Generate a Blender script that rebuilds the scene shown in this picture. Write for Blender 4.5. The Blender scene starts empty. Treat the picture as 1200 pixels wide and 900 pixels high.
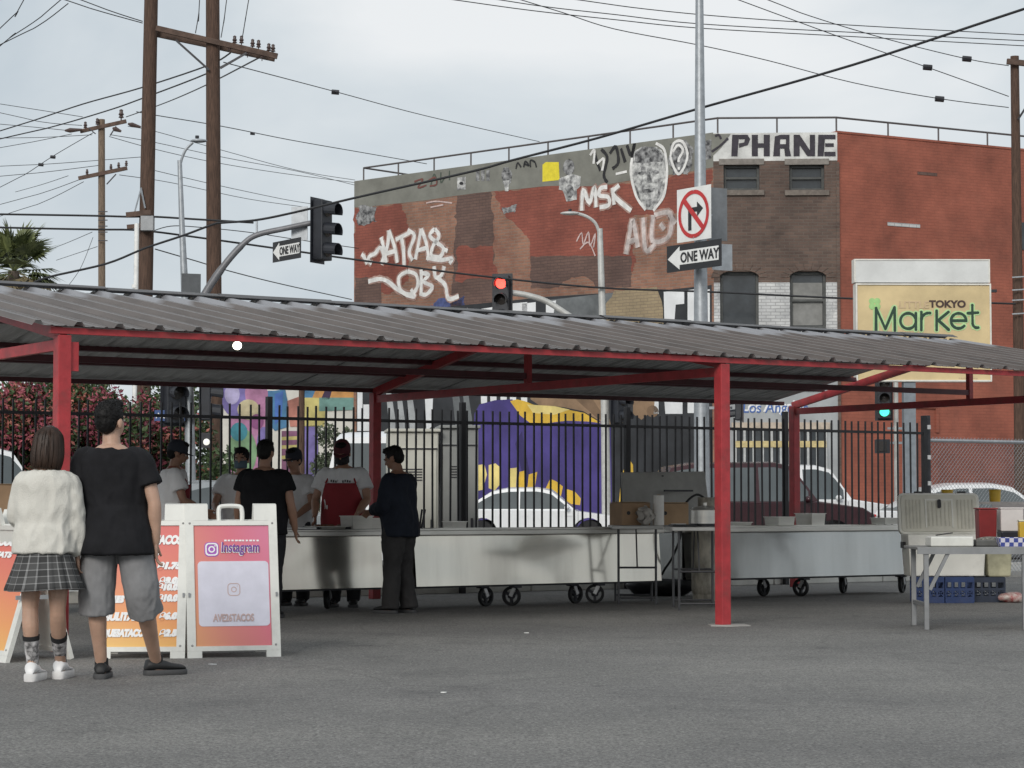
import bpy, bmesh, math, random
from mathutils import Vector, Matrix, noise
R = math.radians
random.seed(7)
SC = bpy.context.scene
COL = SC.collection

# ------------------------------------------------------------------ camera
F = 2669.0            # focal length in photo pixels (1200 x 900), a 77 mm equivalent tele
EYE = Vector((0, 0, 1.13))
PITCH = math.atan(137.0 / F)
cd = bpy.data.cameras.new('camera')
cd.sensor_width = 36; cd.lens = 36 * F / 1200; cd.clip_start = 0.1; cd.clip_end = 3000
cam = bpy.data.objects.new('camera', cd); COL.objects.link(cam)
cam.location = EYE; cam.rotation_euler = (R(90) + PITCH, 0, 0)
SC.camera = cam

# ------------------------------------------------------------------ sky, sun, exposure
SUN_EL, SUN_AZ = 27, 200        # degrees; sun behind the camera's right shoulder, veiled by cloud
world = bpy.data.worlds.new('World'); SC.world = world; world.use_nodes = True
nt = world.node_tree; nt.nodes.clear()
def wn(t, **k):
    n = nt.nodes.new(t)
    for a, b in k.items(): setattr(n, a, b)
    return n
sky = wn('ShaderNodeTexSky', sky_type='NISHITA', sun_disc=False)
sky.sun_elevation = R(SUN_EL); sky.sun_rotation = R(SUN_AZ); sky.air_density = 1.0; sky.dust_density = 3.0
b1 = wn('ShaderNodeBackground'); b1.inputs[1].default_value = 0.07
nt.links.new(sky.outputs[0], b1.inputs[0])
tc = wn('ShaderNodeTexCoord'); mp = wn('ShaderNodeMapping'); mp.inputs['Scale'].default_value = (1.0, 1.0, 2.0)
nt.links.new(tc.outputs['Generated'], mp.inputs[0])
n1 = wn('ShaderNodeTexNoise'); n1.inputs['Scale'].default_value = 3.4; n1.inputs['Detail'].default_value = 6; n1.inputs['Roughness'].default_value = .52
n1.inputs['Distortion'].default_value = .35
nt.links.new(mp.outputs[0], n1.inputs['Vector'])
cr = wn('ShaderNodeValToRGB')
cr.color_ramp.elements[0].position = .34; cr.color_ramp.elements[0].color = (.405, .46, .505, 1)
cr.color_ramp.elements[1].position = .66; cr.color_ramp.elements[1].color = (.66, .675, .685, 1)
e = cr.color_ramp.elements.new(.5); e.color = (.53, .57, .597, 1)
nt.links.new(n1.outputs['Fac'], cr.inputs[0])
b2 = wn('ShaderNodeBackground'); b2.inputs[1].default_value = 1.0
nt.links.new(cr.outputs[0], b2.inputs[0])
mx = wn('ShaderNodeMixShader'); mx.inputs[0].default_value = .94
nt.links.new(b1.outputs[0], mx.inputs[1]); nt.links.new(b2.outputs[0], mx.inputs[2])
wo = wn('ShaderNodeOutputWorld'); nt.links.new(mx.outputs[0], wo.inputs[0])
sl = bpy.data.lights.new('sun', 'SUN'); sl.energy = 1.5; sl.angle = R(22); sl.color = (1, .965, .91)
so = bpy.data.objects.new('sun', sl); COL.objects.link(so)
az = R(SUN_AZ)
sdir = Vector((math.sin(az) * math.cos(R(SUN_EL)), math.cos(az) * math.cos(R(SUN_EL)), math.sin(R(SUN_EL))))
so.rotation_euler = sdir.to_track_quat('Z', 'Y').to_euler(); so.location = sdir * 50
vs = SC.view_settings
vs.view_transform = 'Standard'; vs.look = 'None'; vs.gamma = 1; vs.use_curve_mapping = False; vs.exposure = 0.40
SC.cycles.use_denoising = True
SC.cycles.max_bounces = 8; SC.cycles.diffuse_bounces = 4; SC.cycles.transparent_max_bounces = 12

# ------------------------------------------------------------------ pixel -> place
CP, SP = math.cos(PITCH), math.sin(PITCH)
def ray(px, py):
    vx, vy = (px - 600) / F, -(py - 450) / F
    return Vector((vx, CP - vy * SP, SP + vy * CP))
def AT(px, py, Y):
    d = ray(px, py); return EYE + d * (Y / d.y)
def G(px, py, z=0.0):
    d = ray(px, py); return EYE + d * ((z - EYE.z) / d.z)
TH = math.atan2(F, 3900.0)                   # direction of the canopy's eaves, read from its rib spacing
EX = Vector((math.cos(TH), math.sin(TH), 0)); NY = Vector((-math.sin(TH), math.cos(TH), 0))
def LN(px, c, z=0.0):                        # the point at pixel column px on the vertical plane NY.p = c
    u = (px - 600) / F
    Y = c / (NY.y + NY.x * u); return Vector((u * Y, Y, z))
def HZ(py, Y): return AT(600, py, Y).z       # height seen at row py at distance Y

# ------------------------------------------------------------------ materials
MATS = {}
def mat(name, col, rough=.6, metal=0.0, var=.12, scale=8.0, bump=.0, bscale=40.0, col2=None, spec=.5, emit=None, estr=0.0, alpha=None, stretch=(1, 1, 1), dirt=0.0, detail=6):
    if name in MATS: return MATS[name]
    m = bpy.data.materials.new(name); m.use_nodes = True; MATS[name] = m
    t = m.node_tree; p = t.nodes['Principled BSDF']
    p.inputs['Roughness'].default_value = rough; p.inputs['Metallic'].default_value = metal
    p.inputs['Specular IOR Level'].default_value = spec
    c = tuple(col) + (1,)
    tcn = t.nodes.new('ShaderNodeTexCoord'); mpn = t.nodes.new('ShaderNodeMapping'); mpn.inputs['Scale'].default_value = stretch
    t.links.new(tcn.outputs['Object'], mpn.inputs[0])
    nz = t.nodes.new('ShaderNodeTexNoise'); nz.inputs['Scale'].default_value = scale; nz.inputs['Detail'].default_value = detail; nz.inputs['Roughness'].default_value = .6
    t.links.new(mpn.outputs[0], nz.inputs['Vector'])
    rp = t.nodes.new('ShaderNodeValToRGB')
    a = tuple(max(0, x * (1 - var)) for x in col) + (1,)
    b = (tuple(min(1, x * (1 + var)) for x in col) if col2 is None else tuple(col2)) + (1,)
    rp.color_ramp.elements[0].position = .36; rp.color_ramp.elements[0].color = a
    rp.color_ramp.elements[1].position = .66; rp.color_ramp.elements[1].color = b
    t.links.new(nz.outputs['Fac'], rp.inputs[0])
    out = rp.outputs[0]
    if dirt > 0:
        n2 = t.nodes.new('ShaderNodeTexNoise'); n2.inputs['Scale'].default_value = scale * .35; n2.inputs['Detail'].default_value = 9; n2.inputs['Roughness'].default_value = .72
        t.links.new(mpn.outputs[0], n2.inputs['Vector'])
        r2 = t.nodes.new('ShaderNodeValToRGB'); r2.color_ramp.elements[0].position = .5; r2.color_ramp.elements[1].position = .72
        r2.color_ramp.elements[0].color = (0, 0, 0, 1); r2.color_ramp.elements[1].color = (dirt, dirt, dirt, 1)
        t.links.new(n2.outputs['Fac'], r2.inputs[0])
        mxn = t.nodes.new('ShaderNodeMixRGB'); mxn.inputs[2].default_value = (.07, .06, .05, 1)
        t.links.new(r2.outputs[0], mxn.inputs[0]); t.links.new(out, mxn.inputs[1]); out = mxn.outputs[0]
    t.links.new(out, p.inputs['Base Color'])
    if bump > 0:
        nb = t.nodes.new('ShaderNodeTexNoise'); nb.inputs['Scale'].default_value = bscale; nb.inputs['Detail'].default_value = 5
        t.links.new(mpn.outputs[0], nb.inputs['Vector'])
        bp = t.nodes.new('ShaderNodeBump'); bp.inputs['Strength'].default_value = bump; bp.inputs['Distance'].default_value = .02
        t.links.new(nb.outputs['Fac'], bp.inputs['Height']); t.links.new(bp.outputs[0], p.inputs['Normal'])
    if emit is not None:
        p.inputs['Emission Color'].default_value = tuple(emit) + (1,); p.inputs['Emission Strength'].default_value = estr
    if alpha is not None: p.inputs['Alpha'].default_value = alpha
    return m

def brick_mat(name, c1, c2, mortar, bump=.5, wash=None, lo=.52, hi=.62, wscale=.55):
    m = bpy.data.materials.new(name); m.use_nodes = True; t = m.node_tree; p = t.nodes['Principled BSDF']
    p.inputs['Roughness'].default_value = .88
    tcn = t.nodes.new('ShaderNodeTexCoord')
    bt = t.nodes.new('ShaderNodeTexBrick'); bt.inputs['Scale'].default_value = 1; bt.inputs['Brick Width'].default_value = .25
    bt.inputs['Row Height'].default_value = .085; bt.inputs['Mortar Size'].default_value = .011; bt.inputs['Mortar Smooth'].default_value = .3
    bt.inputs['Color1'].default_value = c1 + (1,); bt.inputs['Color2'].default_value = c2 + (1,); bt.inputs['Mortar'].default_value = mortar + (1,)
    t.links.new(tcn.outputs['Object'], bt.inputs['Vector'])
    nz = t.nodes.new('ShaderNodeTexNoise'); nz.inputs['Scale'].default_value = .8; nz.inputs['Detail'].default_value = 9; nz.inputs['Roughness'].default_value = .65
    t.links.new(tcn.outputs['Object'], nz.inputs['Vector'])
    rp = t.nodes.new('ShaderNodeValToRGB'); rp.color_ramp.elements[0].position = .3; rp.color_ramp.elements[0].color = (.62, .62, .62, 1)
    rp.color_ramp.elements[1].position = .7; rp.color_ramp.elements[1].color = (1.2, 1.18, 1.15, 1)
    t.links.new(nz.outputs['Fac'], rp.inputs[0])
    src = bt.outputs['Color']
    if wash is not None:                     # worn-through or over-painted patches with their own ragged shape
        nw = t.nodes.new('ShaderNodeTexNoise'); nw.inputs['Scale'].default_value = wscale; nw.inputs['Detail'].default_value = 10; nw.inputs['Roughness'].default_value = .68; nw.inputs['Distortion'].default_value = .4
        t.links.new(tcn.outputs['Object'], nw.inputs['Vector'])
        rw = t.nodes.new('ShaderNodeValToRGB'); rw.color_ramp.elements[0].position = lo; rw.color_ramp.elements[1].position = hi; rw.color_ramp.elements[1].color = (.85, .85, .85, 1); t.links.new(nw.outputs['Fac'], rw.inputs[0])
        mw = t.nodes.new('ShaderNodeMixRGB'); mw.inputs[2].default_value = wash + (1,); t.links.new(rw.outputs[0], mw.inputs[0]); t.links.new(src, mw.inputs[1]); src = mw.outputs[0]
    ml = t.nodes.new('ShaderNodeMixRGB'); ml.blend_type = 'MULTIPLY'; ml.inputs[0].default_value = 1
    t.links.new(src, ml.inputs[1]); t.links.new(rp.outputs[0], ml.inputs[2])
    t.links.new(ml.outputs[0], p.inputs['Base Color'])
    bp = t.nodes.new('ShaderNodeBump'); bp.inputs['Strength'].default_value = bump; bp.inputs['Distance'].default_value = .02; bp.invert = True
    t.links.new(bt.outputs['Fac'], bp.inputs['Height']); t.links.new(bp.outputs[0], p.inputs['Normal'])
    MATS[name] = m
    return m

# ------------------------------------------------------------------ mesh builders
class MB:
    def __init__(s): s.v = []; s.f = []
    def add(s, vs, fs):
        k = len(s.v); s.v += [Vector(x) for x in vs]; s.f += [tuple(i + k for i in f) for f in fs]; return s
    def box(s, c, size, rot=None):
        c = Vector(c); h = Vector(size) / 2
        vs = [Vector((x * h.x, y * h.y, z * h.z)) for z in (-1, 1) for y in (-1, 1) for x in (-1, 1)]
        if rot is not None: vs = [rot @ q for q in vs]
        return s.add([c + q for q in vs], [(0, 2, 3, 1), (4, 5, 7, 6), (0, 1, 5, 4), (2, 6, 7, 3), (0, 4, 6, 2), (1, 3, 7, 5)])
    def bar(s, a, b, w, h, up=(0, 0, 1)):
        a, b, up = Vector(a), Vector(b), Vector(up)
        d = (b - a).normalized(); x = d.cross(up)
        if x.length < 1e-4: x = d.cross(Vector((1, 0, 0)))
        x.normalize(); z = x.cross(d)
        vs = [p + x * (i * w / 2) + z * (j * h / 2) for p in (a, b) for (i, j) in ((-1, -1), (1, -1), (1, 1), (-1, 1))]
        return s.add(vs, [(3, 2, 1, 0), (4, 5, 6, 7), (0, 1, 5, 4), (1, 2, 6, 5), (2, 3, 7, 6), (3, 0, 4, 7)])
    def tube(s, pts, r, n=8, cap=True, flat=None):
        pts = [Vector(p) for p in pts]; rs = r if isinstance(r, (list, tuple)) else [r] * len(pts)
        rings = []; prev = None
        for i, p in enumerate(pts):
            d = (pts[min(i + 1, len(pts) - 1)] - pts[max(i - 1, 0)])
            d = d.normalized() if d.length > 1e-9 else Vector((0, 0, 1))
            if prev is None:
                x = d.cross(Vector((0, 0, 1)))
                if x.length < .05: x = d.cross(Vector((0, 1, 0)))
            else:
                x = prev - d * prev.dot(d)
            x.normalize(); y = d.cross(x); prev = x
            rr = rs[i]; ra, rb = (rr, rr) if not isinstance(rr, (tuple, list)) else rr
            rings.append([p + x * (ra * math.cos(2 * math.pi * k / n)) + y * (rb * math.sin(2 * math.pi * k / n)) for k in range(n)])
        return s.rings(rings, cap)
    def rings(s, rings, cap=True):
        n = len(rings[0]); vs = [q for r_ in rings for q in r_]; fs = []
        for i in range(len(rings) - 1):
            for k in range(n):
                a, b = i * n + k, i * n + (k + 1) % n
                fs.append((a, b, b + n, a + n))
        if cap:
            fs.append(tuple(range(n))[::-1]); fs.append(tuple(range((len(rings) - 1) * n, len(rings) * n)))
        return s.add(vs, fs)
    def lathe(s, prof, c=(0, 0, 0), n=24, axis='z', cap=True):
        c = Vector(c); rings = []
        for r_, z in prof:
            ring = []
            for k in range(n):
                a = 2 * math.pi * k / n; x, y = r_ * math.cos(a), r_ * math.sin(a)
                ring.append(c + (Vector((x, y, z)) if axis == 'z' else Vector((z, x, y)) if axis == 'x' else Vector((y, z, x))))
            rings.append(ring)
        return s.rings(rings, cap)
    def ell(s, c, r, n=14, m=9, rot=None):
        c = Vector(c); rings = []
        for i in range(m + 1):
            t = math.pi * (i + .02) / (m + .04) - math.pi / 2
            ring = []
            for k in range(n):
                a = 2 * math.pi * k / n
                q = Vector((r[0] * math.cos(t) * math.cos(a), r[1] * math.cos(t) * math.sin(a), r[2] * math.sin(t)))
                if rot is not None: q = rot @ q
                ring.append(c + q)
            rings.append(ring)
        return s.rings(rings)
    def prism(s, poly, fr, d0, d1):          # polygon (u,v) in frame fr, from depth d0 to d1 along w
        n = len(poly)
        ar = sum(poly[i][0] * poly[(i + 1) % n][1] - poly[(i + 1) % n][0] * poly[i][1] for i in range(n))
        if ar < 0: poly = poly[::-1]
        vs = [fr.p(u, v, d0) for u, v in poly] + [fr.p(u, v, d1) for u, v in poly]
        fs = [tuple(range(n))[::-1], tuple(range(n, 2 * n))] + [(i, (i + 1) % n, (i + 1) % n + n, i + n) for i in range(n)]
        return s.add(vs, fs)
    def mesh(s, name='mesh'):
        me = bpy.data.meshes.new(name); me.from_pydata([tuple(q) for q in s.v], [], s.f); me.update(); return me
    def build(s, name, m, parent=None, smooth=False, world=False, bevel=0.0, seg=2):
        if world and parent is not None:
            inv = wmat(parent).inverted(); s.v = [inv @ q for q in s.v]
        me = s.mesh(name)
        bm = bmesh.new(); bm.from_mesh(me)
        bmesh.ops.recalc_face_normals(bm, faces=bm.faces)
        if bevel > 0: bmesh.ops.bevel(bm, geom=[ed for ed in bm.edges if ed.is_manifold and ed.calc_face_angle(0) > .5], offset=bevel, segments=seg, affect='EDGES', profile=.5)
        bm.to_mesh(me); bm.free()
        return link(name, me, m, parent, smooth)
def wmat(o):
    m = o.matrix_basis.copy()
    return wmat(o.parent) @ m if o.parent else m
def link(name, me, m, parent=None, smooth=False, loc=None, rot=None):
    o = bpy.data.objects.new(name, me); COL.objects.link(o)
    if m is not None and not me.materials:
        for q in (m if isinstance(m, (list, tuple)) else [m]): me.materials.append(q)
    if smooth:
        me.polygons.foreach_set('use_smooth', [True] * len(me.polygons))
        if smooth != True: me.set_sharp_from_angle(angle=R(smooth))
    if parent: o.parent = parent
    if loc is not None: o.location = loc
    if rot is not None: o.rotation_euler = rot
    return o
class FR:                                    # a frame: origin, u along, v up, w outward
    def __init__(s, o, u, v=(0, 0, 1), w=None):
        s.o = Vector(o); s.u = Vector(u).normalized(); s.v = Vector(v).normalized(); s.w = Vector(w).normalized() if w is not None else s.u.cross(s.v)
    def p(s, a, b, c=0): return s.o + s.u * a + s.v * b + s.w * c
    def hit(s, px, py):
        d = ray(px, py); t = (s.o - EYE).dot(s.w) / d.dot(s.w); q = EYE + d * t - s.o
        return q.dot(s.u), q.dot(s.v)
def tag(o, label, cat, group=None):
    o['label'] = label; o['category'] = cat
    if group: o['group'] = group
    return o
def thing(name, label, cat, loc=(0, 0, 0), rotz=0.0, group=None):
    o = bpy.data.objects.new(name, None); COL.objects.link(o); o.empty_display_size = .1
    o.location = loc; o.rotation_euler = (0, 0, rotz); return tag(o, label, cat, group)
def struct(o): o['kind'] = 'structure'; return o
def copy_tree(o, parent=None):
    c = o.copy(); COL.objects.link(c); c.parent = parent
    for ch in list(o.children): copy_tree(ch, c)
    return c
def text(s, size, fr, m, parent, name='lettering', align='LEFT', depth=.004, bold=0.0, shear=0.0, sx=1.0, world=True, lift=.003, spacing=1.0):
    cu = bpy.data.curves.new('text', 'FONT'); cu.body = s; cu.size = size; cu.align_x = align; cu.extrude = depth / 2
    cu.offset = bold; cu.shear = shear; cu.space_character = spacing; cu.resolution_u = 4
    tmp = bpy.data.objects.new('text', cu); COL.objects.link(tmp)
    me = bpy.data.meshes.new_from_object(tmp.evaluated_get(bpy.context.evaluated_depsgraph_get()))
    bpy.data.objects.remove(tmp)
    inv = wmat(parent).inverted() if (parent and world) else Matrix.Identity(4)
    for q in me.vertices: q.co = inv @ fr.p(q.co.x * sx, q.co.y, q.co.z + depth / 2 + lift)
    me.materials.clear()
    return link(name, me, m, parent)
def ribbon(mb, pts, w, fr, d0, d1):          # a painted stroke of width w on frame fr
    pts = [Vector(p) for p in pts]; L = []; Rr = []
    for i, p in enumerate(pts):
        d = pts[min(i + 1, len(pts) - 1)] - pts[max(i - 1, 0)]; d.normalize(); nrm = Vector((-d.y, d.x))
        ww = w[i] if isinstance(w, (list, tuple)) else w
        ww *= random.uniform(.85, 1.15)
        L.append(p + nrm * ww / 2); Rr.append(p - nrm * ww / 2)
    n = len(pts); vs = [fr.p(q.x, q.y, d1) for q in L] + [fr.p(q.x, q.y, d1) for q in Rr] + [fr.p(q.x, q.y, d0) for q in L] + [fr.p(q.x, q.y, d0) for q in Rr]
    fs = []
    for i in range(n - 1):
        fs += [(i, i + 1, n + i + 1, n + i), (2 * n + i, 3 * n + i, 3 * n + i + 1, 2 * n + i + 1), (i, 2 * n + i, 2 * n + i + 1, i + 1), (n + i, n + i + 1, 3 * n + i + 1, 3 * n + i)]
    fs += [(0, n, 3 * n, 2 * n), (n - 1, 3 * n - 1, 4 * n - 1, 2 * n - 1)]
    return mb.add(vs, fs)
def bez(pts, k=6):                           # smooth a polyline (Catmull-Rom)
    pts = [Vector(p) for p in pts]; out = []
    for i in range(len(pts) - 1):
        p0, p1, p2, p3 = pts[max(i - 1, 0)], pts[i], pts[i + 1], pts[min(i + 2, len(pts) - 1)]
        for j in range(k):
            t = j / k
            out.append(.5 * ((2 * p1) + (p2 - p0) * t + (2 * p0 - 5 * p1 + 4 * p2 - p3) * t * t + (3 * p1 - p0 - 3 * p2 + p3) * t ** 3))
    return out + [pts[-1]]
def disc(c, r, n=20, ry=None, a0=0, a1=2 * math.pi):
    ry = r if ry is None else ry
    return [(c[0] + r * math.cos(a0 + (a1 - a0) * k / n), c[1] + ry * math.sin(a0 + (a1 - a0) * k / n)) for k in range(n)]

def fit(o, fr, parent, w):
    inv = wmat(parent).inverted(); u = (inv.to_3x3() @ fr.u).normalized(); o0 = inv @ fr.o
    xs = [(v.co - o0).dot(u) for v in o.data.vertices]; k = w / (max(xs) - min(xs)); m0 = min(xs)
    for v in o.data.vertices: x = (v.co - o0).dot(u); v.co += u * ((x - m0) * k + 0 - x)
    return o
# common materials
BLACK = mat('black_paint', (.015, .015, .017), .45, var=.2)
WHITE = mat('white_paint', (.78, .78, .76), .5, var=.06, dirt=.25)
RED = mat('red_oxide_paint', (.37, .034, .040), .5, var=.16, scale=9, dirt=.6, bump=.12, bscale=30)
GALV = mat('galvanised_steel', (.36, .38, .40), .45, .6, var=.12, scale=12)
GREYP = mat('grey_paint', (.30, .31, .32), .5, var=.1)
STEEL = mat('stainless_steel', (.66, .645, .60), .36, .75, var=.08, scale=2.5, stretch=(1, 1, 6))
RUBBER = mat('black_rubber', (.012, .012, .013), .7, var=.2)
DARKMETAL = mat('dark_metal', (.035, .035, .04), .5, .4, var=.2)
WOODP = mat('weathered_pole_wood', (.085, .05, .035), .9, var=.35, scale=6, stretch=(6, 6, .6), bump=.3, bscale=30)
# ================================================================== ground, street, pavements
def sheet(name, pts, z, m):
    mb = MB(); mb.add([(x, y, z) for x, y in pts], [tuple(range(len(pts)))]); o = mb.build(name, m); return struct(o)
def asphalt(name, base, wear, scale=1.0):
    m = bpy.data.materials.new(name); m.use_nodes = True; t = m.node_tree; p = t.nodes['Principled BSDF']
    p.inputs['Roughness'].default_value = .82; p.inputs['Specular IOR Level'].default_value = .4
    tcn = t.nodes.new('ShaderNodeTexCoord')
    def nz(s, d, r, st=(1, 1, 1)):
        mpn = t.nodes.new('ShaderNodeMapping'); mpn.inputs['Scale'].default_value = st; t.links.new(tcn.outputs['Object'], mpn.inputs[0])
        n = t.nodes.new('ShaderNodeTexNoise'); n.inputs['Scale'].default_value = s; n.inputs['Detail'].default_value = d; n.inputs['Roughness'].default_value = r
        t.links.new(mpn.outputs[0], n.inputs['Vector']); return n.outputs['Fac']
    def ramp(f, p0, c0, p1, c1):
        r = t.nodes.new('ShaderNodeValToRGB'); r.color_ramp.elements[0].position = p0; r.color_ramp.elements[1].position = p1
        r.color_ramp.elements[0].color = tuple(c0) + (1,); r.color_ramp.elements[1].color = tuple(c1) + (1,); t.links.new(f, r.inputs[0]); return r.outputs[0]
    def mul(a, b):
        n = t.nodes.new('ShaderNodeMixRGB'); n.blend_type = 'MULTIPLY'; n.inputs[0].default_value = 1; t.links.new(a, n.inputs[1]); t.links.new(b, n.inputs[2]); return n.outputs[0]
    g = mul(ramp(nz(52, 4, .85), .38, (.40, .40, .405), .62, (1.72, 1.70, 1.66)), ramp(nz(14, 6, .75), .35, (.76, .76, .76), .65, (1.2, 1.2, 1.19)))
    big = ramp(nz(.45, 8, .62, (1, .8, 1)), .33, base, .68, wear)
    st = ramp(nz(1.3, 7, .65), .30, (.80, .80, .81), .46, (1.03, 1.03, 1.03))
    lane = ramp(nz(.35, 4, .5, (.5, 1.2, 1)), .35, (.92, .92, .93), .62, (1.06, 1.06, 1.05))
    # hairline cracks, oil drips and scuffs
    mpc = t.nodes.new('ShaderNodeMapping'); mpc.inputs['Scale'].default_value = (.42, .30, 1); t.links.new(tcn.outputs['Object'], mpc.inputs[0])
    dn = t.nodes.new('ShaderNodeTexNoise'); dn.inputs['Scale'].default_value = 2.2; dn.inputs['Detail'].default_value = 6; t.links.new(mpc.outputs[0], dn.inputs['Vector'])
    mv = t.nodes.new('ShaderNodeMixRGB'); mv.inputs[0].default_value = .22; t.links.new(mpc.outputs[0], mv.inputs[1]); t.links.new(dn.outputs['Color'], mv.inputs[2])
    vo = t.nodes.new('ShaderNodeTexVoronoi'); vo.feature = 'DISTANCE_TO_EDGE'; vo.inputs['Scale'].default_value = .9; t.links.new(mv.outputs[0], vo.inputs['Vector'])
    crk = ramp(vo.outputs['Distance'], .002, (.86, .86, .86), .007, (1, 1, 1))
    spots = ramp(nz(3.1, 2, .5), .25, (.72, .72, .73), .33, (1, 1, 1))
    pale = ramp(nz(6.5, 3, .6), .69, (1, 1, 1), .75, (1.22, 1.21, 1.19))
    c = mul(mul(mul(mul(mul(mul(big, g), st), lane), crk), spots), pale); t.links.new(c, p.inputs['Base Color'])
    bp = t.nodes.new('ShaderNodeBump'); bp.inputs['Strength'].default_value = .55; bp.inputs['Distance'].default_value = .012
    t.links.new(nz(120, 3, .7), bp.inputs['Height']); t.links.new(bp.outputs[0], p.inputs['Normal'])
    return m
LOT = asphalt('asphalt_lot', (.140, .138, .135), (.195, .191, .184))
ROADM = asphalt('asphalt_street', (.07, .07, .072), (.10, .10, .098))
CONC = mat('concrete', (.36, .35, .33), .85, var=.14, scale=3, bump=.2, dirt=.3)
sheet('ground', [(-900, -60), (900, -60), (900, 1400), (-900, 1400)], 0, LOT)
def cn(a, c, z=0): return EX * a + NY * c + Vector((0, 0, z))       # along the eaves a, away c
def strip(name, a0, a1, c0, c1, z, m): return sheet(name, [tuple(cn(a, c).xy) for a, c in ((a0, c0), (a1, c0), (a1, c1), (a0, c1))], z, m)
def slab(name, a0, a1, c0, c1, h, m):
    mb = MB(); fr = FR((0, 0, 0), EX, NY, (0, 0, 1)); mb.prism([(a0, c0), (a1, c0), (a1, c1), (a0, c1)], fr, -.05, h); o = mb.build(name, m, bevel=.015); return struct(o)
slab('pavement_near', -60, 90, 23.75, 26.2, .10, CONC)
strip('road', -200, 300, 26.36, 44.0, .006, ROADM)
slab('kerb_near', -60, 90, 26.21, 26.36, .12, mat('kerb_concrete', (.42, .41, .39), .85, var=.12, dirt=.3))
PAINTW = mat('road_marking_white', (.62, .62, .60), .7, var=.2, scale=20, dirt=.4)
for c in (35.2,):
    for k in range(14):
        o = strip('lane_marking', -20 + k * 6, -17 + k * 6, c, c + .12, .010, PAINTW)
# ================================================================== the market canopy
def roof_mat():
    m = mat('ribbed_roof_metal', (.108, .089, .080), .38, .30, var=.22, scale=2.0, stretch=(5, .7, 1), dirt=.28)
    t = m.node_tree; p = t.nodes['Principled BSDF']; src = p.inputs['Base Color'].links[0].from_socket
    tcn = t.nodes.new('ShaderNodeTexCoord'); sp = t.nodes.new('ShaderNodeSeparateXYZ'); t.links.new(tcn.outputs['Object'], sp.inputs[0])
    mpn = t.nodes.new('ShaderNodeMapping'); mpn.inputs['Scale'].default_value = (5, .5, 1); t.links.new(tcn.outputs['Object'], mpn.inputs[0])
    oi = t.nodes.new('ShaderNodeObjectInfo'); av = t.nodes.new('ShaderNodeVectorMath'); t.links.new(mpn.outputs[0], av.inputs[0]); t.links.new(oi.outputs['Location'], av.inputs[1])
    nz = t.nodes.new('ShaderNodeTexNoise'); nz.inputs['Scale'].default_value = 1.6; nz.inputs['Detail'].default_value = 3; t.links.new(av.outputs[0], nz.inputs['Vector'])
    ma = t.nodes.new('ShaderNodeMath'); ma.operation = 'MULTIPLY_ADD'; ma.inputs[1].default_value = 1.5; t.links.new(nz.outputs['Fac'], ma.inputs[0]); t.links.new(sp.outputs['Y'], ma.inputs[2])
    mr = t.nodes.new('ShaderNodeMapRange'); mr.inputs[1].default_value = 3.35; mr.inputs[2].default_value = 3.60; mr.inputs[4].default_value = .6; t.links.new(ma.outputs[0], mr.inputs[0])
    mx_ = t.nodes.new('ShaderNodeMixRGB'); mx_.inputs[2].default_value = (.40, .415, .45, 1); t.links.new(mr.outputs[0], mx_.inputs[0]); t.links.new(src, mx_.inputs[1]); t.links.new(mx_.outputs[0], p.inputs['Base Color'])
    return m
C_EAVE, C_REAR = 16.08, 22.70
A0 = LN(72, C_EAVE)
SPAN = C_REAR - C_EAVE; BAY = 6.44
EAVE_Z, RIDGE_Z = 2.46, 3.03
can = thing('market_canopy', 'long gabled canopy with dark ribbed metal roof on red steel posts', 'canopy', A0, TH)
PW = .105; SK = .28                        # rear posts stand a little further along than the front ones
REDD = RED
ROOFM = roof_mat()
ROOFU2 = mat('bare_underside_metal', (.46, .47, .47), .55, .1, var=.16, scale=3, stretch=(4, .5, 1), dirt=.3)
ROOFU = ROOFM
for i in range(3):
    for j in (0, 1):
        mb = MB(); top = EAVE_Z - .08
        mb.box((i * BAY + j * SK, j * SPAN, top / 2), (PW, PW, top)); o = mb.build('post', REDD, can, bevel=.006)
    # truss: tie beam, two rafters, king strut
    mb = MB(); mb.bar((i * BAY, 0, 2.31), (i * BAY + SK, SPAN, 2.31), .05, .082); mb.build('tie_beam', REDD, can)
    for a, b in ((-.02, SPAN / 2 - .026), (SPAN + .02, SPAN / 2 + .026)):
        mb = MB(); mb.bar((i * BAY + SK * a / SPAN, a, EAVE_Z - .075), (i * BAY + SK * b / SPAN, b, RIDGE_Z - .075), .055, .092); mb.build('rafter', REDD, can)
    mb = MB(); mb.bar((i * BAY + SK / 2, SPAN / 2, 2.352), (i * BAY + SK / 2, SPAN / 2, RIDGE_Z - .13), .06, .06); mb.build('king_strut', REDD, can)
mb = MB(); mb.box((.085, .0, EAVE_Z - .24), (.07, .06, .22)); mb.build('bracket', REDD, can)
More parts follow.
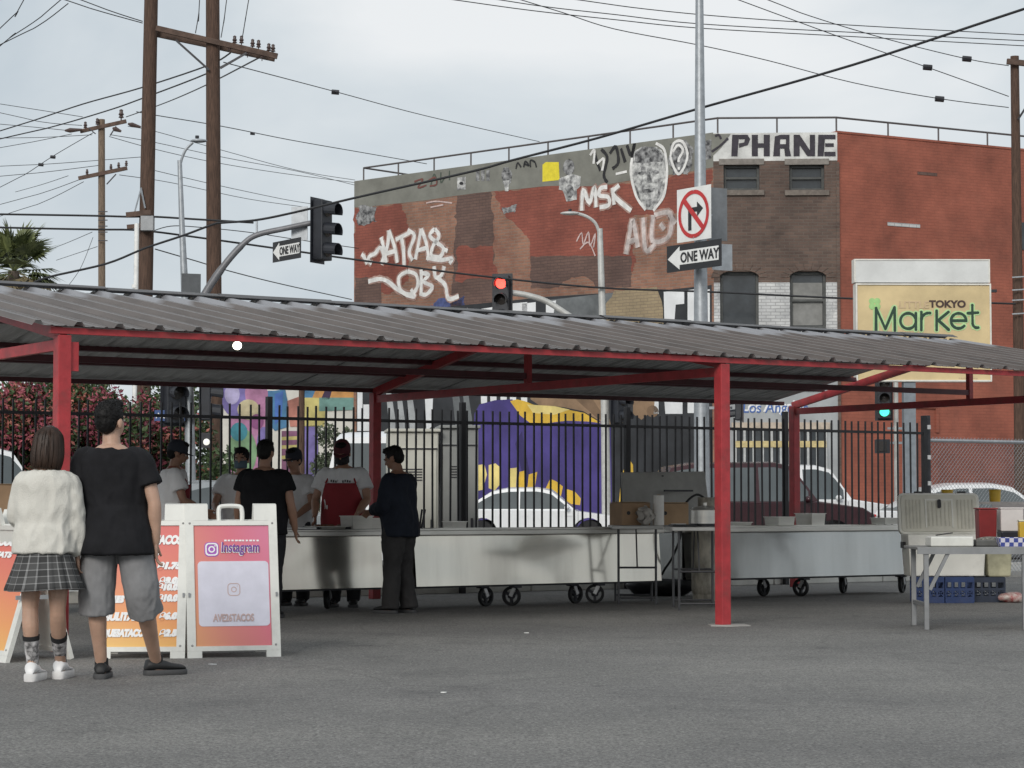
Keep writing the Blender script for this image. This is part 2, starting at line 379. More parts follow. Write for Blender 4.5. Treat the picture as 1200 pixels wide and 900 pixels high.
# eave channels and purlins, running the whole length
L0, L1 = -.12, 2 * BAY + .12
def slopez(y): return EAVE_Z + (RIDGE_Z - EAVE_Z) * (1 - abs(y - SPAN / 2) / (SPAN / 2))
for y, h, m_ in ((-.035, .048, RED), (SPAN + .03, .05, None)):
    mb = MB(); mb.box(((L0 + L1) / 2, y, EAVE_Z - .024 - h / 2), (L1 - L0, .04, h)); mb.build('eave_beam', m_ or mat('red_paint_in_shade', (.085, .022, .028), .55, var=.2, dirt=.3), can)
PURL = mat('red_paint_in_shade', (.085, .022, .028), .55, var=.2, dirt=.3)  # red paint darkened to stand for the shade of the backlit underside
for y in (1.1, 2.2, SPAN - 2.3, SPAN - 1.35, SPAN - .75):
    z = slopez(y)
    mb = MB(); mb.box(((L0 + L1) / 2, y, z - .027), (L1 - L0, .045, .05), Matrix.Rotation(math.atan((RIDGE_Z - EAVE_Z) / (SPAN / 2)) * (1 if y < SPAN / 2 else -1), 3, 'X')); mb.build('purlin', PURL, can)
mb = MB(); mb.box((BAY + SK / 2, SPAN / 2, 2.425), (2 * BAY - .06, .04, .06)); mb.build('brace_bar', PURL, can)
# ribbed sheets: ribs at .331 m as read from the eave
PIT = .331; HR = .036
def rib_profile(n):
    pr = []
    for k in range(n):
        x = k * PIT
        pr += [(x - .048, 0), (x - .020, HR), (x + .020, HR), (x + .048, 0)]
        for q in (1, 2):
            xm = x + PIT * q / 3
            pr += [(xm - .016, 0), (xm - .008, .006), (xm + .008, .006), (xm + .016, 0)]
    return pr
def sheet_mesh(n, ya, za, yb, zb, lift):
    pr = rib_profile(n); mb = MB(); sl = Vector((0, yb - ya, zb - za)).normalized(); nr = Vector((1, 0, 0)).cross(sl)
    if nr.z < 0: nr = -nr
    vs = []; K = 5
    for t in range(K + 1):
        f = t / K
        for x, h in pr: vs.append(Vector((x, ya + (yb - ya) * f, za + (zb - za) * f)) + nr * (h + lift))
    m_ = len(pr); fs = []
    for t in range(K):
        for i in range(m_ - 1):
            a = t * m_ + i; fs.append((a, a + 1, a + 1 + m_, a + m_))
    k0 = len(vs); vs2 = [v - nr * .002 for v in vs]
    me = bpy.data.meshes.new('roof_sheet'); me.from_pydata([tuple(v) for v in vs + vs2], [], fs + [tuple(i + k0 for i in reversed(f)) for f in fs]); me.update()
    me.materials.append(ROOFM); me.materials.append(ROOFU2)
    nf = len(fs); flip = me.polygons[0].normal.z < 0
    for i, p_ in enumerate(me.polygons): p_.material_index = 0 if i < nf else 1
    return me
n_rib = 3
x_first = (Vector((LN(85.8, C_EAVE) - A0)).dot(EX)) - PIT
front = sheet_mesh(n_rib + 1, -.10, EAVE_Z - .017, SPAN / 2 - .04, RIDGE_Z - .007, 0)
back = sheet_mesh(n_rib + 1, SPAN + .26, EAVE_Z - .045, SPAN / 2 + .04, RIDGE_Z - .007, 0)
k = 0
while x_first + k * n_rib * PIT < L1 - .5:
    x = x_first + k * n_rib * PIT
    for me in (front, back):
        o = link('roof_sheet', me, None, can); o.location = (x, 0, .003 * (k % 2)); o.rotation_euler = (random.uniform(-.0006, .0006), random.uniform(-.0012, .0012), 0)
    k += 1
X_END = x_first + k * n_rib * PIT
# ridge caps: bent strips lying on the ribs, each lapped over the next and a little sprung
CAPM = mat('ridge_cap_metal', (.085, .08, .08), .45, .3, var=.18, scale=3, dirt=.35)
x = x_first - .08; k = 0
while x < X_END - .2:
    w = random.choice((.92, 1.05, 1.2)); mb = MB(); dy, sl = .06, (RIDGE_Z - EAVE_Z) / (SPAN / 2)
    lift = HR + .010 + .005 * (k % 2) + random.uniform(0, .014)
    vs = []
    for xx in (x, min(x + w + .03, X_END + .05)):
        for (y, z) in ((-dy - .05, -(dy + .05) * sl), (-.02, .012), (.02, .012), (dy + .05, -(dy + .05) * sl)):
            vs.append((xx, SPAN / 2 + y, RIDGE_Z + z + lift + random.uniform(-.006, .006)))
        for (y, z) in ((-dy - .05, -(dy + .05) * sl), (-.02, .012), (.02, .012), (dy + .05, -(dy + .05) * sl)):
            vs.append((xx, SPAN / 2 + y, RIDGE_Z + z + lift - .003))
    fs = [(0, 1, 9, 8), (1, 2, 10, 9), (2, 3, 11, 10), (4, 12, 13, 5), (5, 13, 14, 6), (6, 14, 15, 7), (0, 8, 12, 4), (3, 7, 15, 11), (0, 4, 5, 1), (1, 5, 6, 2), (2, 6, 7, 3), (8, 9, 13, 12), (9, 10, 14, 13), (10, 11, 15, 14)]
    mb.add(vs, fs); mb.build('ridge_cap', CAPM, can); x += w; k += 1
# concrete footing at the middle front post
fb = LN(846, C_EAVE)
mb = MB(); mb.prism([(fb.x - .12, fb.y - .16), (fb.x + .06, fb.y - .2), (fb.x + .24, fb.y - .13), (fb.x + .21, fb.y + .12), (fb.x - .02, fb.y + .17), (fb.x - .13, fb.y + .08)], FR((0, 0, 0), (1, 0, 0), (0, 1, 0), (0, 0, 1)), -.02, .008); o = mb.build('concrete_footing', CONC)
tag(o, 'worn concrete footing patch round the base of a red post', 'footing')
# lit bulb under the roof
bl = AT(278, 405, LN(278, C_EAVE + .75).y)
t = thing('light_bulb', 'small lit white bulb hanging under the canopy roof', 'light bulb', bl)
mb = MB(); mb.ell((0, 0, 0), (.037, .037, .035), 16, 10); mb.build('globe', mat('bulb_glow', (.9, .88, .8), .4, emit=(1, .93, .78), estr=5.0), t, True)
mb = MB(); mb.tube([(0, 0, .03), (0, 0, .085)], .018, 10); mb.build('socket', BLACK, t)
mb = MB(); mb.tube([(0, 0, .08), (0, .02, .17), (0, .05, slopez(.75) - bl.z - .01)], .005, 6); mb.build('cable', BLACK, t)
# ================================================================== brick corner building across the street
PB = AT(981, 155, 60.0); PB.z = 0            # right corner of the chamfer
PA = Vector((5.35, 60.15, 0))                # left corner of the chamfer
dL = Vector((-2940, 2669, 0)).normalized(); dR = Vector((4881, 2669, 0)).normalized()
TOP = HZ(155, 60.0)
bld = thing('brick_building', 'two storey brick corner building covered in graffiti and murals', 'building', PA)
LLEN = 13.75; PC = PA + dL * LLEN; PD = PB + dR * 26
FL = FR(PC, -dL)                             # mural wall, u from the far left corner to the chamfer
FC = FR(PA, PB - PA)                         # chamfer wall with windows
FRt = FR(PB, dR)                             # red painted wall
BR_RAW = brick_mat('raw_brick', (.32, .165, .112), (.245, .125, .088), (.25, .18, .142), wash=(.225, .085, .06), lo=.56, hi=.70)
BR_RED = brick_mat('red_painted_brick', (.275, .085, .060), (.24, .072, .052), (.205, .066, .05), .35, wash=(.22, .11, .075), lo=.58, hi=.85)
BR_RED2 = brick_mat('oxide_painted_brick', (.345, .110, .072), (.325, .102, .068), (.29, .095, .064), .35, wash=(.30, .105, .072), lo=.5, hi=.7)
BR_BRN = brick_mat('brown_brick', (.150, .100, .080), (.105, .072, .060), (.135, .108, .092), wash=(.19, .15, .13), lo=.58, hi=.75)
BR_WHT = brick_mat('white_painted_brick', (.62, .63, .63), (.52, .53, .54), (.36, .36, .37), .4, wash=(.34, .35, .36), lo=.55, hi=.62, wscale=1.2)
BR_DRK = brick_mat('dark_brown_painted_brick', (.150, .092, .076), (.122, .075, .064), (.10, .064, .056), .35, wash=(.17, .075, .056), lo=.58, hi=.85)
TANB = brick_mat('tan_painted_brick', (.34, .27, .17), (.30, .235, .15), (.24, .19, .13), .3)
PARA = mat('grey_parapet_paint', (.20, .20, .175), .9, var=.14, scale=1.5, dirt=.25)
def wall_obj(name, fr, poly, d0, d1, m, parent=bld):
    """a slab on frame fr whose own axes follow the wall, so that brick courses run level"""
    loc = FR((0, 0, 0), (1, 0, 0), (0, 1, 0), (0, 0, 1)); mb = MB(); mb.prism(poly, loc, d0, d1)
    me = mb.mesh(name); o = link(name, me, m, parent)
    M = Matrix((fr.u, fr.v, fr.w)).transposed().to_4x4(); M.translation = fr.o
    o.matrix_basis = wmat(parent).inverted() @ M
    return o
def rect(a0, b0, a1, b1): return [(a0, b0), (a1, b0), (a1, b1), (a0, b1)]
CW = (PB - PA).length
wall_obj('wall', FL, rect(0, 0, LLEN, TOP), -.4, 0, BR_RAW)
wall_obj('wall', FRt, rect(0, 0, 26, TOP - .02), -.4, 0, BR_RED2)
# chamfer wall built round its window openings
def px_rect(fr, x0, y0, x1, y1):
    a, b = fr.hit(x0, y1), fr.hit(x1, y0); return a[0], a[1], b[0], b[1]
wins = [px_rect(FC, 848, 193, 890, 223), px_rect(FC, 925, 193, 966, 223), px_rect(FC, 844, 318, 889, 385), px_rect(FC, 926, 318, 968, 385)]
us = sorted({0, CW} | {round(w[0], 3) for w in wins} | {round(w[2], 3) for w in wins})
z_white = FC.hit(900, 331)[1]; z_grey = FC.hit(900, 425)[1]
(tl, bl_, tr, tt) = wins[0]
low, hi = wins[2], wins[0]
FB = min(wins[2][1], wins[3][1]); FT = max(wins[2][3], wins[3][3]); SB = wins[0][1]; ST = wins[0][3]
def chamfer(a0, b0, a1, b1, m):
    wall_obj('wall', FC, rect(a0, b0, a1, b1), -.35, 0, m)
cols0 = [(0, wins[2][0]), (wins[2][2], wins[3][0]), (wins[3][2], CW)]
cols1 = [(0, wins[0][0]), (wins[0][2], wins[1][0]), (wins[1][2], CW)]
chamfer(0, 0, CW, z_grey, mat('grey_ground_floor', (.33, .345, .355), .85, var=.14, scale=1.2, dirt=.3))
chamfer(0, z_grey, CW, FB, BR_WHT)
for a, b in cols0:
    chamfer(a, FB, b, z_white, BR_WHT); chamfer(a, z_white, b, FT, BR_BRN)
chamfer(0, FT, CW, SB, BR_BRN)
for a, b in cols1: chamfer(a, SB, b, ST, BR_BRN)
chamfer(0, ST, CW, TOP - .75, BR_BRN)
chamfer(0, TOP - .75, CW, TOP, mat('whitewashed_band', (.60, .60, .58), .85, var=.2, scale=2, dirt=.35))
wall_obj('corner_trim', FC, rect(CW - .03, 0, CW + .05, TOP - .8), -.1, .03, BR_BRN)
GLASSD = mat('dark_window_glass', (.035, .042, .048), .12, 0, var=.3, scale=2, spec=.6)
FRAMEW = mat('weathered_window_frame', (.075, .078, .075), .7, var=.2)
for i, (a, b, c, d) in enumerate(wins):
    w = wall_obj('window', FC, rect(a, b, c, d), -.3, -.24, GLASSD)
    t_ = .07
    for (x0, y0, x1, y1) in ((a, b, a + t_, d), (c - t_, b, c, d), (a + t_, b, c - t_, b + t_), (a + t_, d - t_, c - t_, d), (a + t_, (b + d) / 2 - .03, c - t_, (b + d) / 2 + .03)):
        if i == 2 and (y0 > b + .3 and y1 < d - .3): continue
        wall_obj('frame', FC, rect(x0, y0, x1, y1), -.24, -.14, FRAMEW, bld)
    if i < 2:
        wall_obj('sill', FC, rect(a - .12, b - .14, c + .12, b - .003), -.2, .07, mat('stone_sill', (.17, .145, .125), .9, var=.2))
        wall_obj('lintel', FC, rect(a - .12, d + .003, c + .12, d + .16), -.05, .03, mat('stone_lintel', (.22, .20, .18), .9, var=.2))
# blind in the right lower window, arched heads
a, b, c, d = wins[3]
wall_obj('blind', FC, rect(a + .08, b + .1, c - .08, d - .28), -.235, -.225, mat('grey_blind', (.22, .22, .21), .7, var=.2, scale=3))
for (a, b, c, d) in wins[2:]:
    n = 9; rx = (c - a) / 2 + .02; cx = (a + c) / 2
    for k in range(n):
        t0, t1 = math.pi * (k + .04) / n, math.pi * (k + .96) / n
        poly = [(cx + (rx + e_) * math.cos(t), d - .16 + (.20 + e_ * .9) * math.sin(t)) for t, e_ in ((t0, 0), (t0, .22), (t1, .22), (t1, 0))]
        wall_obj('arch_brick', FC, poly, -.02, .018, BR_BRN)
    # masonry spandrels left and right of the arch
    for s in (-1, 1):
        poly = [(cx + s * (rx + .0), d + .002)] + [(cx + s * (rx) * math.cos(t), d - .16 + .2 * math.sin(t)) for t in (0, .3, .6, .9)] + [(cx + s * rx * math.cos(.9), d + .002)]
        wall_obj('spandrel', FC, poly, -.2, -.01, BR_BRN)
# ---- ground floor shop front with grid window and lettering
x0, y0, x1, y1 = px_rect(FC, 862, 503, 968, 556)
wall_obj('shop_window', FC, rect(x0, y0, x1, y1), 0, .02, GLASSD)
YELF = mat('yellow_window_bars', (.52, .42, .20), .6, var=.2)
nb = 11
for k in range(nb):
    xx = x0 + (x1 - x0) * k / (nb - 1); wall_obj('mullion', FC, rect(xx - .03, y0, xx + .03, y1), .02, .05, mat('pale_mullion', (.42, .43, .43), .6))
hh = (y1 - y0)
wall_obj('transom', FC, rect(x0, y0 + hh * .60, x1, y0 + hh * .74), .052, .07, YELF)
wall_obj('transom', FC, rect(x0 - .1, y1, x1 + .1, y1 + .18), .0, .08, mat('beige_fascia', (.45, .38, .31), .8, var=.15))
BLUEL = mat('blue_lettering', (.06, .13, .36), .5); WHL = mat('white_lettering', (.74, .74, .74), .5)
q = FC.hit(869, 482)
q2 = FC.hit(945, 482)
for dx_, mm_, lf_, bo_ in ((0, WHL, .003, .014), (.035, BLUEL, .009, .004)):
    f_ = FR(FC.p(q[0] + dx_, q[1] - dx_), FC.u, FC.v, FC.w); fit(text('Los Angeles', .40, f_, mm_, bld, bold=bo_, shear=.1, lift=lf_), f_, bld, q2[0] - q[0])
# pale signboard of the shop front
a, b, c, d = px_rect(FC, 905, 446, 966, 458)
wall_obj('signboard', FC, rect(a, b, c, d), .0, .06, mat('pale_signboard', (.60, .62, .64), .6, var=.1))

# ---- paint on the mural wall (polygons read on the wall's own plane)
def paint(poly, m, name='painted_area', fr=FL, d=.012, base=.0):
    return wall_obj(name, fr, [fr.hit(x, y) for x, y in poly], base + .0005, base + d * .28, m)
def rough(poly, amp=1.6, k=5):               # ragged edge
    if amp >= 1.2: k = 16; amp *= .75
    out = []
    n = len(poly)
    for i in range(n):
        p, q_ = Vector(poly[i]), Vector(poly[(i + 1) % n]); out.append(tuple(p))
        for j in range(1, k):
            r_ = p.lerp(q_, j / k); nn = noise.noise((r_.x * .11, r_.y * .11, amp)) * 2.4; n2 = noise.noise((r_.x * .11, r_.y * .11, amp + 9)) * 2.4; out.append((r_.x + amp * (nn + random.uniform(-.5, .5)), r_.y + amp * (n2 + random.uniform(-.5, .5))))
    return out
def topline(x): return 216 - (x - 415) * (216 - 157) / (838 - 415)
a_top = lambda x: FL.hit(x, 300)[0]
para_pts = [(416, topline(416)), (836, topline(836)), (836, 196), (700, 218), (640, 218), (560, 226), (470, 238), (416, 243)]
wall_obj('parapet', FL, [(0, TOP + .02)] + [(LLEN, TOP + .02)] + [FL.hit(x, y) for x, y in rough(para_pts[2:], .8, 3)][:-3] + [(0, FL.hit(416, 243)[1])], 0, .0045, PARA)
paint(rough([(416, 244), (470, 239), (480, 268), (478, 330), (455, 345), (416, 345)], 2), BR_RED)
paint(rough([(416, 325), (447, 326), (447, 362), (416, 362)], 1), BR_DRK, d=.016)
paint(rough([(536, 228), (575, 224), (580, 300), (582, 355), (528, 360), (532, 300)], 2), BR_DRK)
paint(rough([(536, 290), (578, 288), (582, 325), (534, 330)], 2), BR_RED, d=.016)
paint(rough([(578, 224), (640, 217), (700, 217), (745, 214), (834, 198), (834, 240), (790, 250), (745, 300), (742, 318), (625, 322), (620, 280), (590, 250)], 2.2), BR_RED)
paint(rough([(622, 300), (740, 300), (740, 336), (622, 338)], 1.2), BR_DRK, d=.016)
paint(rough([(740, 255), (800, 250), (834, 240), (834, 290), (805, 300), (745, 300)], 2), BR_RAW, d=.018)
GREYM = mat('mural_charcoal', (.028, .030, .034), .8, var=.3, scale=1.3)
GREY2 = mat('mural_grey', (.14, .15, .155), .85, var=.35, scale=1.2)
GREY3 = mat('mural_pale_grey', (.36, .375, .38), .85, var=.2, scale=1.6)
PURP = mat('mural_purple', (.062, .045, .20), .7, var=.25, scale=.9)
PURPD = mat('mural_dark_purple', (.035, .026, .11), .75, var=.25, scale=.9)
GOLD = mat('mural_gold', (.66, .42, .05), .7, var=.2, scale=1.2)
GOLD2 = mat('mural_pale_gold', (.74, .60, .22), .7, var=.2, scale=1.2)
BRNS = mat('mural_brown', (.18, .115, .07), .8, var=.3, scale=1.0)
BRN2 = mat('mural_light_brown', (.27, .175, .105), .8, var=.25, scale=1.2)
WHM = mat('mural_white', (.72, .73, .74), .8, var=.08, scale=2)
BLUEM = mat('mural_blue_haze', (.07, .09, .22), .8, var=.3)
# dark mural field over the lower wall
paint([(448, 364), (520, 360), (640, 348), (700, 344), (760, 342), (834, 334), (836, 640), (418, 640), (418, 380)], GREYM, d=.020)
paint(rough([(545, 362), (500, 364), (515, 350), (545, 348)], 2), BLUEM, d=.012)
paint(rough([(655, 337), (660, 330), (670, 325), (685, 324), (695, 330), (698, 337)], .5), BR_RAW, d=.02)
paint([(640, 352), (742, 340), (742, 460), (640, 460)], GREY2, d=.024)
paint(rough([(720, 340), (770, 336), (776, 355), (779, 400), (779, 450), (640, 440), (650, 400), (700, 375)], 1), TANB, d=.028)
paint(disc((690, 385), 9, 14, 12), BRN2, d=.032); paint(disc((690, 387), 5.5, 12, 8), GREYM, d=.035)
# white block shapes
for poly in ([(778, 342), (802, 340), (802, 356), (792, 357), (790, 385), (779, 385)], [(806, 340), (814, 339), (814, 386), (806, 386)], [(823, 340), (832, 339), (832, 386), (824, 386)],
             [(596, 356), (618, 354), (618, 386), (597, 386)], [(640, 354), (652, 352), (648, 372), (640, 372)], [(612, 356), (628, 354), (628, 372), (612, 372)], [(536, 364), (548, 361), (552, 372), (533, 372)], [(564, 362), (577, 360), (577, 372), (564, 372)],
             [(419, 440), (425, 440), (425, 505), (419, 505)], [(426, 474), (434, 474), (434, 505), (426, 505)], [(437, 440), (443, 440), (441, 505), (436, 505)], [(498, 462), (508, 460), (506, 500), (500, 505)],
             [(778, 460), (800, 458), (800, 485), (780, 485)], [(806, 456), (814, 456), (814, 484), (806, 484)], [(768, 464), (772, 460), (772, 485), (766, 485)]):
    paint(poly, WHM, 'white_shape', d=.034)
for x in (567, 578, 590, 601, 614):
    paint([(x - 3.5, 456), (x + 4, 455), (x + 4, 472), (x - 3, 473)], WHM, 'white_shape', d=.034)
# grey painted folds at the left of the mural
for (cx, w) in ((456, 4), (468, 3.5), (480, 4), (534, 5), (546, 4)):
    paint([(cx - w, 452), (cx + w * .5, 455), (cx + w * 1.8, 490), (cx + w * 2.2, 540), (cx + w, 540), (cx - w * .2, 490)], GREY3 if cx < 500 else GREY2, d=.026)
# purple cloth with gold band
paint([(556, 485), (562, 474), (580, 469), (600, 468), (640, 490), (700, 492), (716, 500), (718, 640), (556, 640)], PURP, d=.038)
paint([(604, 520), (612, 505), (622, 560), (618, 580)], PURPD, d=.041)
paint([(598, 470), (606, 468), (615, 470), (632, 477), (660, 479), (685, 484), (705, 496), (690, 494), (665, 493), (640, 496), (622, 496), (610, 487)], GOLD, d=.044)
paint([(618, 474), (650, 476), (668, 480), (650, 486), (625, 484)], GOLD2, d=.047)
paint([(620, 452), (706, 452), (716, 498), (704, 494), (684, 482), (660, 477), (632, 475), (622, 468)], BRN2, d=.030)
paint([(668, 462), (690, 460), (712, 494), (700, 490)], BRNS, d=.034)
for poly in ([(560, 545), (568, 544), (571, 556), (566, 574), (561, 575)], [(573, 545), (581, 543), (587, 548), (586, 568), (580, 575), (573, 572)], [(597, 549), (606, 548), (605, 574), (598, 575)], [(609, 553), (617, 551), (615, 576), (607, 576)],
             [(620, 556), (630, 553), (626, 578), (618, 576)], [(640, 572), (645, 561), (652, 564), (660, 570), (656, 590), (640, 586)], [(664, 573), (674, 576), (681, 584), (680, 592), (665, 590)]):
    paint(poly, GOLD2 if poly[0][0] < 600 else GOLD, 'gold_shape', d=.044)
paint([(724, 610), (728, 560), (736, 535), (742, 545), (744, 610)], GOLD, 'gold_shape', d=.03)
paint([(742, 450), (772, 450), (766, 480), (752, 492), (742, 485)], BRN2, d=.030)
paint(disc((765, 482), 7, 14, 7), BRNS, d=.034)
# ---- brush letters and paste-ups
HALO = mat('thin_overspray', (.36, .235, .20), .85, var=.3, scale=4)
def strokes(lines, w, m, fr=FL, d=.0165, name='graffiti', halo=None):
    mb = MB()
    for ln in lines:
        pts = [fr.hit(x, y) for x, y in ln]
        if len(pts) > 2: pts = [tuple(q) for q in bez([Vector((x, y)) for x, y in pts], 5)]
        ribbon(mb, pts, w * .85, fr, d - .003, d + random.uniform(0, .0015))
    mb.build(name, m, bld, world=True)
    if halo is not None:
        mb = MB()
        for ln in lines:
            pts = [fr.hit(x, y) for x, y in ln]
            if len(pts) > 2: pts = [tuple(q) for q in bez([Vector((x, y)) for x, y in pts], 5)]
            ribbon(mb, pts, w * 1.55, fr, d - .004, d - .0032)
        mb.build('overspray', halo, bld, world=True)
SPRAY = mat('white_spray', (.70, .69, .67), .8, var=.15, scale=5)
SPRAY2 = mat('pink_spray', (.55, .42, .40), .8, var=.2)
GBLK = mat('black_spray', (.02, .02, .022), .8, var=.2)
strokes([[(424, 298), (427, 301), (431, 309)], [(436, 309), (432, 305), (434, 300), (440, 297), (446, 290), (450, 300), (447, 310)], [(447, 278), (450, 290), (453, 308)],
         [(456, 270), (455, 285), (449, 308)], [(456, 270), (463, 290), (466, 308)], [(450, 298), (464, 294)], [(470, 276), (473, 290), (474, 311)], [(464, 281), (482, 272)],
         [(478, 270), (486, 276), (480, 295), (484, 305)], [(494, 268), (490, 290), (487, 304)], [(494, 268), (500, 285), (503, 305)], [(488, 294), (502, 290)],
         [(510, 268), (504, 276), (512, 284), (520, 291), (516, 301), (506, 299), (508, 288), (515, 277), (510, 268)], [(520, 292), (525, 294)], [(500, 302), (515, 305), (530, 303), (527, 309)],
         [(432, 330), (445, 327), (455, 330), (470, 342), (486, 348), (482, 339)], [(478, 318), (468, 325), (470, 340), (482, 345), (490, 335), (488, 322), (478, 318)], [(494, 316), (494, 345)],
         [(494, 320), (503, 322), (497, 330), (507, 336), (500, 345), (492, 344)], [(509, 312), (511, 325), (518, 322), (521, 312)], [(512, 325), (522, 334), (526, 350), (538, 347)]], .145, SPRAY, halo=HALO)
strokes([[(682, 247), (684, 222), (691, 238), (697, 219), (699, 243)], [(712, 219), (704, 221), (703, 229), (713, 231), (714, 240), (703, 243)], [(718, 220), (720, 240)], [(726, 217), (719, 228), (740, 247)]], .14, SPRAY, halo=HALO)
strokes([[(734, 298), (738, 275), (742, 258), (748, 290)], [(735, 284), (748, 280)], [(754, 255), (757, 293), (768, 286)], [(766, 252), (765, 282), (784, 277), (786, 250), (767, 252)], [(784, 250), (792, 262)], [(774, 262), (779, 269)]], .15, mat('faded_spray', (.50, .44, .42), .8, var=.35, scale=4), halo=HALO)
strokes([[(676, 283), (682, 273), (684, 286), (690, 272), (692, 288), (698, 274), (696, 290)], [(680, 292), (690, 284), (698, 300)]], .05, SPRAY2)
strokes([[(486, 213), (496, 210), (490, 220), (500, 217)], [(502, 212), (510, 208), (512, 216), (504, 218)]], .06, mat('dark_red_spray', (.16, .06, .05), .8))
strokes([[(505, 218), (509, 204), (513, 214)], [(517, 202), (517, 214), (522, 207)], [(527, 200), (527, 211)]], .05, mat('dark_green_spray', (.07, .09, .07), .8))
strokes([[(605, 198), (607, 191), (611, 196)], [(614, 196), (616, 189), (620, 194), (615, 192)], [(622, 196), (622, 188), (627, 190), (629, 196)]], .06, GBLK)
strokes([[(697, 178), (700, 190), (704, 200)], [(705, 175), (712, 185), (708, 205), (712, 214)], [(715, 180), (722, 172), (725, 190), (718, 198)], [(728, 174), (733, 190)], [(735, 170), (740, 182), (744, 168), (740, 190)]], .11, GBLK)
strokes([[(692, 182), (697, 176), (696, 192)], [(700, 192), (708, 186), (706, 200)], [(722, 204), (735, 201)]], .09, SPRAY)
strokes([[(500, 238), (512, 236), (530, 238)], [(505, 243), (520, 240)]], .05, SPRAY2)
POST = mat('paste_up_paper', (.22, .22, .225), .85, var=.3, scale=5.5, col2=(.66, .66, .64), detail=3)
POSTG = mat('paste_up_grey', (.06, .06, .065), .85, var=.4, scale=6, col2=(.36, .36, .36), detail=3)
YEL = mat('yellow_paste_up', (.72, .60, .04), .8, var=.1)
paint(rough([(536, 208), (546, 207), (546, 222), (536, 223)], .3), POST, 'paste_up', d=.04); paint(disc((541, 215), 2.5, 8, 2), GBLK, 'paste_up', d=.043)
for x in (560, 566, 572): paint([(x - 2, 200), (x + 2, 199), (x + 2, 212), (x - 2, 212)], POSTG, 'paste_up', d=.04)
paint(rough(disc((594, 207), 6, 10, 12), 1, 2), POSTG, 'paste_up', d=.04); paint(rough([(590, 212), (597, 211), (596, 224), (592, 224)], .5, 2), POST, 'paste_up', d=.043)
paint([(636, 193), (640, 190), (655, 190), (656, 211), (636, 213)], YEL, 'paste_up', d=.04)
paint(rough([(420, 242), (440, 240), (441, 260), (421, 264)], 2, 4), POSTG, 'paste_up', d=.04)
paint(rough([(588, 243), (606, 240), (604, 249), (590, 251)], 1.2, 3), POSTG, 'paste_up', d=.04)
paint(rough([(655, 210), (668, 204), (681, 207), (680, 218), (676, 222), (676, 234), (664, 236), (660, 224), (655, 222)], .6, 3), POST, 'paste_up', d=.04)
paint(rough(disc((667, 196), 6.5, 12, 10), .8, 2), POSTG, 'paste_up', d=.043); paint(rough(disc((668, 224), 5, 10, 8), .6, 2), POSTG, 'paste_up', d=.046)
# big generic pasted portrait: pale paper, grey cap, brow, nose and mouth marks
paint(rough([(741, 180), (752, 172), (770, 172), (780, 182), (781, 205), (778, 228), (766, 246), (756, 246), (746, 228), (740, 205)], 1, 4), POST, 'paste_up', d=.04)
paint(rough([(744, 180), (754, 172), (768, 172), (777, 182), (776, 190), (746, 191)], .7, 3), POSTG, 'paste_up', d=.044)
for poly in (disc((752, 203), 4, 8, 2.2), disc((769, 202), 4, 8, 2.2), [(759, 202), (762, 202), (765, 214), (758, 215)], [(752, 222), (768, 220), (766, 225), (754, 226)], [(744, 215), (749, 225), (752, 238), (747, 230)], [(772, 215), (777, 212), (770, 236)], [(757, 234), (764, 233), (762, 243), (758, 243)]):
    paint(rough(poly, .4, 2), POSTG, 'paste_up', d=.047)
strokes([[(769, 168), (778, 174), (781, 186), (782, 206), (778, 230), (766, 247)], [(741, 185), (740, 205), (746, 230), (757, 246)]], .10, SPRAY, d=.018)
paint(rough([(786, 168), (803, 164), (812, 172), (812, 192), (806, 205), (788, 204), (783, 188)], 1.5, 4), POSTG, 'paste_up', d=.04)
strokes([[(789, 178), (795, 170), (801, 176), (796, 186), (796, 190)], [(796, 196), (796, 199)], [(786, 184), (790, 196), (796, 204), (803, 194), (806, 180), (800, 166), (790, 168), (786, 184)]], .09, SPRAY, d=.018)
paint(rough([(816, 168), (834, 164), (834, 185), (820, 192)], 1.2, 3), POSTG, 'paste_up', d=.04)
# ---- PHANE letters on the white band of the chamfer
GB2 = mat('black_letter_paint', (.03, .025, .035), .7, var=.3, scale=6)
def ph(poly, hole=None):
    wall_obj('graffiti_letter', FC, [FC.hit(x, y) for x, y in poly], .002, .02, GB2)
ph([(858, 158), (866, 158), (864, 183), (857, 183)]); ph([(866, 158), (876, 158), (879, 163), (876, 170), (866, 173), (866, 168), (872, 167), (873, 163), (866, 163)])
ph([(881, 158), (888, 158), (888, 183), (881, 183)]); ph([(888, 168), (895, 168), (895, 173), (888, 173)]); ph([(895, 158), (902, 158), (902, 183), (895, 183)])
ph([(906, 183), (908, 160), (914, 158), (914, 183)]); ph([(914, 158), (925, 158), (925, 163), (914, 163)]); ph([(914, 169), (925, 169), (925, 174), (914, 174)]); ph([(919, 174), (925, 174), (927, 183), (920, 183)]); ph([(921, 163), (925, 163), (925, 169), (921, 169)])
ph([(930, 158), (937, 158), (937, 183), (930, 183)]); ph([(937, 158), (949, 176), (949, 183), (946, 183), (937, 170)]); ph([(949, 158), (955, 158), (955, 183), (949, 183)])
ph([(959, 158), (967, 158), (965, 183), (958, 183)]); ph([(967, 158), (979, 158), (979, 163), (967, 163)]); ph([(967, 168), (977, 168), (977, 172), (967, 172)]); ph([(966, 178), (979, 178), (979, 183), (966, 183)])
strokes([[(834, 178), (845, 170), (853, 162)], [(838, 160), (842, 158), (845, 163)]], .07, GB2, FC, .02)
wall_obj('grey_patch', FC, [FC.hit(x, y) for x, y in ((834, 157), (856, 157), (846, 172), (834, 184))], .001, .012, PARA)
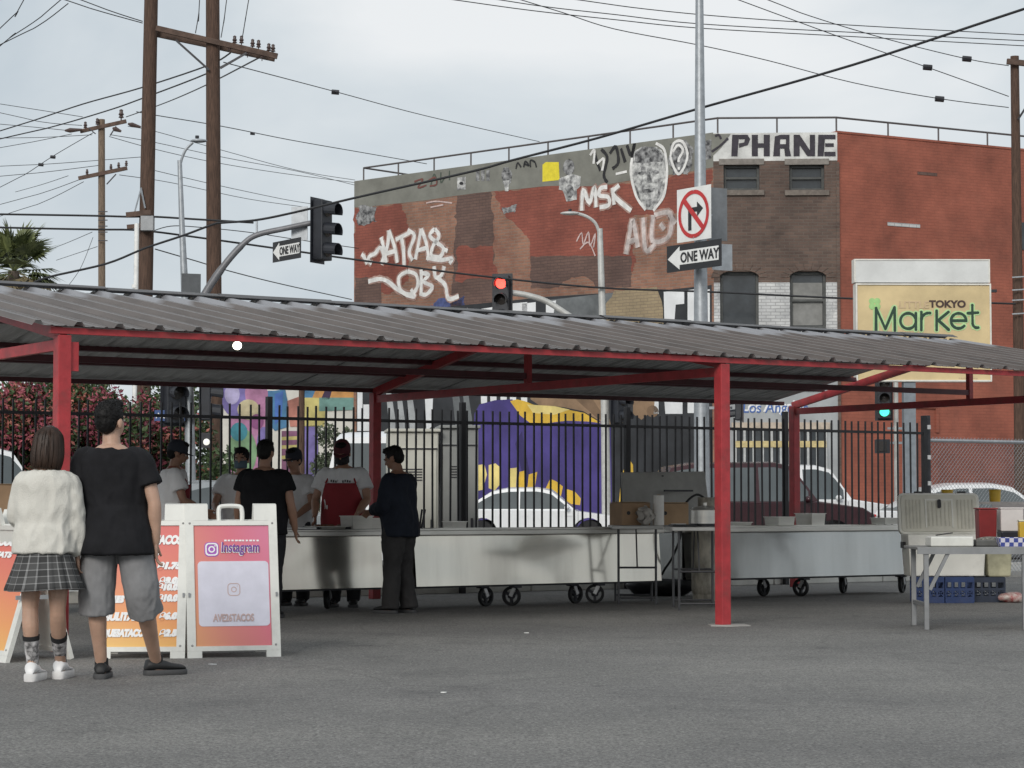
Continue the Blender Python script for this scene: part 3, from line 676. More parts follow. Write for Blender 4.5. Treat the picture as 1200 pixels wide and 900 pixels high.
# ---- red wall: dark box, thin marks, dark high window
a, b, c, d = px_rect(FRt, 1188, 262, 1214, 292)
w = wall_obj('window', FRt, rect(a, b, c, d), .002, .03, GLASSD)
a, b, c, d = px_rect(FRt, 981, 425, 984, 620)
for (x0_, y0_, x1_, y1_) in ((1060, 476, 1098, 478), (1096, 478, 1099, 507)):
    a, b, c, d = px_rect(FRt, x0_, y0_, x1_, y1_); wall_obj('conduit', FRt, rect(a, b, c, d), .0, .05, BR_RED2)
wall_obj('painted_area', FRt, [FRt.hit(x, y) for x, y in ((1075, 514), (1215, 518), (1215, 640), (1075, 640))], .001, .012, brick_mat('faded_painted_brick', (.25, .085, .062), (.235, .080, .058), (.20, .072, .055), .35))
for (x0_, y0_, x1_, y1_) in ((1040, 263, 1078, 264.5), (1098, 341, 1122, 342.5), (1075, 203, 1098, 204.5), (1092, 341, 1096, 343)):
    a, b, c, d = px_rect(FRt, x0_, y0_, x1_, y1_); wall_obj('scar', FRt, rect(a, b, c, d), .0, .012, BR_WHT if y0_ > 250 else BR_DRK)
# coping and roof
wall_obj('coping', FRt, rect(0, TOP - .02, 26, TOP + .04), -.42, .02, BR_RED2)
mb = MB(); mb.add([tuple(PC) [:2] + (TOP - .6,), tuple(PA)[:2] + (TOP - .6,), tuple(PB)[:2] + (TOP - .6,), tuple(PD)[:2] + (TOP - .6,), (PD.x - 10, PD.y + 20, TOP - .6), (PC.x + 12, PC.y + 14, TOP - .6)], [(0, 1, 2, 3, 4, 5)])
mb.build('roof', PARA, bld, world=True)
# pipe railing on the parapet
RAILM = mat('railing_metal', (.11, .10, .10), .6, .3)
def rail(pa, pb, n, skip0=False):
    mb = MB(); mb.tube([pa + Vector((0, 0, .41)), pb + Vector((0, 0, .41))], .028, 8); mb.build('rail', RAILM, bld, world=True)
    for k in range(1 if skip0 else 0, n + 1):
        p = pa.lerp(pb, k / n); mb = MB(); mb.tube([p, p + Vector((0, 0, .40))], .024, 6); mb.build('rail_post', RAILM, bld, world=True)
up = Vector((0, 0, TOP + .02))
inn = -.2
pL, pM, pN, pQ = PC + up + FL.w * inn + FL.u * .2, PA + up + FL.w * inn, PB + up + FC.w * inn, PD + up + FRt.w * inn
rail(pL, pM, 9); rail(pM, pN, 2, True); rail(pN, pQ, 15, True)
rail(pL, pL + (FL.w * -6), 2, True)
# pavement in front of the building
mb = MB(); z = .12
P = [PC + FL.w * 3.4 - FL.u * 30, PA + FL.w * 3.4 + FL.u * .8, PA + FC.w * 3.4, PB + FC.w * 3.4, PB + FRt.w * 3.4, PD + FRt.w * 3.4 + FRt.u * 30, PD - FRt.w * 20 + FRt.u * 40, PC - FL.w * 25 - FL.u * 40]
mb.prism([(q.x, q.y) for q in P], FR((0, 0, 0), (1, 0, 0), (0, 1, 0), (0, 0, 1)), -.05, .12); struct(mb.build('pavement_far', CONC))
# ================================================================== low painted building on the left
FM = FR(AT(256, 587, 88) * 1.0, Vector((1, .10, 0))); FM.o.z = 0
mur = thing('painted_building', 'low building with a bright multicoloured mural behind the wooden poles', 'building', FM.o)
MW = FM.hit(432, 500)[0]; MH = 5.6
wall_obj('wall', FM, rect(0, 0, MW, MH), -6, 0, mat('cream_stucco', (.62, .60, .55), .9, var=.08, scale=1, dirt=.2), mur)
def pm_(poly, m, d=.02): wall_obj('painted_shape', FM, [FM.hit(x, y) for x, y in poly], .001, d, m, mur)
def cm(n, c):
    g = sum(c) / 3 * .8; return mat('mural_' + n, tuple(.60 * x + .14 * g for x in c), .8, var=.35, scale=1.1)
LAV, PNK, TEAL, GRN, ORG, SKY, CRM, COR, MGT, DKP, LYEL = cm('lavender', (.22, .17, .50)), cm('pink', (.56, .22, .42)), cm('teal', (.03, .28, .36)), cm('green', (.22, .40, .20)), cm('orange', (.66, .30, .06)), cm('sky_blue', (.06, .24, .46)), cm('cream', (.66, .56, .32)), cm('coral', (.60, .22, .16)), cm('magenta', (.33, .08, .26)), cm('dark_plum', (.06, .03, .08)), cm('light_yellow', (.68, .58, .16))
pm_([(270, 458), (314, 458), (316, 560), (270, 560)], PNK, .02)
pm_(disc((275, 466), 16, 20, 22), LAV, .03); pm_(disc((272, 462), 9, 16, 12), cm('pale_lavender', (.48, .42, .70)), .035)
pm_(disc((300, 460), 13, 18, 20), PNK, .033); pm_(disc((291, 480), 13, 16, 12), CRM, .036)
pm_(disc((301, 494), 8, 14, 9), MGT, .039); pm_(disc((284, 530), 17, 22, 28), GRN, .031); pm_(disc((280, 506), 10, 16, 11), TEAL, .037)
pm_(disc((309, 520), 8, 14, 20), LAV, .034)
pm_([(314, 458), (322, 458), (334, 456), (338, 475), (338, 500), (322, 505), (314, 495)], SKY, .03)
pm_([(322, 462), (332, 458), (330, 490), (322, 498)], cm('bright_blue', (.05, .18, .60)), .036)
pm_([(336, 470), (350, 465), (352, 500), (340, 500)], COR, .03); pm_([(330, 505), (352, 505), (352, 560), (330, 560)], cm('plum', (.28, .10, .20)), .03)
for y in (512, 522, 534): pm_([(330, y), (354, y - 1), (354, y + 3), (330, y + 4)], LYEL, .036)
pm_([(352, 466), (382, 466), (380, 500), (352, 500)], LYEL, .03); pm_([(352, 446), (380, 446), (368, 466), (352, 466)], SKY, .031)
pm_([(366, 466), (372, 452), (382, 446), (432, 446), (432, 468)], ORG, .033); pm_([(376, 468), (384, 450), (392, 447), (386, 468)], DKP, .036)
pm_([(374, 466), (420, 466), (420, 480), (374, 482)], cm('mint', (.16, .34, .30)), .036)
pm_([(352, 500), (372, 498), (374, 560), (352, 560)], LAV, .03)
mb = MB()
# ================================================================== foliage
def leafmat(name, c, c2):
    m = mat(name, c, .55, var=.4, scale=3, col2=c2); m.node_tree.nodes['Principled BSDF'].inputs['Subsurface Weight'].default_value = 0
    return m
GREENL = leafmat('leaf_green', (.03, .055, .018), (.075, .12, .04))
BRACT = leafmat('bougainvillea_bract', (.22, .03, .075), (.40, .10, .12))
BRACT2 = leafmat('bougainvillea_coral_bract', (.30, .075, .06), (.44, .16, .12))
BARK = mat('bark', (.09, .07, .055), .9, var=.3, bump=.3)
def leaves(name, clumps, n, size, m, parent, seed, up=.3):
    rnd = random.Random(seed); mb = MB()
    tot = sum(c[3] ** 2 for c in clumps)
    for (x, y, z, r, sq) in clumps:
        k = int(n * r * r / tot)
        for _ in range(k):
            d = Vector((rnd.gauss(0, 1), rnd.gauss(0, 1), rnd.gauss(0, 1))).normalized() * (r * rnd.random() ** .4)
            c = Vector((x, y, z)) + Vector((d.x, d.y, d.z * sq))
            a = Vector((rnd.gauss(0, 1), rnd.gauss(0, 1), rnd.gauss(0, 1) + up)).normalized(); b = a.cross(Vector((rnd.gauss(0, 1), rnd.gauss(0, 1), rnd.gauss(0, 1)))).normalized()
            s = size * rnd.uniform(.6, 1.3); cc = a.cross(b) * s * .18
            mb.add([c - a * s, c + b * s * .5 + cc, c + a * s, c - b * s * .5 + cc], [(0, 1, 2), (0, 2, 3)])
    me = mb.mesh(name); return link(name, me, m, parent)
def bush(px0, px1, ptop, Y, label, seed, ncl=46, flower=(BRACT, BRACT2), nl=9000, nf=6500):
    rnd = random.Random(seed); a, b = AT(px0, 587, Y), AT(px1, 587, Y); base = Vector(((a.x + b.x) / 2, Y, 0)); hw = (b.x - a.x) / 2; h = HZ(ptop, Y)
    t = thing('bougainvillea', label, 'shrub', base, 0, 'flowering shrubs behind the iron fence')
    cl = []
    for _ in range(ncl):
        u = rnd.uniform(-1, 1); zz = rnd.uniform(.12, 1) ** .8 * (h - .35) * (1 - .25 * u * u)
        cl.append((u * hw * .95, rnd.uniform(-.5, .5), zz + .15, rnd.uniform(.30, .52), .9))
    mb = MB()
    for c in cl[:14]:
        mb.tube(bez([(c[0] * .12, c[1] * .1, 0), (c[0] * .5, c[1] * .3, c[2] * .5), (c[0], c[1], c[2])], 4), .03, 5)
    mb.build('stem', BARK, t)
    leaves('foliage', cl, nl, .065, GREENL, t, seed + 1)
    cl = [c for c in cl if c[2] > h * .42]; rnd.shuffle(cl); ncl = len(cl)
    leaves('blossom', [(x, y - .12, z, r * 1.05, s) for x, y, z, r, s in cl[:ncl // 2]], nf, .05, flower[0], t, seed + 2)
    leaves('blossom', [(x, y - .12, z, r * 1.0, s) for x, y, z, r, s in cl[ncl // 2 - 3:ncl // 2 + 12]], nf // 2, .05, flower[1], t, seed + 3)
    return t
bush(-40, 70, 440, 42, 'bougainvillea with deep pink blossom beside the white vehicle', 11)
bush(52, 160, 436, 43.5, 'bougainvillea with pink and coral blossom behind the couple', 12)
bush(140, 236, 444, 45, 'bougainvillea with sparse coral blossom around the paired wooden poles', 13, nl=9500, nf=3000)
# tall dark hedge that closes the view behind the flowering shrubs
a, b = AT(-280, 587, 52), AT(262, 587, 52); t = thing('hedge', 'tall dark green hedge behind the bougainvillea', 'hedge', ((a.x + b.x) / 2, 52, 0)); rnd = random.Random(31)
hwid = (b.x - a.x) / 2; cl = [(rnd.uniform(-hwid, hwid), rnd.uniform(-.4, .4), rnd.uniform(.2, 3.7), rnd.uniform(.45, .7), 1) for _ in range(100)]
mb = MB()
for c in cl[:14]: mb.tube([(c[0] * .9, .1, 0), (c[0], 0, c[2])], .04, 5)
mb.build('stem', BARK, t); leaves('foliage', cl, 24000, .10, GREENL, t, 32)
# dark green climber at the right end of the painted building
a = AT(397, 587, 84); t = thing('climbing_plant', 'dark green climbing plant covering the end of the mural wall', 'climbing plant', (a.x, 84, 0))
rnd = random.Random(5); cl = [(rnd.uniform(-.75, .75), rnd.uniform(-.3, .3), rnd.uniform(.3, 3.6), rnd.uniform(.3, .5), 1) for _ in range(26)]
mb = MB()
for c in cl[:6]: mb.tube([(c[0] * .4, .1, 0), (c[0], 0, c[2])], .03, 5)
mb.build('stem', BARK, t); leaves('foliage', cl, 5200, .09, leafmat('ivy_green', (.06, .085, .05), (.12, .15, .09)), t, 6)
# fan palm
def palm(px, py, Y, label):
    c = AT(px, py, Y); t = thing('palm_tree', label, 'palm tree', (c.x, Y, 0)); rnd = random.Random(21)
    mb = MB(); mb.tube([(0, 0, 0), (.1, 0, c.z * .4), (-.05, 0, c.z * .8), (0, 0, c.z)], [.26, .22, .2, .24], 10); mb.build('trunk', BARK, t)
    FAN = mat('palm_frond', (.06, .085, .028), .55, var=.45, scale=2, col2=(.15, .17, .06)); OLD = mat('dry_palm_frond', (.19, .15, .08), .7, var=.3, scale=3)
    crown = Vector((0, 0, c.z))
    for k in range(34):
        az = rnd.uniform(0, 2 * math.pi); el = rnd.uniform(-.75, 1.45); d = Vector((math.cos(az) * math.cos(el), math.sin(az) * math.cos(el), math.sin(el)))
        L = rnd.uniform(.8, 1.35); hub = crown + d * L; mb = MB()
        mb.tube([crown, crown + d * L * .6 + Vector((0, 0, .04)), hub], [.03, .022, .016], 5)
        side = d.cross(Vector((0, 0, 1)));
        if side.length < .1: side = Vector((1, 0, 0))
        side.normalize(); upv = side.cross(d)
        nb = 22
        for j in range(nb):
            an = (j / (nb - 1) - .5) * 3.6; fl = rnd.uniform(1.05, 1.4) * (1 - .25 * abs(an) / 1.8)
            v = (d * math.cos(an) + side * math.sin(an)).normalized(); tip = hub + v * fl + Vector((0, 0, -.12 - .1 * rnd.random())); mid = hub + v * fl * .6 + upv * .03
            w = upv.cross(v).normalized() * .062
            mb.add([hub, mid + w, tip, mid - w, mid + upv * .02], [(0, 1, 4), (1, 2, 4), (2, 3, 4), (3, 0, 4)])
        mb.build('frond', OLD if el < -.35 else FAN, t)
    return t
palm(16, 318, 92, 'fan palm with ragged fronds rising behind the canopy roof')
# ================================================================== iron fence, chain link
C_F = 23.4
f0, f1 = LN(-330, C_F), LN(1083, C_F); FLEN = (f1 - f0).length
fence = thing('iron_picket_fence', 'black iron picket fence running behind the taco carts', 'fence', f0, TH)
IRON = mat('black_iron', (.012, .012, .014), .5, .2, var=.3, dirt=.2)
mb = MB()
mb.box((0, 0, 1.20), (.019, .019, 2.08)); pk = mb.mesh('picket'); pk.materials.append(IRON)
bmk = bmesh.new(); bmk.from_mesh(pk); bmk.free()
n = int(FLEN / .125)
for k in range(n + 1):
    o = link('picket', pk, None, fence); o.location = (k * .125, 0, random.uniform(-.008, .008)); o.rotation_euler = (0, random.uniform(-.006, .006), 0)
for z in (2.09, .30):
    mb = MB(); mb.box((FLEN / 2, 0, z), (FLEN + .05, .036, .036)); mb.build('rail', IRON, fence)
for px in (-140, 315, 542, 735, 920, 1083):
    a = (LN(px, C_F) - f0).dot(EX)
    mb = MB(); mb.box((a + .0, .0, 1.17), (.065, .065, 2.34)); mb.build('post', IRON, fence, bevel=.004)
wl = thing('low_kerb_wall', 'low whitish concrete kerb under the iron picket fence', 'kerb', f0, TH)
for k in range(int(FLEN / 2) + 1):
    mb = MB(); mb.box((k * 2.0 + 1, .13, .07), (1.985, .14, .14)); mb.build('kerb_block', mat('white_kerb', (.60, .59, .55), .8, var=.12, scale=3, dirt=.4), wl, bevel=.012)
# chain link to the right
cl0 = LN(1086, C_F + .05); L = 7.0; zt = HZ(517, LN(1140, C_F).y)
ch = thing('chain_link_fence', 'grey chain link fence with top rail joining the iron fence', 'fence', cl0, TH)
mb = MB(); mb.tube([(0, 0, 0), (0, 0, HZ(487, cl0.y))], .055, 10); mb.build('end_post', DARKMETAL, ch, 40)
for z in (1.35, 1.72, 2.15):
    mb = MB(); mb.tube([(0, 0, z), (0, 0, z + .06)], .062, 10); mb.build('clamp', mat('pale_tape', (.55, .55, .55), .6), ch, 40)
mb = MB(); mb.tube([(0, 0, zt), (L, 0, zt)], .024, 8); mb.build('top_rail', GALV, ch, 40)
for k in (1, 2):
    mb = MB(); mb.tube([(k * 3.2, 0, 0), (k * 3.2, 0, zt + .04)], .03, 8); mb.build('line_post', GALV, ch, 40)
mb = MB(); st = .052; zz0 = .05
def wire3(mb, a, b, r):
    a, b = Vector(a), Vector(b); d = (b - a).normalized(); x = d.cross(Vector((0, 1, 0))).normalized() * r; y = Vector((0, r, 0))
    mb.add([a + x, a - x * .5 + y, a - x * .5 - y, b + x, b - x * .5 + y, b - x * .5 - y], [(0, 1, 4, 3), (1, 2, 5, 4), (2, 0, 3, 5)])
H_ = zt + .05 - zz0
x = -H_
while x < L:
    for s in (1, -1):
        a, b = (x, zz0), (x + H_, zz0 + H_)
        if s < 0: a, b = (x + H_, zz0), (x, zz0 + H_)
        # clip to 0..L
        (x0_, z0_), (x1_, z1_) = a, b
        def cl_(xa, za, xb, zb):
            if xa < 0: za += (0 - xa) * (zb - za) / (xb - xa); xa = 0
            if xb < 0: zb += (0 - xb) * (za - zb) / (xa - xb); xb = 0
            if xa > L: za += (L - xa) * (zb - za) / (xb - xa); xa = L
            if xb > L: zb += (L - xb) * (za - zb) / (xa - xb); xb = L
            return xa, za, xb, zb
        xa, za, xb, zb = cl_(x0_, z0_, x1_, z1_)
        if abs(xa - xb) > .02: wire3(mb, (xa, .012 * s, za), (xb, .012 * s, zb), .0028)
    x += st * 1.35
o = mb.build('wire_mesh', GALV, ch); o['kind'] = 'stuff'
# ================================================================== poles, signals, signs
def wood_pole(px_top, py_top, px_base, Y, r0, r1, label, group=None, wm=None):
    top = AT(px_top, py_top, Y); b = AT(px_base, 587, Y); b.z = 0
    t = thing('utility_pole', label, 'utility pole', b, 0, group)
    K = 7; pts = [Vector((0, 0, 0)).lerp(top - b, k / K) for k in range(K + 1)]
    mb = MB(); mb.tube(pts, [r0 + (r1 - r0) * k / K for k in range(K + 1)], 14); mb.build('pole', wm or WOODP, t, 40)
    return t
Z1 = 55
p1 = wood_pole(178, -45, 164.5, Z1, .20, .165, 'thick brown wooden pole of the pair, the one carrying small cable boxes')
p2 = wood_pole(249, -45, 252.5, Z1, .20, .165, 'thick brown wooden pole of the pair, with insulator crossarm and braces')
INS = mat('brown_insulator', (.07, .045, .04), .3, var=.2); ARMW = mat('crossarm_wood', (.10, .065, .05), .9, var=.3, scale=5, bump=.2)
def wpart(parent, name, m, fn, smooth=False):
    mb = MB(); fn(mb); return mb.build(name, m, parent, smooth, world=True)
for (a, b, y_) in (((183, 33), (325, 66), -.22), ((183, 40), (322, 69), .22)):
    A_, B_ = AT(*a, Z1 + y_), AT(*b, Z1 + y_); wpart(p2, 'crossarm', ARMW, lambda mb: mb.bar(A_, B_, .10, .13))
for (a, b) in (((206, 47), (245, 82)), ((289, 62), (258, 80))):
    A_, B_ = AT(*a, Z1 - .3), AT(*b, Z1 - .25); wpart(p2, 'brace', DARKMETAL, lambda mb: mb.bar(A_, B_, .03, .05))
def insulator(parent, p, s=1.0):
    wpart(parent, 'insulator', INS, lambda mb: mb.lathe([(.02 * s, -.05 * s), (.02 * s, .06 * s), (.085 * s, .08 * s), (.05 * s, .14 * s), (.085 * s, .17 * s), (.05 * s, .24 * s), (.06 * s, .30 * s), (.02 * s, .33 * s)], p, 10), 40)
for px, py in ((275, 53), (283, 53), (296, 57), (303, 58), (315, 62), (320, 63)): insulator(p2, AT(px, py, Z1 - .22), .72)
for px, py in ((269, 59), (290, 64), (307, 68)): insulator(p2, AT(px, py + 2, Z1 - .22), .6)
wpart(p1, 'bracket', ARMW, lambda mb: mb.bar(AT(148, 252, Z1 - .3), AT(177, 249, Z1 - .3), .12, .12))
wpart(p1, 'cable_box', GREYP, lambda mb: mb.box(AT(173, 262, Z1 - .3), (.3, .25, .35)))
wpart(p1, 'bracket', ARMW, lambda mb: mb.bar(AT(149, 266, Z1 - .3), AT(172, 264, Z1 - .3), .10, .10))
wpart(p1, 'guy_cable', GALV, lambda mb: mb.tube([AT(165, 222, Z1 - .2), AT(158, 248, Z1 - .25)], .02, 5))
wpart(p1, 'conduit', GALV, lambda mb: mb.tube([AT(165, 220, Z1 - .22), AT(170, 244, Z1 - .22)], .022, 5))
p3 = wood_pole(119, 140, 120, 100, .17, .15, 'lighter slim wooden pole with two crossarms, behind the canopy', wm=mat('bleached_pole_wood', (.17, .125, .09), .9, var=.3, scale=6, stretch=(6, 6, .6)))
for (a, b) in (((94, 154), (148, 142)), ((92, 209), (149, 197))):
    A_, B_ = AT(*a, 99.8), AT(*b, 99.8); wpart(p3, 'crossarm', ARMW, lambda mb: mb.bar(A_, B_, .12, .16))
for px, py in ((100, 152), (114, 148), (142, 141)): insulator(p3, AT(px, py, 99.8), 1.5 if px == 142 else 1.1)
for px, py in ((102, 206), (130, 200), (139, 198), (148, 196)): insulator(p3, AT(px, py, 99.8), .9)
for (a, b) in (((112, 157), (104, 150)), ((129, 159), (136, 148)), ((125, 216), (136, 204))):
    A_, B_ = AT(*a, 99.7), AT(*b, 99.7); wpart(p3, 'brace', DARKMETAL, lambda mb: mb.bar(A_, B_, .04, .05))
for (a, b) in (((76, 153), (96, 152)), ((150, 145), (165, 149)), ((132, 150), (142, 154))):
    A_, B_ = AT(*a, 99.6), AT(*b, 99.6); wpart(p3, 'strain_insulator', INS, lambda mb: mb.tube([A_, A_.lerp(B_, .3), B_], [.04, .11, .05], 8))
for y in (248, 258, 265, 272, 282):
    wpart(p3, 'step_peg', DARKMETAL, lambda mb: mb.bar(AT(115, y, 99.7), AT(126, y, 99.7), .04, .04))
p4 = wood_pole(1189, 66, 1196, 58, .155, .11, 'wooden pole standing against the red painted wall')
wpart(p4, 'crossarm', ARMW, lambda mb: mb.bar(AT(1180, 72, 57.8), AT(1218, 76, 57.8), .10, .14))
wpart(p4, 'brace', DARKMETAL, lambda mb: mb.bar(AT(1193, 140, 57.8), AT(1206, 120, 57.8), .05, .05))
for y in (325, 340, 352, 368): wpart(p4, 'step_peg', GALV, lambda mb: mb.bar(AT(1186, y, 57.75), AT(1202, y - 1, 57.75), .03, .03))
wpart(p4, 'cable_box', DARKMETAL, lambda mb: mb.box(AT(1164, 341, 57.7), (.16, .14, .07)))
# white riser pipe next to the pole pair
b = AT(156, 587, 52); b.z = 0
t = thing('riser_pipe', 'slim white vertical pipe beside the paired wooden poles', 'pipe', b)
mb = MB(); mb.tube([(0, 0, 0), (.03, 0, HZ(262, 52))], .055, 10); mb.build('pipe', WHITE, t, 40)
for z in (2.2, 3.2, 6.0): mb = MB(); mb.tube([(0, 0, z), (0, 0, z + .08)], .075, 10); mb.build('collar', WHITE, t, 40)
# thin brown post in front of the mural
b = AT(353, 587, 70); b.z = 0
o = MB(); o.tube([(0, 0, 0), (0, 0, 4.6)], [.11, .09], 8); o = o.build('wooden_post', WOODP, None, 40); o.location = b; tag(o, 'short brown wooden post in front of the colourful mural', 'post')

SIGB = mat('signal_housing', (.016, .018, .024), .5, var=.2)
def lens(name, c, s): return mat(name, c, .3, emit=c, estr=s)
OFFL = mat('dark_lens', (.03, .025, .022), .25)
def signal_head(parent, c, s, yaw, lit=None, n=3):
    """three-lens head; faces local -Y turned by yaw"""
    rot = Matrix.Rotation(yaw, 3, 'Z')
    q = lambda x, y, z: Vector(c) + rot @ (Vector((x, y, z)) * s)
    mb = MB(); mb.box(c, (.34 * s, .20 * s, .36 * n * s), rot); h = mb.build('signal_head', SIGB, parent, world=True, bevel=.015)
    mb = MB(); mb.box(q(0, .11, 0), (.46 * s, .012 * s, (.36 * n + .1) * s), rot); mb.build('backplate', SIGB, h, world=True)
    for k in range(n):
        z = (n - 1) / 2 * .36 - k * .36
        on = lit is not None and lit[0] == k
        ring = [q(.125 * math.cos(a), -.108, z + .125 * math.sin(a)) for a in [2 * math.pi * i / 18 for i in range(18)]]
        cen = q(0, -.135, z); mb = MB(); mb.add(ring + [cen], [(i, (i + 1) % 18, 18) for i in range(18)]); mb.build('lens', lit[1] if on else OFFL, h, world=True)
        r0, r1 = [], []
        for i in range(13):
            a = math.pi * (-.15 + 1.3 * i / 12); r0.append((.145 * math.cos(a), -.10, z + .145 * math.sin(a))); r1.append((.145 * math.cos(a), -.34, z + .145 * math.sin(a) - .03))
        r2 = [(x * .93, y, z + (zz - z) * .93) for x, y, zz in r0]; r3 = [(x * .93, y, z + (zz - z + .03) * .93 - .03) for x, y, zz in r1]
        vs = [q(*v) for v in r0 + r1 + r2 + r3]; fs = []
        for i in range(12): fs += [(i, i + 1, 14 + i, 13 + i), (26 + i, 39 + i, 40 + i, 27 + i), (13 + i, 14 + i, 40 + i, 39 + i)]
        mb = MB(); mb.add(vs, fs); mb.build('visor', SIGB, h, world=True)
    return h
ALU = mat('sign_back_aluminium', (.42, .44, .46), .45, .5, var=.12)
SGNW = mat('sign_white', (.76, .76, .74), .4, var=.05); SGNB = mat('sign_black', (.016, .016, .018), .45)
SGNR = mat('sign_red', (.50, .03, .03), .45)
def one_way(parent, fr, W, Hh):
    mb = MB(); mb.prism(rect(0, 0, W, Hh), fr, -.004, 0); s = mb.build('one_way_sign', SGNB, parent, world=True)
    ah = Hh * .5
    mb = MB(); mb.prism([(W * .02, ah), (W * .24, Hh * .93), (W * .24, Hh * .76), (W * .95, Hh * .76), (W * .95, Hh * .24), (W * .24, Hh * .24), (W * .24, Hh * .07)], fr, .001, .004); mb.build('arrow', SGNW, s, world=True)
    text('ONE WAY', Hh * .52, FR(fr.p(W * .26, Hh * .32), fr.u, fr.v, fr.w), SGNB, s, sx=W * .66 / (Hh * .52 * 4.45), bold=.006, lift=.006)
    return s
# --- left signal pole: street light, mast arm, signals, signs (Y = 40)
YS = 40
b = AT(226, 587, YS); b.z = 0
sp = thing('traffic_signal_pole', 'grey signal pole with street light and long curved mast arm', 'traffic signal', b)
wpart(sp, 'pole', GALV, lambda mb: mb.tube([b, AT(221, 440, YS), AT(217, 350, YS), AT(213, 260, YS), AT(210.5, 188, YS)], [.10, .085, .07, .05, .04], 12), 40)
wpart(sp, 'lamp_arm', GALV, lambda mb: mb.tube(bez([AT(210.8, 196, YS), AT(213, 186, YS), AT(218, 175, YS), AT(226, 167, YS)], 5), .025, 8), 40)
lh = wpart(sp, 'lamp_head', GALV, lambda mb: mb.ell(AT(233, 165, YS), (.155, .09, .035), 14, 7), True)
wpart(sp, 'photocell', DARKMETAL, lambda mb: mb.tube([AT(231, 162, YS), AT(231, 159, YS)], .035, 8), 40)
wpart(sp, 'mast_arm', mat('painted_mast_arm', (.17, .17, .18), .5, .3, var=.1), lambda mb: mb.tube(bez([AT(221, 392, YS), AT(236, 352, YS), AT(262, 312, YS), AT(285, 286, YS), AT(302, 275, YS), AT(335, 267.5, YS), AT(366, 261, YS)], 6), [.075] * 6 + [.07] * 6 + [.06] * 6 + [.05] * 18 + [.04], 10), 40)
signal_head(sp, AT(378, 270, YS - .1), .98, R(62), None)
wpart(sp, 'sign_back', ALU, lambda mb: mb.box(AT(351, 262, YS + .1), (.30, .015, .60), Matrix.Rotation(R(-14), 3, 'Z')))
c = AT(320, 302, YS - .12); fr = FR(c + Vector((0, 0, -.15)), Vector((1, -.75, .0)).normalized() + Vector((0, 0, .10)))
one_way(sp, FR(AT(319.5, 308, YS), Vector((.565, -.825, 0)), (0, 0, 1)), 1.02, .36)
wpart(sp, 'sign_back', mat('dark_sign_back', (.12, .125, .13), .5, .3), lambda mb: mb.box(AT(224, 332, YS - .1), (.34, .02, .34), Matrix.Rotation(R(20), 3, 'Z')))
wpart(sp, 'bracket', GALV, lambda mb: mb.tube([AT(301, 274, YS), AT(301, 259, YS)], .018, 6))
signal_head(sp, AT(205, 460, YS - .15), 1.0, R(28), None, 3)
signal_head(sp, AT(241, 460, YS - .15), .9, R(95), None, 3)
mb = MB(); fr = FR(AT(181, 492, YS - .2), (1, .05, 0)); mb.prism(rect(0, -.02, .53, .17), fr, -.01, 0); s = mb.build('street_name_sign', mat('sign_blue', (.03, .075, .22), .45), sp, world=True)
text('Alameda', .135, FR(fr.p(.025, .03), fr.u, fr.v, fr.w), SGNW, s, bold=.002, sx=1.02)
wpart(sp, 'push_button_box', DARKMETAL, lambda mb: mb.box(AT(241, 516, YS - .12), (.2, .12, .26)))
wpart(sp, 'walk_lens', mat('walk_light', (.8, .8, .75), .4, emit=(1, .95, .85), estr=.3), lambda mb: mb.lathe([(.001, -.02), (.055, -.01), (.06, 0)], AT(242, 518, YS - .2), 12, 'y'))
# --- middle signal pole (Y = 57): street light, arm, red head
YM = 57
b = AT(711, 587, YM); b.z = 0
sm = thing('traffic_signal_pole', 'pale signal pole with a lit red light on a curved arm', 'traffic signal', b)
PALEP = mat('pale_painted_pole', (.50, .50, .48), .5, .2, var=.1, dirt=.3)
wpart(sm, 'pole', PALEP, lambda mb: mb.tube([b, AT(709, 480, YM), AT(706, 370, YM), AT(703, 268, YM)], [.12, .105, .09, .07], 12), 40)
wpart(sm, 'lamp_arm', PALEP, lambda mb: mb.tube(bez([AT(703.2, 276, YM), AT(698, 262, YM), AT(688, 254, YM), AT(676, 250, YM)], 5), .04, 8), 40)
wpart(sm, 'lamp_head', PALEP, lambda mb: mb.ell(AT(668, 250, YM), (.25, .12, .05), 14, 7), True)
wpart(sm, 'photocell', DARKMETAL, lambda mb: mb.tube([AT(668, 248, YM), AT(668, 245, YM)], .04, 8), 40)
wpart(sm, 'mast_arm', PALEP, lambda mb: mb.tube(bez([AT(707, 405, YM), AT(690, 386, YM), AT(664, 368, YM), AT(640, 353, YM), AT(618, 346, YM), AT(600, 343, YM)], 6), .075, 10), 40)
signal_head(sm, AT(588, 351, YM - .2), 1.12, R(-8), (0, lens('red_lens_lit', (1, .07, .05), 2.6)))
signal_head(sm, AT(727, 470, YM - .2), 1.0, R(40), None)
# --- right signal pole (Y = 50) with green light and pedestrian head
YR = 50
b = AT(1051, 587, YR); b.z = 0
sg = thing('traffic_signal_pole', 'slim signal pole with a lit green light below the market sign', 'traffic signal', b)
wpart(sg, 'pole', PALEP, lambda mb: mb.tube([b, AT(1049.5, 430, YR)], .055, 10), 40)
signal_head(sg, AT(1036, 466, YR - .15), .85, R(-6), (2, lens('green_lens_lit', (.06, .80, .50), 1.7)))
wpart(sg, 'pedestrian_head', SIGB, lambda mb: mb.box(AT(1034, 523, YR - .12), (.30, .24, .30)))
for y in (502, 519): wpart(sg, 'bracket', GALV, lambda mb: mb.bar(AT(1040, y, YR), AT(1058, y, YR), .05, .05))
wpart(sg, 'pedestrian_lens', OFFL, lambda mb: mb.box(AT(1033, 523, YR - .26), (.22, .012, .22)))
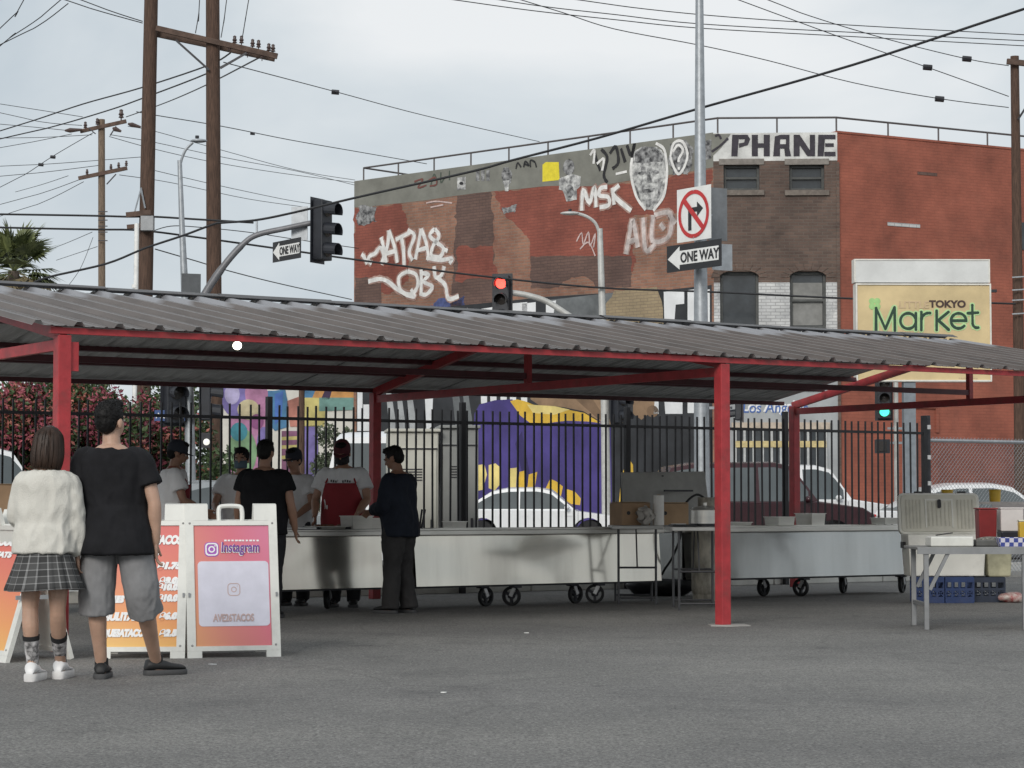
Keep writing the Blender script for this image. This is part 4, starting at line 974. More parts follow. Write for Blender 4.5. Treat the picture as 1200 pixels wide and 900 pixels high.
# --- tall tapered pole with NO RIGHT TURN and ONE WAY (Y = 34)
YN = 34
b = AT(823, 587, YN); b.z = 0
sn = thing('street_pole', 'tall tapered grey pole carrying a no right turn sign', 'street pole', b)
wpart(sn, 'pole', GALV, lambda mb: mb.tube([b, AT(821.5, 400, YN), AT(820.5, 200, YN), AT(819.5, -40, YN)], [.125, .108, .085, .055], 16), 40)
wpart(sn, 'base_collar', GALV, lambda mb: mb.lathe([(.2, 0), (.2, .1), (.14, .2)], b, 14), 40)
def hang(px, py, Y): return AT(px, py, Y)
q0 = AT(793.5, 285, YN + .02)
frn = FR(q0, -NY)                              # plane of the signs, seen from the left
WS = .80; HS = .80
mb = MB(); mb.prism(rect(0, 0, WS, HS), frn, -.006, 0); ns = mb.build('no_right_turn_sign', SGNW, sn, world=True, bevel=.001)
def ring(mb, fr, c, r0, r1, d0, d1, n=40):
    vs = []; fs = []
    for k in range(n):
        a = 2 * math.pi * k / n
        for r_, d in ((r0, d0), (r1, d0), (r0, d1), (r1, d1)): vs.append(fr.p(c[0] + r_ * math.cos(a), c[1] + r_ * math.sin(a), d))
    for k in range(n):
        i, j = k * 4, ((k + 1) % n) * 4; fs += [(i, i + 1, j + 1, j), (i + 2, j + 2, j + 3, i + 3), (i, j, j + 2, i + 2), (i + 1, i + 3, j + 3, j + 1)]
    mb.add(vs, fs)
mb = MB(); ring(mb, FR(frn.p(0, 0), frn.u, frn.v, frn.w), (WS / 2, HS / 2), .30, .36, .007, .009); mb.build('red_ring', SGNR, ns, world=True)
mb = MB(); ribbon(mb, [Vector((WS / 2 - .22, HS / 2 + .22)), Vector((WS / 2 + .22, HS / 2 - .22))], .075, frn, .0095, .0115); mb.build('red_bar', SGNR, ns, world=True)
mb = MB(); mb.prism(rect(.27, .16, .345, .50), frn, .001, .005); mb.prism(rect(.345, .43, .48, .50), frn, .001, .005); mb.build('arrow', SGNB, ns, world=True)
mb = MB(); mb.prism([(.48, .355), (.62, .465), (.48, .575)], frn, .001, .005); mb.build('arrow_head', SGNB, ns, world=True)
mb = MB(); ring(mb, frn, (WS / 2, HS / 2), .372, .374, .001, .003)
for px, py in ((813, 232), (813, 270)): wpart(sn, 'bolt', GALV, lambda mb: mb.ell(frn.p(.4, .05 if py > 250 else .75, .003), (.012, .012, .012), 8, 5))
q1 = AT(781.5, 320, YN); one_way(sn, FR(q1, -NY), 1.28, .40)
# crossing signs on the other side of the pole, seen from behind
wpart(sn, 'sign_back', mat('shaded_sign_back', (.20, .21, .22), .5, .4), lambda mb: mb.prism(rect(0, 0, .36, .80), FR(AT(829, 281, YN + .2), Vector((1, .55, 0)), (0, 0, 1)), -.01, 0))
wpart(sn, 'sign_back', ALU, lambda mb: mb.prism(rect(0, 0, .36, .40), FR(AT(835, 316, YN + .2), Vector((1, .55, 0)), (0, 0, 1)), -.01, 0))
signal_head(sn, AT(866, 478, YN - .2), .52, R(-100), None, 2)
wpart(sn, 'bracket', GALV, lambda mb: mb.bar(AT(824, 478, YN), AT(858, 478, YN), .04, .04))
wpart(sn, 'bracket', GALV, lambda mb: mb.bar(AT(818, 252, YN), AT(834, 252, YN + .2), .03, .03))
# --- market sign on its own post (Y = 44)
YK = 44
b = AT(1066, 587, YK); b.z = 0
mk = thing('market_sign', 'tan market signboard with green lettering on a grey post', 'sign', b)
wpart(mk, 'post', mat('grey_blue_post', (.20, .225, .25), .5, .2, var=.12, dirt=.2), lambda mb: mb.box(Vector((b.x, b.y, HZ(440, YK) / 2)), (.23, .23, HZ(440, YK))))
fk = FR(AT(1003.5, 447, YK - .16), (1, .02, 0)); KW = (AT(1161, 447, YK).x - fk.o.x); KH = HZ(333, YK) - fk.o.z; KT = HZ(306, YK) - fk.o.z
TANP = mat('sign_panel_tan', (.60, .47, .255), .5, var=.12, scale=1.5, dirt=.12)
def kp(name, poly, d0, d1, m): mb = MB(); mb.prism(poly, fk, d0, d1); return mb.build(name, m, mk, world=True)
body = kp('sign_panel', rect(.03, .03, KW - .03, KH - .03), -.28, 0, TANP)
FRM = mat('sign_frame_cream', (.70, .68, .62), .5, var=.08, dirt=.2)
for r_ in (rect(0, 0, KW, .03), rect(0, KH - .03, KW, KH), rect(0, .03, .03, KH - .03), rect(KW - .03, .03, KW, KH - .03)): kp('frame', r_, -.3, .025, FRM)
kp('top_panel', rect(.0, KH + .02, KW - .04, KT), -.28, .0, mat('top_panel_white', (.62, .63, .62), .55, var=.08, scale=1.5, dirt=.15))
for r_ in (rect(0, KT, KW - .04, KT + .025), rect(-.025, KH + .02, 0, KT + .025), rect(KW - .04, KH + .02, KW - .015, KT + .025)): kp('frame', r_, -.29, .015, FRM)
GRNL = mat('letter_glow_green', (.42, .62, .30), .5); GRND = mat('letter_dark_green', (.012, .045, .025), .5); TKY = mat('letter_dark_brown', (.05, .025, .02), .5); LTL = mat('letter_faded', (.52, .39, .24), .5); CLV = mat('clover_green', (.33, .56, .22), .5)
def kt(s, size, px, py, m, bold, wpx, lift=.003, name='lettering', dpt=.006):
    a = fk.hit(px, py); a2 = fk.hit(px + wpx, py)
    o = text(s, size, FR(fk.p(a[0], a[1]), fk.u, fk.v, fk.w), m, mk, bold=bold, lift=lift, name=name, depth=dpt)
    xs = [v.co.x for v in o.data.vertices]; w = max(xs) - min(xs); k = (a2[0] - a[0]) / w; x0 = min(xs)
    for v in o.data.vertices: v.co.x = x0 + (v.co.x - x0) * k
    return o
def zk(x, y): return fk.hit(980 + x / 5.295, 290 + y / 5.295)
def arc_(cx, cy, r, a0, a1, n=16): return [(cx + r * math.cos(R(a0 + (a1 - a0) * i / n)), cy - r * math.sin(R(a0 + (a1 - a0) * i / n))) for i in range(n + 1)]
MKT = [[[(246, 515), (246, 376)], [(246, 376), (304, 505)], [(304, 505), (360, 372)], [(361, 372), (363, 515)]], [arc_(445, 456, 48, 0, 360, 26), [(493, 408), (493, 510)]], [[(527, 400), (527, 512)], arc_(573, 452, 46, 180, 80, 10)],
       [[(622, 392), (622, 512)], [(695, 400), (632, 452)], [(632, 452), (697, 510)]], [[(712, 454), (805, 454)], arc_(758, 455, 47, 0, 318, 24)], [[(843, 358), (845, 470)], arc_(873, 470, 28, 180, 285, 8), [(815, 408), (878, 404)]]]
for gi, (mm, ww, d0_, d1_) in enumerate(((GRNL, .105, .001, .006), (GRND, .052, .008, .016))):
    for gl in MKT:
        mb = MB()
        for si, ln in enumerate(gl):
            pts = [Vector(zk(*q)) for q in ln]; ribbon(mb, pts, ww, fk, d0_, d1_ + .0006 * si)
            for q in (pts[0], pts[-1]): mb.prism(disc((q.x, q.y), ww / 2, 12), fk, d0_, d1_ + .0006 * si + .0003)
        mb.build('lettering', mm, mk, world=True)
kt('LITTLE', .185, 1053, 361, LTL, .004, 35); kt('TOKYO', .185, 1089, 360, TKY, .008, 43)
for k in range(4):
    a = R(90 * k + 45); c = fk.hit(1025, 356); mb = MB(); mb.prism(disc((c[0] + .072 * math.cos(a), c[1] + .072 * math.sin(a)), .062, 14), fk, .001 + .001 * k, .006 + .001 * k); mb.build('clover_leaf', CLV, mk, world=True)
for k in range(9):
    mb = MB(); mb.prism(rect(1.98 + k * .042, .05, 2.01 + k * .042, .075), fk, .001, .004); mb.build('faded_print', LTL, mk, world=True)

# ================================================================== overhead wires
WIRE = mat('wire_black', (.02, .02, .022), .6)
LONG = 'thin black overhead wires strung across the sky'
def wire(pts, Y0, Y1, r, label, group=None, marks=()):
    def out_(q): return q[0] < 0 or q[0] > 1200 or q[1] < 0
    pts = list(pts)
    for a_, b_, ins_ in ((0, 1, True), (-1, -2, False)):      # a wire that leaves the view goes on
        if out_(pts[a_]):
            d_ = Vector(pts[a_]) - Vector(pts[b_]); e_ = Vector(pts[a_]) + d_.normalized() * 320
            pts.insert(0, tuple(e_)) if ins_ else pts.append(tuple(e_))
    n = len(pts); x0, x1 = pts[0][0], pts[-1][0]
    P = []
    for (x, y) in pts:
        f = (x - x0) / (x1 - x0) if abs(x1 - x0) > 25 else 0
        P.append(AT(x, y, Y0 + (Y1 - Y0) * f))
    mb = MB(); o0 = P[0].copy(); mb.tube([q - o0 for q in bez(P, 5)], r, 5)
    if marks:
        t = thing('overhead_wire', label, 'wire', o0, 0, group); mb.build('wire', WIRE, t)
        for (x, y) in marks:
            f = (x - x0) / (x1 - x0); c = AT(x, y, Y0 + (Y1 - Y0) * f); mb = MB(); mb.tube([c - o0 - Vector((.11, 0, -.01)), c - o0 + Vector((.11, 0, -.01))], .075, 8); mb.build('marker', DARKMETAL, t)
        return t
    o = mb.build('overhead_wire', WIRE, None); o.location = o0; return tag(o, label, 'wire', group)
wire([(40, 331), (60, 324), (125, 309), (170, 291), (215, 276), (250, 263), (262, 261), (300, 258), (345, 249), (420, 231), (553, 201), (600, 188), (700, 162), (820, 127), (1000, 76), (1205, 9)], 40, 30, .021, 'thick black cable rising diagonally past the tall grey street pole')
wire([(-5, 251), (60, 252), (115, 253), (150, 254), (180, 254), (230, 257), (297, 261)], 56, 54.5, .026, 'black cable tied to the upper bracket of the pole with cable boxes')
wire([(-5, 266.5), (60, 268), (115, 269), (165, 270), (230, 278), (330, 292), (400, 302), (460, 310), (560, 323), (700, 337), (830, 342), (1000, 350), (1190, 356)], 55, 57.7, .026, 'black cable running in front of the brick mural wall to the right wooden pole')
wire([(182, 292), (230, 306), (270, 318), (330, 333), (412, 351)], 55, 75, .016, 'thin black wire dropping from the wooden pole to the mural building')
wire([(178, 271), (200, 265), (230, 266), (290, 272), (350, 281), (420, 291)], 55, 68, .012, 'fine wire sagging behind the curved mast arm')
g1 = 'wires with black markers between the poles'
wire([(160, 131), (182, 135), (260, 148), (340, 164), (420, 178), (500, 192)], 99, 130, .022, 'thin wire with a dark marker leaving the slim wooden pole', g1, marks=((296, 156.5),))
wire([(262, 73), (300, 83), (395, 108), (500, 136), (632, 166)], 55, 90, .014, 'thin wire with a dark marker descending from the insulator crossarm', g1, marks=((393, 108),))
g2 = 'wires rising from the slim pole to the insulator crossarm'
lab2 = 'thin wire climbing from the slim wooden pole towards the paired poles'
for pts in ([(-5, 155), (40, 141), (97, 122), (165, 103), (243, 77), (270, 62)], [(-5, 164), (60, 149), (125, 130), (165, 116), (243, 86), (290, 61)], [(148, 137), (165, 131), (200, 118), (243, 99), (303, 68)]):
    wire(pts, 99, 56, .022, lab2, g2)
g3 = 'wires in the upper left corner of the sky'
for pts in ([(-5, 58), (12, 44), (45, 22), (78, -6)], [(-5, 38), (20, 14), (31, -6)], [(-5, 55), (45, 30), (80, 4)], [(62, -5), (110, 11), (167, 27)], [(82, -5), (130, 13), (167, 25)]):
    wire(pts, 60, 55, .013, 'thin wire crossing the upper sky left of the paired poles', g3)
g4 = 'wires attached to the slim pole from the left'
lab4 = ('thin wire fixed to the upper crossarm of the slim wooden pole', 'thin wire fixed to the lower crossarm of the slim wooden pole', 'thin wire fixed to the step pegs of the slim wooden pole')
for wi, pts in enumerate(([(-5, 121), (40, 128), (97, 137)], [(-5, 131), (50, 143), (96, 147)], [(-5, 145), (40, 149), (80, 153)], [(-5, 174), (40, 166), (84, 157)], [(-5, 162), (50, 161), (108, 158)], [(-5, 195), (60, 192), (165, 184)], [(-5, 207), (50, 202), (115, 194)],
            [(18, 225), (50, 216), (80, 206)], [(-5, 241), (50, 226), (92, 211)], [(-5, 255), (50, 237), (98, 213)], [(45, 297), (75, 286), (108, 272)], [(66, 305), (90, 297), (114, 289)])):
    wire(pts, 120, 100, .015, lab4[0 if wi < 5 else 1 if wi < 10 else 2], (g4 + ', upper crossarm', g4 + ', lower crossarm', g4 + ', step pegs')[0 if wi < 5 else 1 if wi < 10 else 2])
wire([(-5, 222), (30, 204), (62, 183), (110, 155)], 110, 100, .016, 'thin guy wire with two dark markers beside the slim wooden pole', marks=((48, 193), (62, 184)))
wire([(80, 335), (95, 313), (109, 278)], 101, 100, .012, 'fine stay wire dropping from the slim wooden pole behind the palm')
g5 = 'faint wires behind the left signal pole'
for pts in ([(128, 160), (182, 175), (250, 190), (330, 203), (416, 214)], [(150, 148), (182, 154), (260, 176), (350, 200), (416, 211)], [(130, 158), (182, 167), (260, 184), (350, 201), (416, 217)], [(182, 200), (250, 216), (330, 233), (372, 240)], [(140, 205), (200, 214), (290, 233), (360, 243)]):
    wire(pts, 100, 130, .016, 'faint thin wire spanning the sky behind the curved mast arm', g5)
g6 = 'wires across the sky above the brick building'
for pts in ([(505, -4), (620, 12), (720, 23), (820, 33), (1000, 43), (1205, 54)], [(560, -4), (640, 8), (720, 17), (820, 28), (1000, 38), (1205, 48)], [(650, -4), (760, 11), (880, 22), (1040, 32), (1205, 41)]):
    wire(pts, 50, 58, .012, 'thin wire crossing the sky above the brick building', g6)
wire([(598, -4), (660, 15), (720, 34), (820, 53), (900, 71), (1000, 97), (1100, 115.5), (1182, 126)], 50, 57.8, .012, 'thin wire with a dark marker, lowest of those reaching the right wooden pole', marks=((1101, 116),))
wire([(855, -4), (920, 20), (1000, 49), (1087, 79), (1182, 113)], 50, 57.8, .012, 'thin wire with a dark marker halfway up to the right wooden pole', marks=((1087, 79),))
wire([(890, -4), (950, 19), (1040, 46), (1133, 69), (1182, 77)], 50, 57.8, .012, 'thin wire with a dark marker, topmost of those reaching the right wooden pole', marks=((1133, 69),))
g7 = 'upright jumper wires above the insulator crossarm'
for pts in ([(234, -4), (233, 15), (229, 39)], [(266, -4), (263, 20), (259, 44)], [(292, -4), (288, 20), (283, 50)]):
    wire(pts, 54.8, 54.8, .012, 'short upright wire rising from the insulator crossarm', g7)
# ================================================================== vehicles
GLASSC = mat('car_glass', (.085, .10, .105), .05, 0, var=.2, scale=1, spec=.7)
TYRE = mat('tyre', (.013, .013, .014), .8); RIM = mat('alloy_rim', (.42, .42, .43), .3, .7); CHRM = mat('chrome', (.6, .6, .62), .15, 1)
TAIL = mat('tail_light', (.42, .02, .02), .2); HEADL = mat('head_light', (.62, .64, .66), .1, spec=.8); BLKTRIM = mat('black_trim', (.02, .02, .022), .5)
def car(label, loc, yaw, paint, L=4.6, W=1.8, H=1.45, kind='sedan'):
    t = thing('parked_car' if kind != 'van' else 'parked_van', label, 'car' if kind != 'van' else 'van', loc, yaw)
    wb = L * .59; xf, xr = L / 2 - (L - wb) * .46, -L / 2 + (L - wb) * .54; wr = .33 if kind == 'sedan' else .36
    gz = .2; belt = H * (.63 if kind == 'sedan' else .60); hood = H * .60 if kind == 'sedan' else H * .60
    def arch(x): return [(x + (wr + .07) * math.cos(a), wr * .98 + (wr + .07) * math.sin(a)) for a in [math.pi * k / 10 for k in range(11)]]
    bot = [(-L / 2 + .06, gz + .12), (-L / 2 + .12, gz)] + [p for p in reversed(arch(xr)) if p[1] > gz] + [p for p in reversed(arch(xf)) if p[1] > gz] + [(L / 2 - .14, gz), (L / 2 - .04, gz + .10)]
    if kind == 'sedan': top = [(L / 2, H * .36), (L / 2 - .06, H * .47), (L / 2 - .35, H * .535), (L / 2 - 1.25, H * .62), (0, belt), (-L / 2 + 1.0, belt + .01), (-L / 2 + .12, H * .66), (-L / 2 + .01, H * .55), (-L / 2, H * .38)]
    else: top = [(L / 2, H * .36), (L / 2 - .04, H * .48), (L / 2 - .25, H * .55), (L / 2 - 1.15, H * .62), (0, belt), (-L / 2 + .3, belt), (-L / 2 + .05, belt), (-L / 2, H * .45)]
    prof = bot + top
    def slice_(y, s, dz=0): 
        cx, cz = 0, H * .42
        return [Vector((cx + (x - cx) * (1 - s * .012), y, cz + (z - cz) * (1 - s * (.05 if z > cz else .0)) )) for x, z in prof]
    ys = [(-W / 2, 1.6), (-W / 2 + .03, .5), (-W / 2 + .14, 0), (0, -.3), (W / 2 - .14, 0), (W / 2 - .03, .5), (W / 2, 1.6)]
    mb = MB(); mb.rings([slice_(y, s) for y, s in ys]); body = mb.build('body', paint, t, 35)
    # greenhouse
    if kind == 'sedan': gp = [(L * .24, belt - .02), (L * .10, H - .06), (L * .02, H), (-L * .14, H - .01), (-L * .22, H - .08), (-L * .385, belt + .0)]
    elif kind == 'suv': gp = [(L * .25, belt - .02), (L * .135, H - .07), (L * .06, H), (-L * .30, H - .02), (-L * .40, H - .09), (-L * .475, belt)]
    else: gp = [(L * .27, belt - .02), (L * .17, H - .08), (L * .10, H), (-L * .42, H - .01), (-L * .475, H - .10), (-L * .488, belt)]
    def yw(z, k): return (W / 2 - .06) - (z - belt) / (H - belt) * .19 * k
    gs = []
    for s in (-1, -.8, 0, .8, 1):
        gs.append([Vector((x, (yw(z, 1) * s), z + (.0 if abs(s) == 1 else .025 if abs(s) == .8 else .04) * (1 if z > belt + .1 else 0))) for x, z in gp])
    mb = MB(); mb.rings(gs); mb.build('roof', paint, t, 35)
    # side windows (split by pillars), front and rear screens
    xw0, xw1 = gp[-1][0] + .16, gp[0][0] - .18
    splits = {'sedan': [.0, .50, 1.0], 'suv': [0, .30, .64, 1.0], 'van': [0, .36, .70, 1.0]}[kind]
    def zt(x):
        for (xa, za), (xb, zb) in zip(gp[:-1], gp[1:]):
            if xb <= x <= xa: return za + (zb - za) * (xa - x) / (xa - xb)
        return belt
    for s in (-1, 1):
        for a, b in zip(splits[:-1], splits[1:]):
            xa, xb = xw0 + (xw1 - xw0) * a + .035, xw0 + (xw1 - xw0) * b - .035
            pts = []
            for k in range(7):
                x = xa + (xb - xa) * k / 6; pts.append((x, max(zt(x) - .075, belt + .03)))
            lo = [(xb, belt + .025), (xa, belt + .025)]
            outline = pts + lo
            vs = [Vector((x, s * (yw(z, 1) + .006), z)) for x, z in outline] + [Vector((x, s * (yw(z, 1) - .012), z)) for x, z in outline]; n = len(outline)
            mb = MB(); mb.add(vs, [tuple(range(n)), tuple(range(n, 2 * n))[::-1]] + [(i, (i + 1) % n, (i + 1) % n + n, i + n) for i in range(n)]); mb.build('side_window', GLASSC, t)
        for xd in ({'sedan': (.05, L * .25), 'suv': (.0, L * .22), 'van': (.2, L * .24)}[kind]):
            mb = MB(); mb.box((xd - .22, s * (W / 2 + .0), belt - .14), (.16, .03, .025)); mb.build('door_handle', paint, t)
            mb = MB(); mb.box((xd, s * (W / 2 - .002), (belt + gz) / 2 + .08), (.008, .008, belt - gz - .2)); mb.build('door_gap', BLKTRIM, t)
        mb = MB(); mb.ell((L * .19, s * (W / 2 + .08), belt + .06), (.07, .10, .065), 10, 6); mb.build('mirror', paint, t, True)
        mb = MB(); mb.ell((L / 2 - .16, s * (W / 2 - .22), H * .45), (.17, .17, .06), 12, 6); mb.build('headlight', HEADL, t, True)
        mb = MB(); mb.box((-L / 2 + .10, s * (W / 2 - .15), H * (.56 if kind == 'sedan' else .62)), (.22, .30, .13 if kind == 'sedan' else .30)); mb.build('tail_light', TAIL, t, bevel=.03)
    for (i0, i1, sgn) in ((0, 1, 1), (-1, -2, -1)):
        (xa, za), (xb, zb) = gp[i0], gp[i1]
        if kind == 'sedan' and sgn < 0: pass
        d = Vector((zb - za, 0, xa - xb)).normalized() * .012 if sgn > 0 else Vector((-(zb - za), 0, xa - xb)).normalized() * .012
        if d.x * sgn < 0: d = -d
        q = []
        for f, ww in ((.06, .93), (.92, .90)):
            x, z = xa + (xb - xa) * f, za + (zb - za) * f
            for s in (-1, 1): q.append(Vector((x, s * yw(z, 1) * ww, z)) + d)
        mb = MB(); mb.add(q + [v - d * 2 for v in q], [(0, 1, 3, 2), (4, 6, 7, 5), (0, 4, 5, 1), (2, 3, 7, 6), (0, 2, 6, 4), (1, 5, 7, 3)]); mb.build('windscreen' if sgn > 0 else 'rear_window', GLASSC, t)
    mb = MB(); mb.box((L / 2 - .03, 0, H * .30), (.06, W * .6, .16)); mb.build('grille', BLKTRIM, t)
    for x in (xf, xr):
        for s in (-1, 1):
            y = s * (W / 2 - .11)
            mb = MB(); mb.lathe([(wr * .62, -.1), (wr * .93, -.1), (wr, -.06), (wr, .06), (wr * .93, .1), (wr * .62, .1)], (x, y, wr), 24, 'y'); w = mb.build('wheel', TYRE, t, 40)
            mb = MB(); mb.lathe([(.03, .085), (.06, .085), (.06, .04)], (x, y, wr), 12, 'y') if s > 0 else mb.lathe([(.03, -.085), (.06, -.085), (.06, -.04)], (x, y, wr), 12, 'y')
            for k in range(5):
                a = 2 * math.pi * k / 5; mb.bar((x, y + s * .07, wr), (x + wr * .63 * math.cos(a), y + s * .085, wr + wr * .63 * math.sin(a)), .05, .03, (0, 1, 0))
            ring_ = MB(); mb.lathe([(wr * .60, s * .02), (wr * .60, s * .095), (wr * .65, s * .095)], (x, y, wr), 24, 'y', cap=False); mb.build('rim', RIM, w, 40)
            mb = MB(); mb.lathe([(.02, -.02), (wr * .6, -.02), (wr * .6, .0), (.02, .0)], (x, y, wr), 20, 'y'); mb.build('brake_disc', DARKMETAL, w)
    return t
CWHITE = mat('white_car_paint', (.74, .75, .76), .22, var=.03, spec=.6); CMAR = mat('maroon_car_paint', (.042, .013, .017), .22, .2, var=.15, spec=.6)
CSIL = mat('silver_car_paint', (.34, .36, .37), .25, .4, var=.06)
# white sedan in front of the purple mural: length axis along the mural wall
yawL = math.atan2(-dL.y, -dL.x)
c = G(628, 640)
YC = 57.2
pc = AT(626, 587, YC); pc.z = .0
car('white sedan parked below the purple and gold mural', pc, R(-4), CWHITE, 4.55, 1.8, 1.44)
pc = AT(884, 587, 43); pc.z = 0
car('dark maroon sport utility car waiting behind the iron fence', pc, R(5), CMAR, 4.25, 1.9, 1.83, 'suv')
pc = AT(922, 587, 51); pc.z = 0
car('white people carrier beside the red painted wall', pc, R(8), CWHITE, 4.7, 1.95, 1.90, 'van')
pc = AT(1146, 587, 44.5); pc.z = 0
car('white sedan with red tail light behind the chain link fence', pc, R(5), CWHITE, 4.7, 1.82, 1.45)
pc = AT(238, 587, 36); pc.z = 0
car('silver car partly hidden behind the cook in a cap', pc, R(180 + 24), CSIL, 4.5, 1.8, 1.42)
pc = AT(-48, 587, 38); pc.z = 0
car('white tall vehicle at the flowering shrubs', pc, R(20), CWHITE, 4.6, 1.9, 2.0, 'van')
pc = AT(473, 587, 38); pc.z = 0
car('white van half hidden behind the pale metal cabinet', pc, R(84), CWHITE, 4.6, 1.95, 2.2, 'van')
# ================================================================== metal cabinets behind the fence
def cabinet(px0, px1, ptop, Y, m, label, doors):
    a, b = AT(px0, 587, Y), AT(px1, 587, Y); W = b.x - a.x; H = HZ(ptop, Y)
    t = thing('utility_cabinet', label, 'cabinet', ((a.x + b.x) / 2, Y + .4, 0), R(6))
    mb = MB(); mb.box((0, 0, H / 2), (W, .8, H)); mb.build('body', m, t, bevel=.015)
    mb = MB(); mb.box((0, -.02, H + .02), (W + .05, .86, .04)); mb.build('top_cap', m, t, bevel=.008)
    for k in range(doors):
        x = -W / 2 + W * (k + .5) / doors
        mb = MB(); mb.box((x, -.412, H / 2 - .05), (W / doors - .05, .02, H - .3)); d = mb.build('door', m, t, bevel=.006)
        mb = MB(); mb.bar((x + W / doors / 2 - .09, -.44, H * .36), (x + W / doors / 2 - .09, -.44, H * .36 + .16), .025, .03); mb.build('handle', DARKMETAL, d)
        for j in range(5): mb = MB(); mb.box((x - .02, -.425, H * .76 - j * .035), (W / doors * .4, .01, .014)); mb.build('vent_slot', DARKMETAL, d)
    mb = MB(); mb.box((0, -.425, H - .22), (W - .03, .02, .018)); mb.build('drip_rail', DARKMETAL, t)
    return t
cabinet(452, 510, 506, 29.5, mat('beige_cabinet', (.50, .49, .43), .5, .1, var=.08, scale=2, dirt=.2), 'pale beige metal cabinet behind the fence with a dark rail', 1)
cabinet(513, 557, 502, 29.7, mat('grey_cabinet', (.27, .275, .265), .45, .3, var=.1, scale=2, dirt=.2), 'grey metal cabinet behind the fence next to the beige cabinet', 1)
# ================================================================== taco carts, tables and what is on them
def loc_on(px, c, z=0): return LN(px, c, z)
STEELW = mat('cart_panel_steel', (.60, .572, .505), .17, .86, var=.05, scale=1.4, stretch=(3, 1, .3), dirt=.18)  # warm reflected light is mixed into the steel's colour
STEELC = mat('cart_panel_steel_in_shade', (.42, .432, .425), .19, .82, var=.05, scale=1.4, stretch=(3, 1, .3), dirt=.18)  # same steel toned down: shade and sky reflection put into the colour
def caster(parent, x, y, z, turn, r=.105):
    t = parent
    mb = MB(); mb.box((x, y, z - .02), (.10, .10, .02)); f = mb.build('caster', DARKMETAL, t)
    rot = Matrix.Rotation(turn, 3, 'Z'); q = lambda a: Vector((x, y, 0)) + rot @ Vector(a)
    for s in (-1, 1):
        mb = MB(); mb.bar(q((.0, s * .034, z - .03)), q((.045, s * .034, r)), .012, .04); mb.build('fork', mat('zinc', (.5, .5, .5), .4, .7), f)
    mb = MB(); prof = [(r * .72, -.022), (r * .95, -.022), (r, -.012), (r, .012), (r * .95, .022), (r * .72, .022)]; n = 22; rings_ = []
    for r_, w in prof: rings_.append([q((.045 + r_ * math.cos(2 * math.pi * k / n), w, r + r_ * math.sin(2 * math.pi * k / n))) for k in range(n)])
    rings_.append(rings_[0]); mb.rings(rings_, cap=False); mb.build('tyre', RUBBER, f, 40)
    mb = MB()
    for k in range(3):
        a = 2 * math.pi * k / 3 + .5; mb.bar(q((.045, 0, r)), q((.045 + r * .76 * math.cos(a), 0, r + r * .76 * math.sin(a))), .03, .035, rot @ Vector((0, 1, 0)))
    mb.lathe([(.02, -.03), (.03, -.03), (.03, .03), (.02, .03)], q((.045, 0, r)), 10, 'y'); mb.build('hub', DARKMETAL, f)
def cart(px0, px1, c0, label, m, depth=.62, ztop=.825, zbot=.235, casters=()):
    a, b = LN(px0, c0), LN(px1, c0); L = (b - a).length
    t = thing('taco_cart', label, 'food cart', a, TH)
    # dented front panel as a grid, tilted up so it mirrors bright sky
    nx, nz_ = max(12, int(L / .09)), 8; vs = []; fs = []
    for j in range(nz_ + 1):
        for i in range(nx + 1):
            x, z = L * i / nx, zbot + (ztop - .06 - zbot) * j / nz_
            d = .012 * noise.noise((x * 1.5 + px0, z * 2.2, .3)) + .0018 * noise.noise((x * 6 + px0, z * 7, 1.3)) - .045 * (1 - j / nz_)
            pass
            vs.append(Vector((x, d, z)))
    w = nx + 1
    for j in range(nz_):
        for i in range(nx): k = j * w + i; fs.append((k, k + 1, k + 1 + w, k + w))
    mb = MB(); mb.add(vs, fs); mb.build('front_panel', m, t, True)
    for x in (0.004, L - .004): mb = MB(); mb.box((x, depth / 2 + .01, (zbot + ztop - .06) / 2), (.008, depth - .02, ztop - .06 - zbot)); mb.build('side_panel', m, t)
    mb = MB(); mb.box((L / 2, depth - .004, (zbot + ztop - .06) / 2), (L - .02, .008, ztop - .06 - zbot)); mb.build('back_panel', m, t)
    mb = MB(); mb.box((L / 2, depth / 2, zbot - .012), (L, depth, .02)); mb.build('bottom_frame', DARKMETAL, t)
    mb = MB(); mb.box((L / 2, depth / 2, ztop - .03), (L + .06, depth + .12, .055)); mb.build('counter_top', STEEL, t, bevel=.008)
    # counter rim round a sunken tray
    for (x, y, sx, sy) in ((L / 2, -.05, L + .06, .02), (L / 2, depth + .05, L + .06, .02), (-.02, depth / 2, .02, depth + .08), (L + .02, depth / 2, .02, depth + .08)):
        mb = MB(); mb.box((x, y, ztop + .004), (sx, sy, .014)); mb.build('counter_rim', STEEL, t)
    for (x, y, tn) in casters: caster(t, x if x >= 0 else L + x, y, zbot - .01, tn)
    # legs of the frame
    return t, L
C0 = 20.35
cart1, L1_ = cart(150, 447, C0, 'long steel taco cart with the red aproned cook behind it', STEELW, casters=((.2, .1, .3), (.2, .52, 1.0), (-.35, .52, .8)))
cart2, L2_ = cart(485.5, 772, C0 - .05, 'steel taco cart with dented front beside the customer in dark trousers', STEELW, casters=((.93, .10, .2), (1.30, .02, 2.2), (2.12, .1, .2), (2.42, .02, 2.4)))
cart3, L3_ = cart(800, 1068, C0 + .05, 'grey steel taco cart beyond the middle red post', STEELC, casters=((1.42, .30, .2), (1.83, .0, 1.9), (2.82, .42, .5), (-.10, .10, .5)))
def on_cart(px, c, dz=0): p = LN(px, c); p.z = .828 + dz; return p
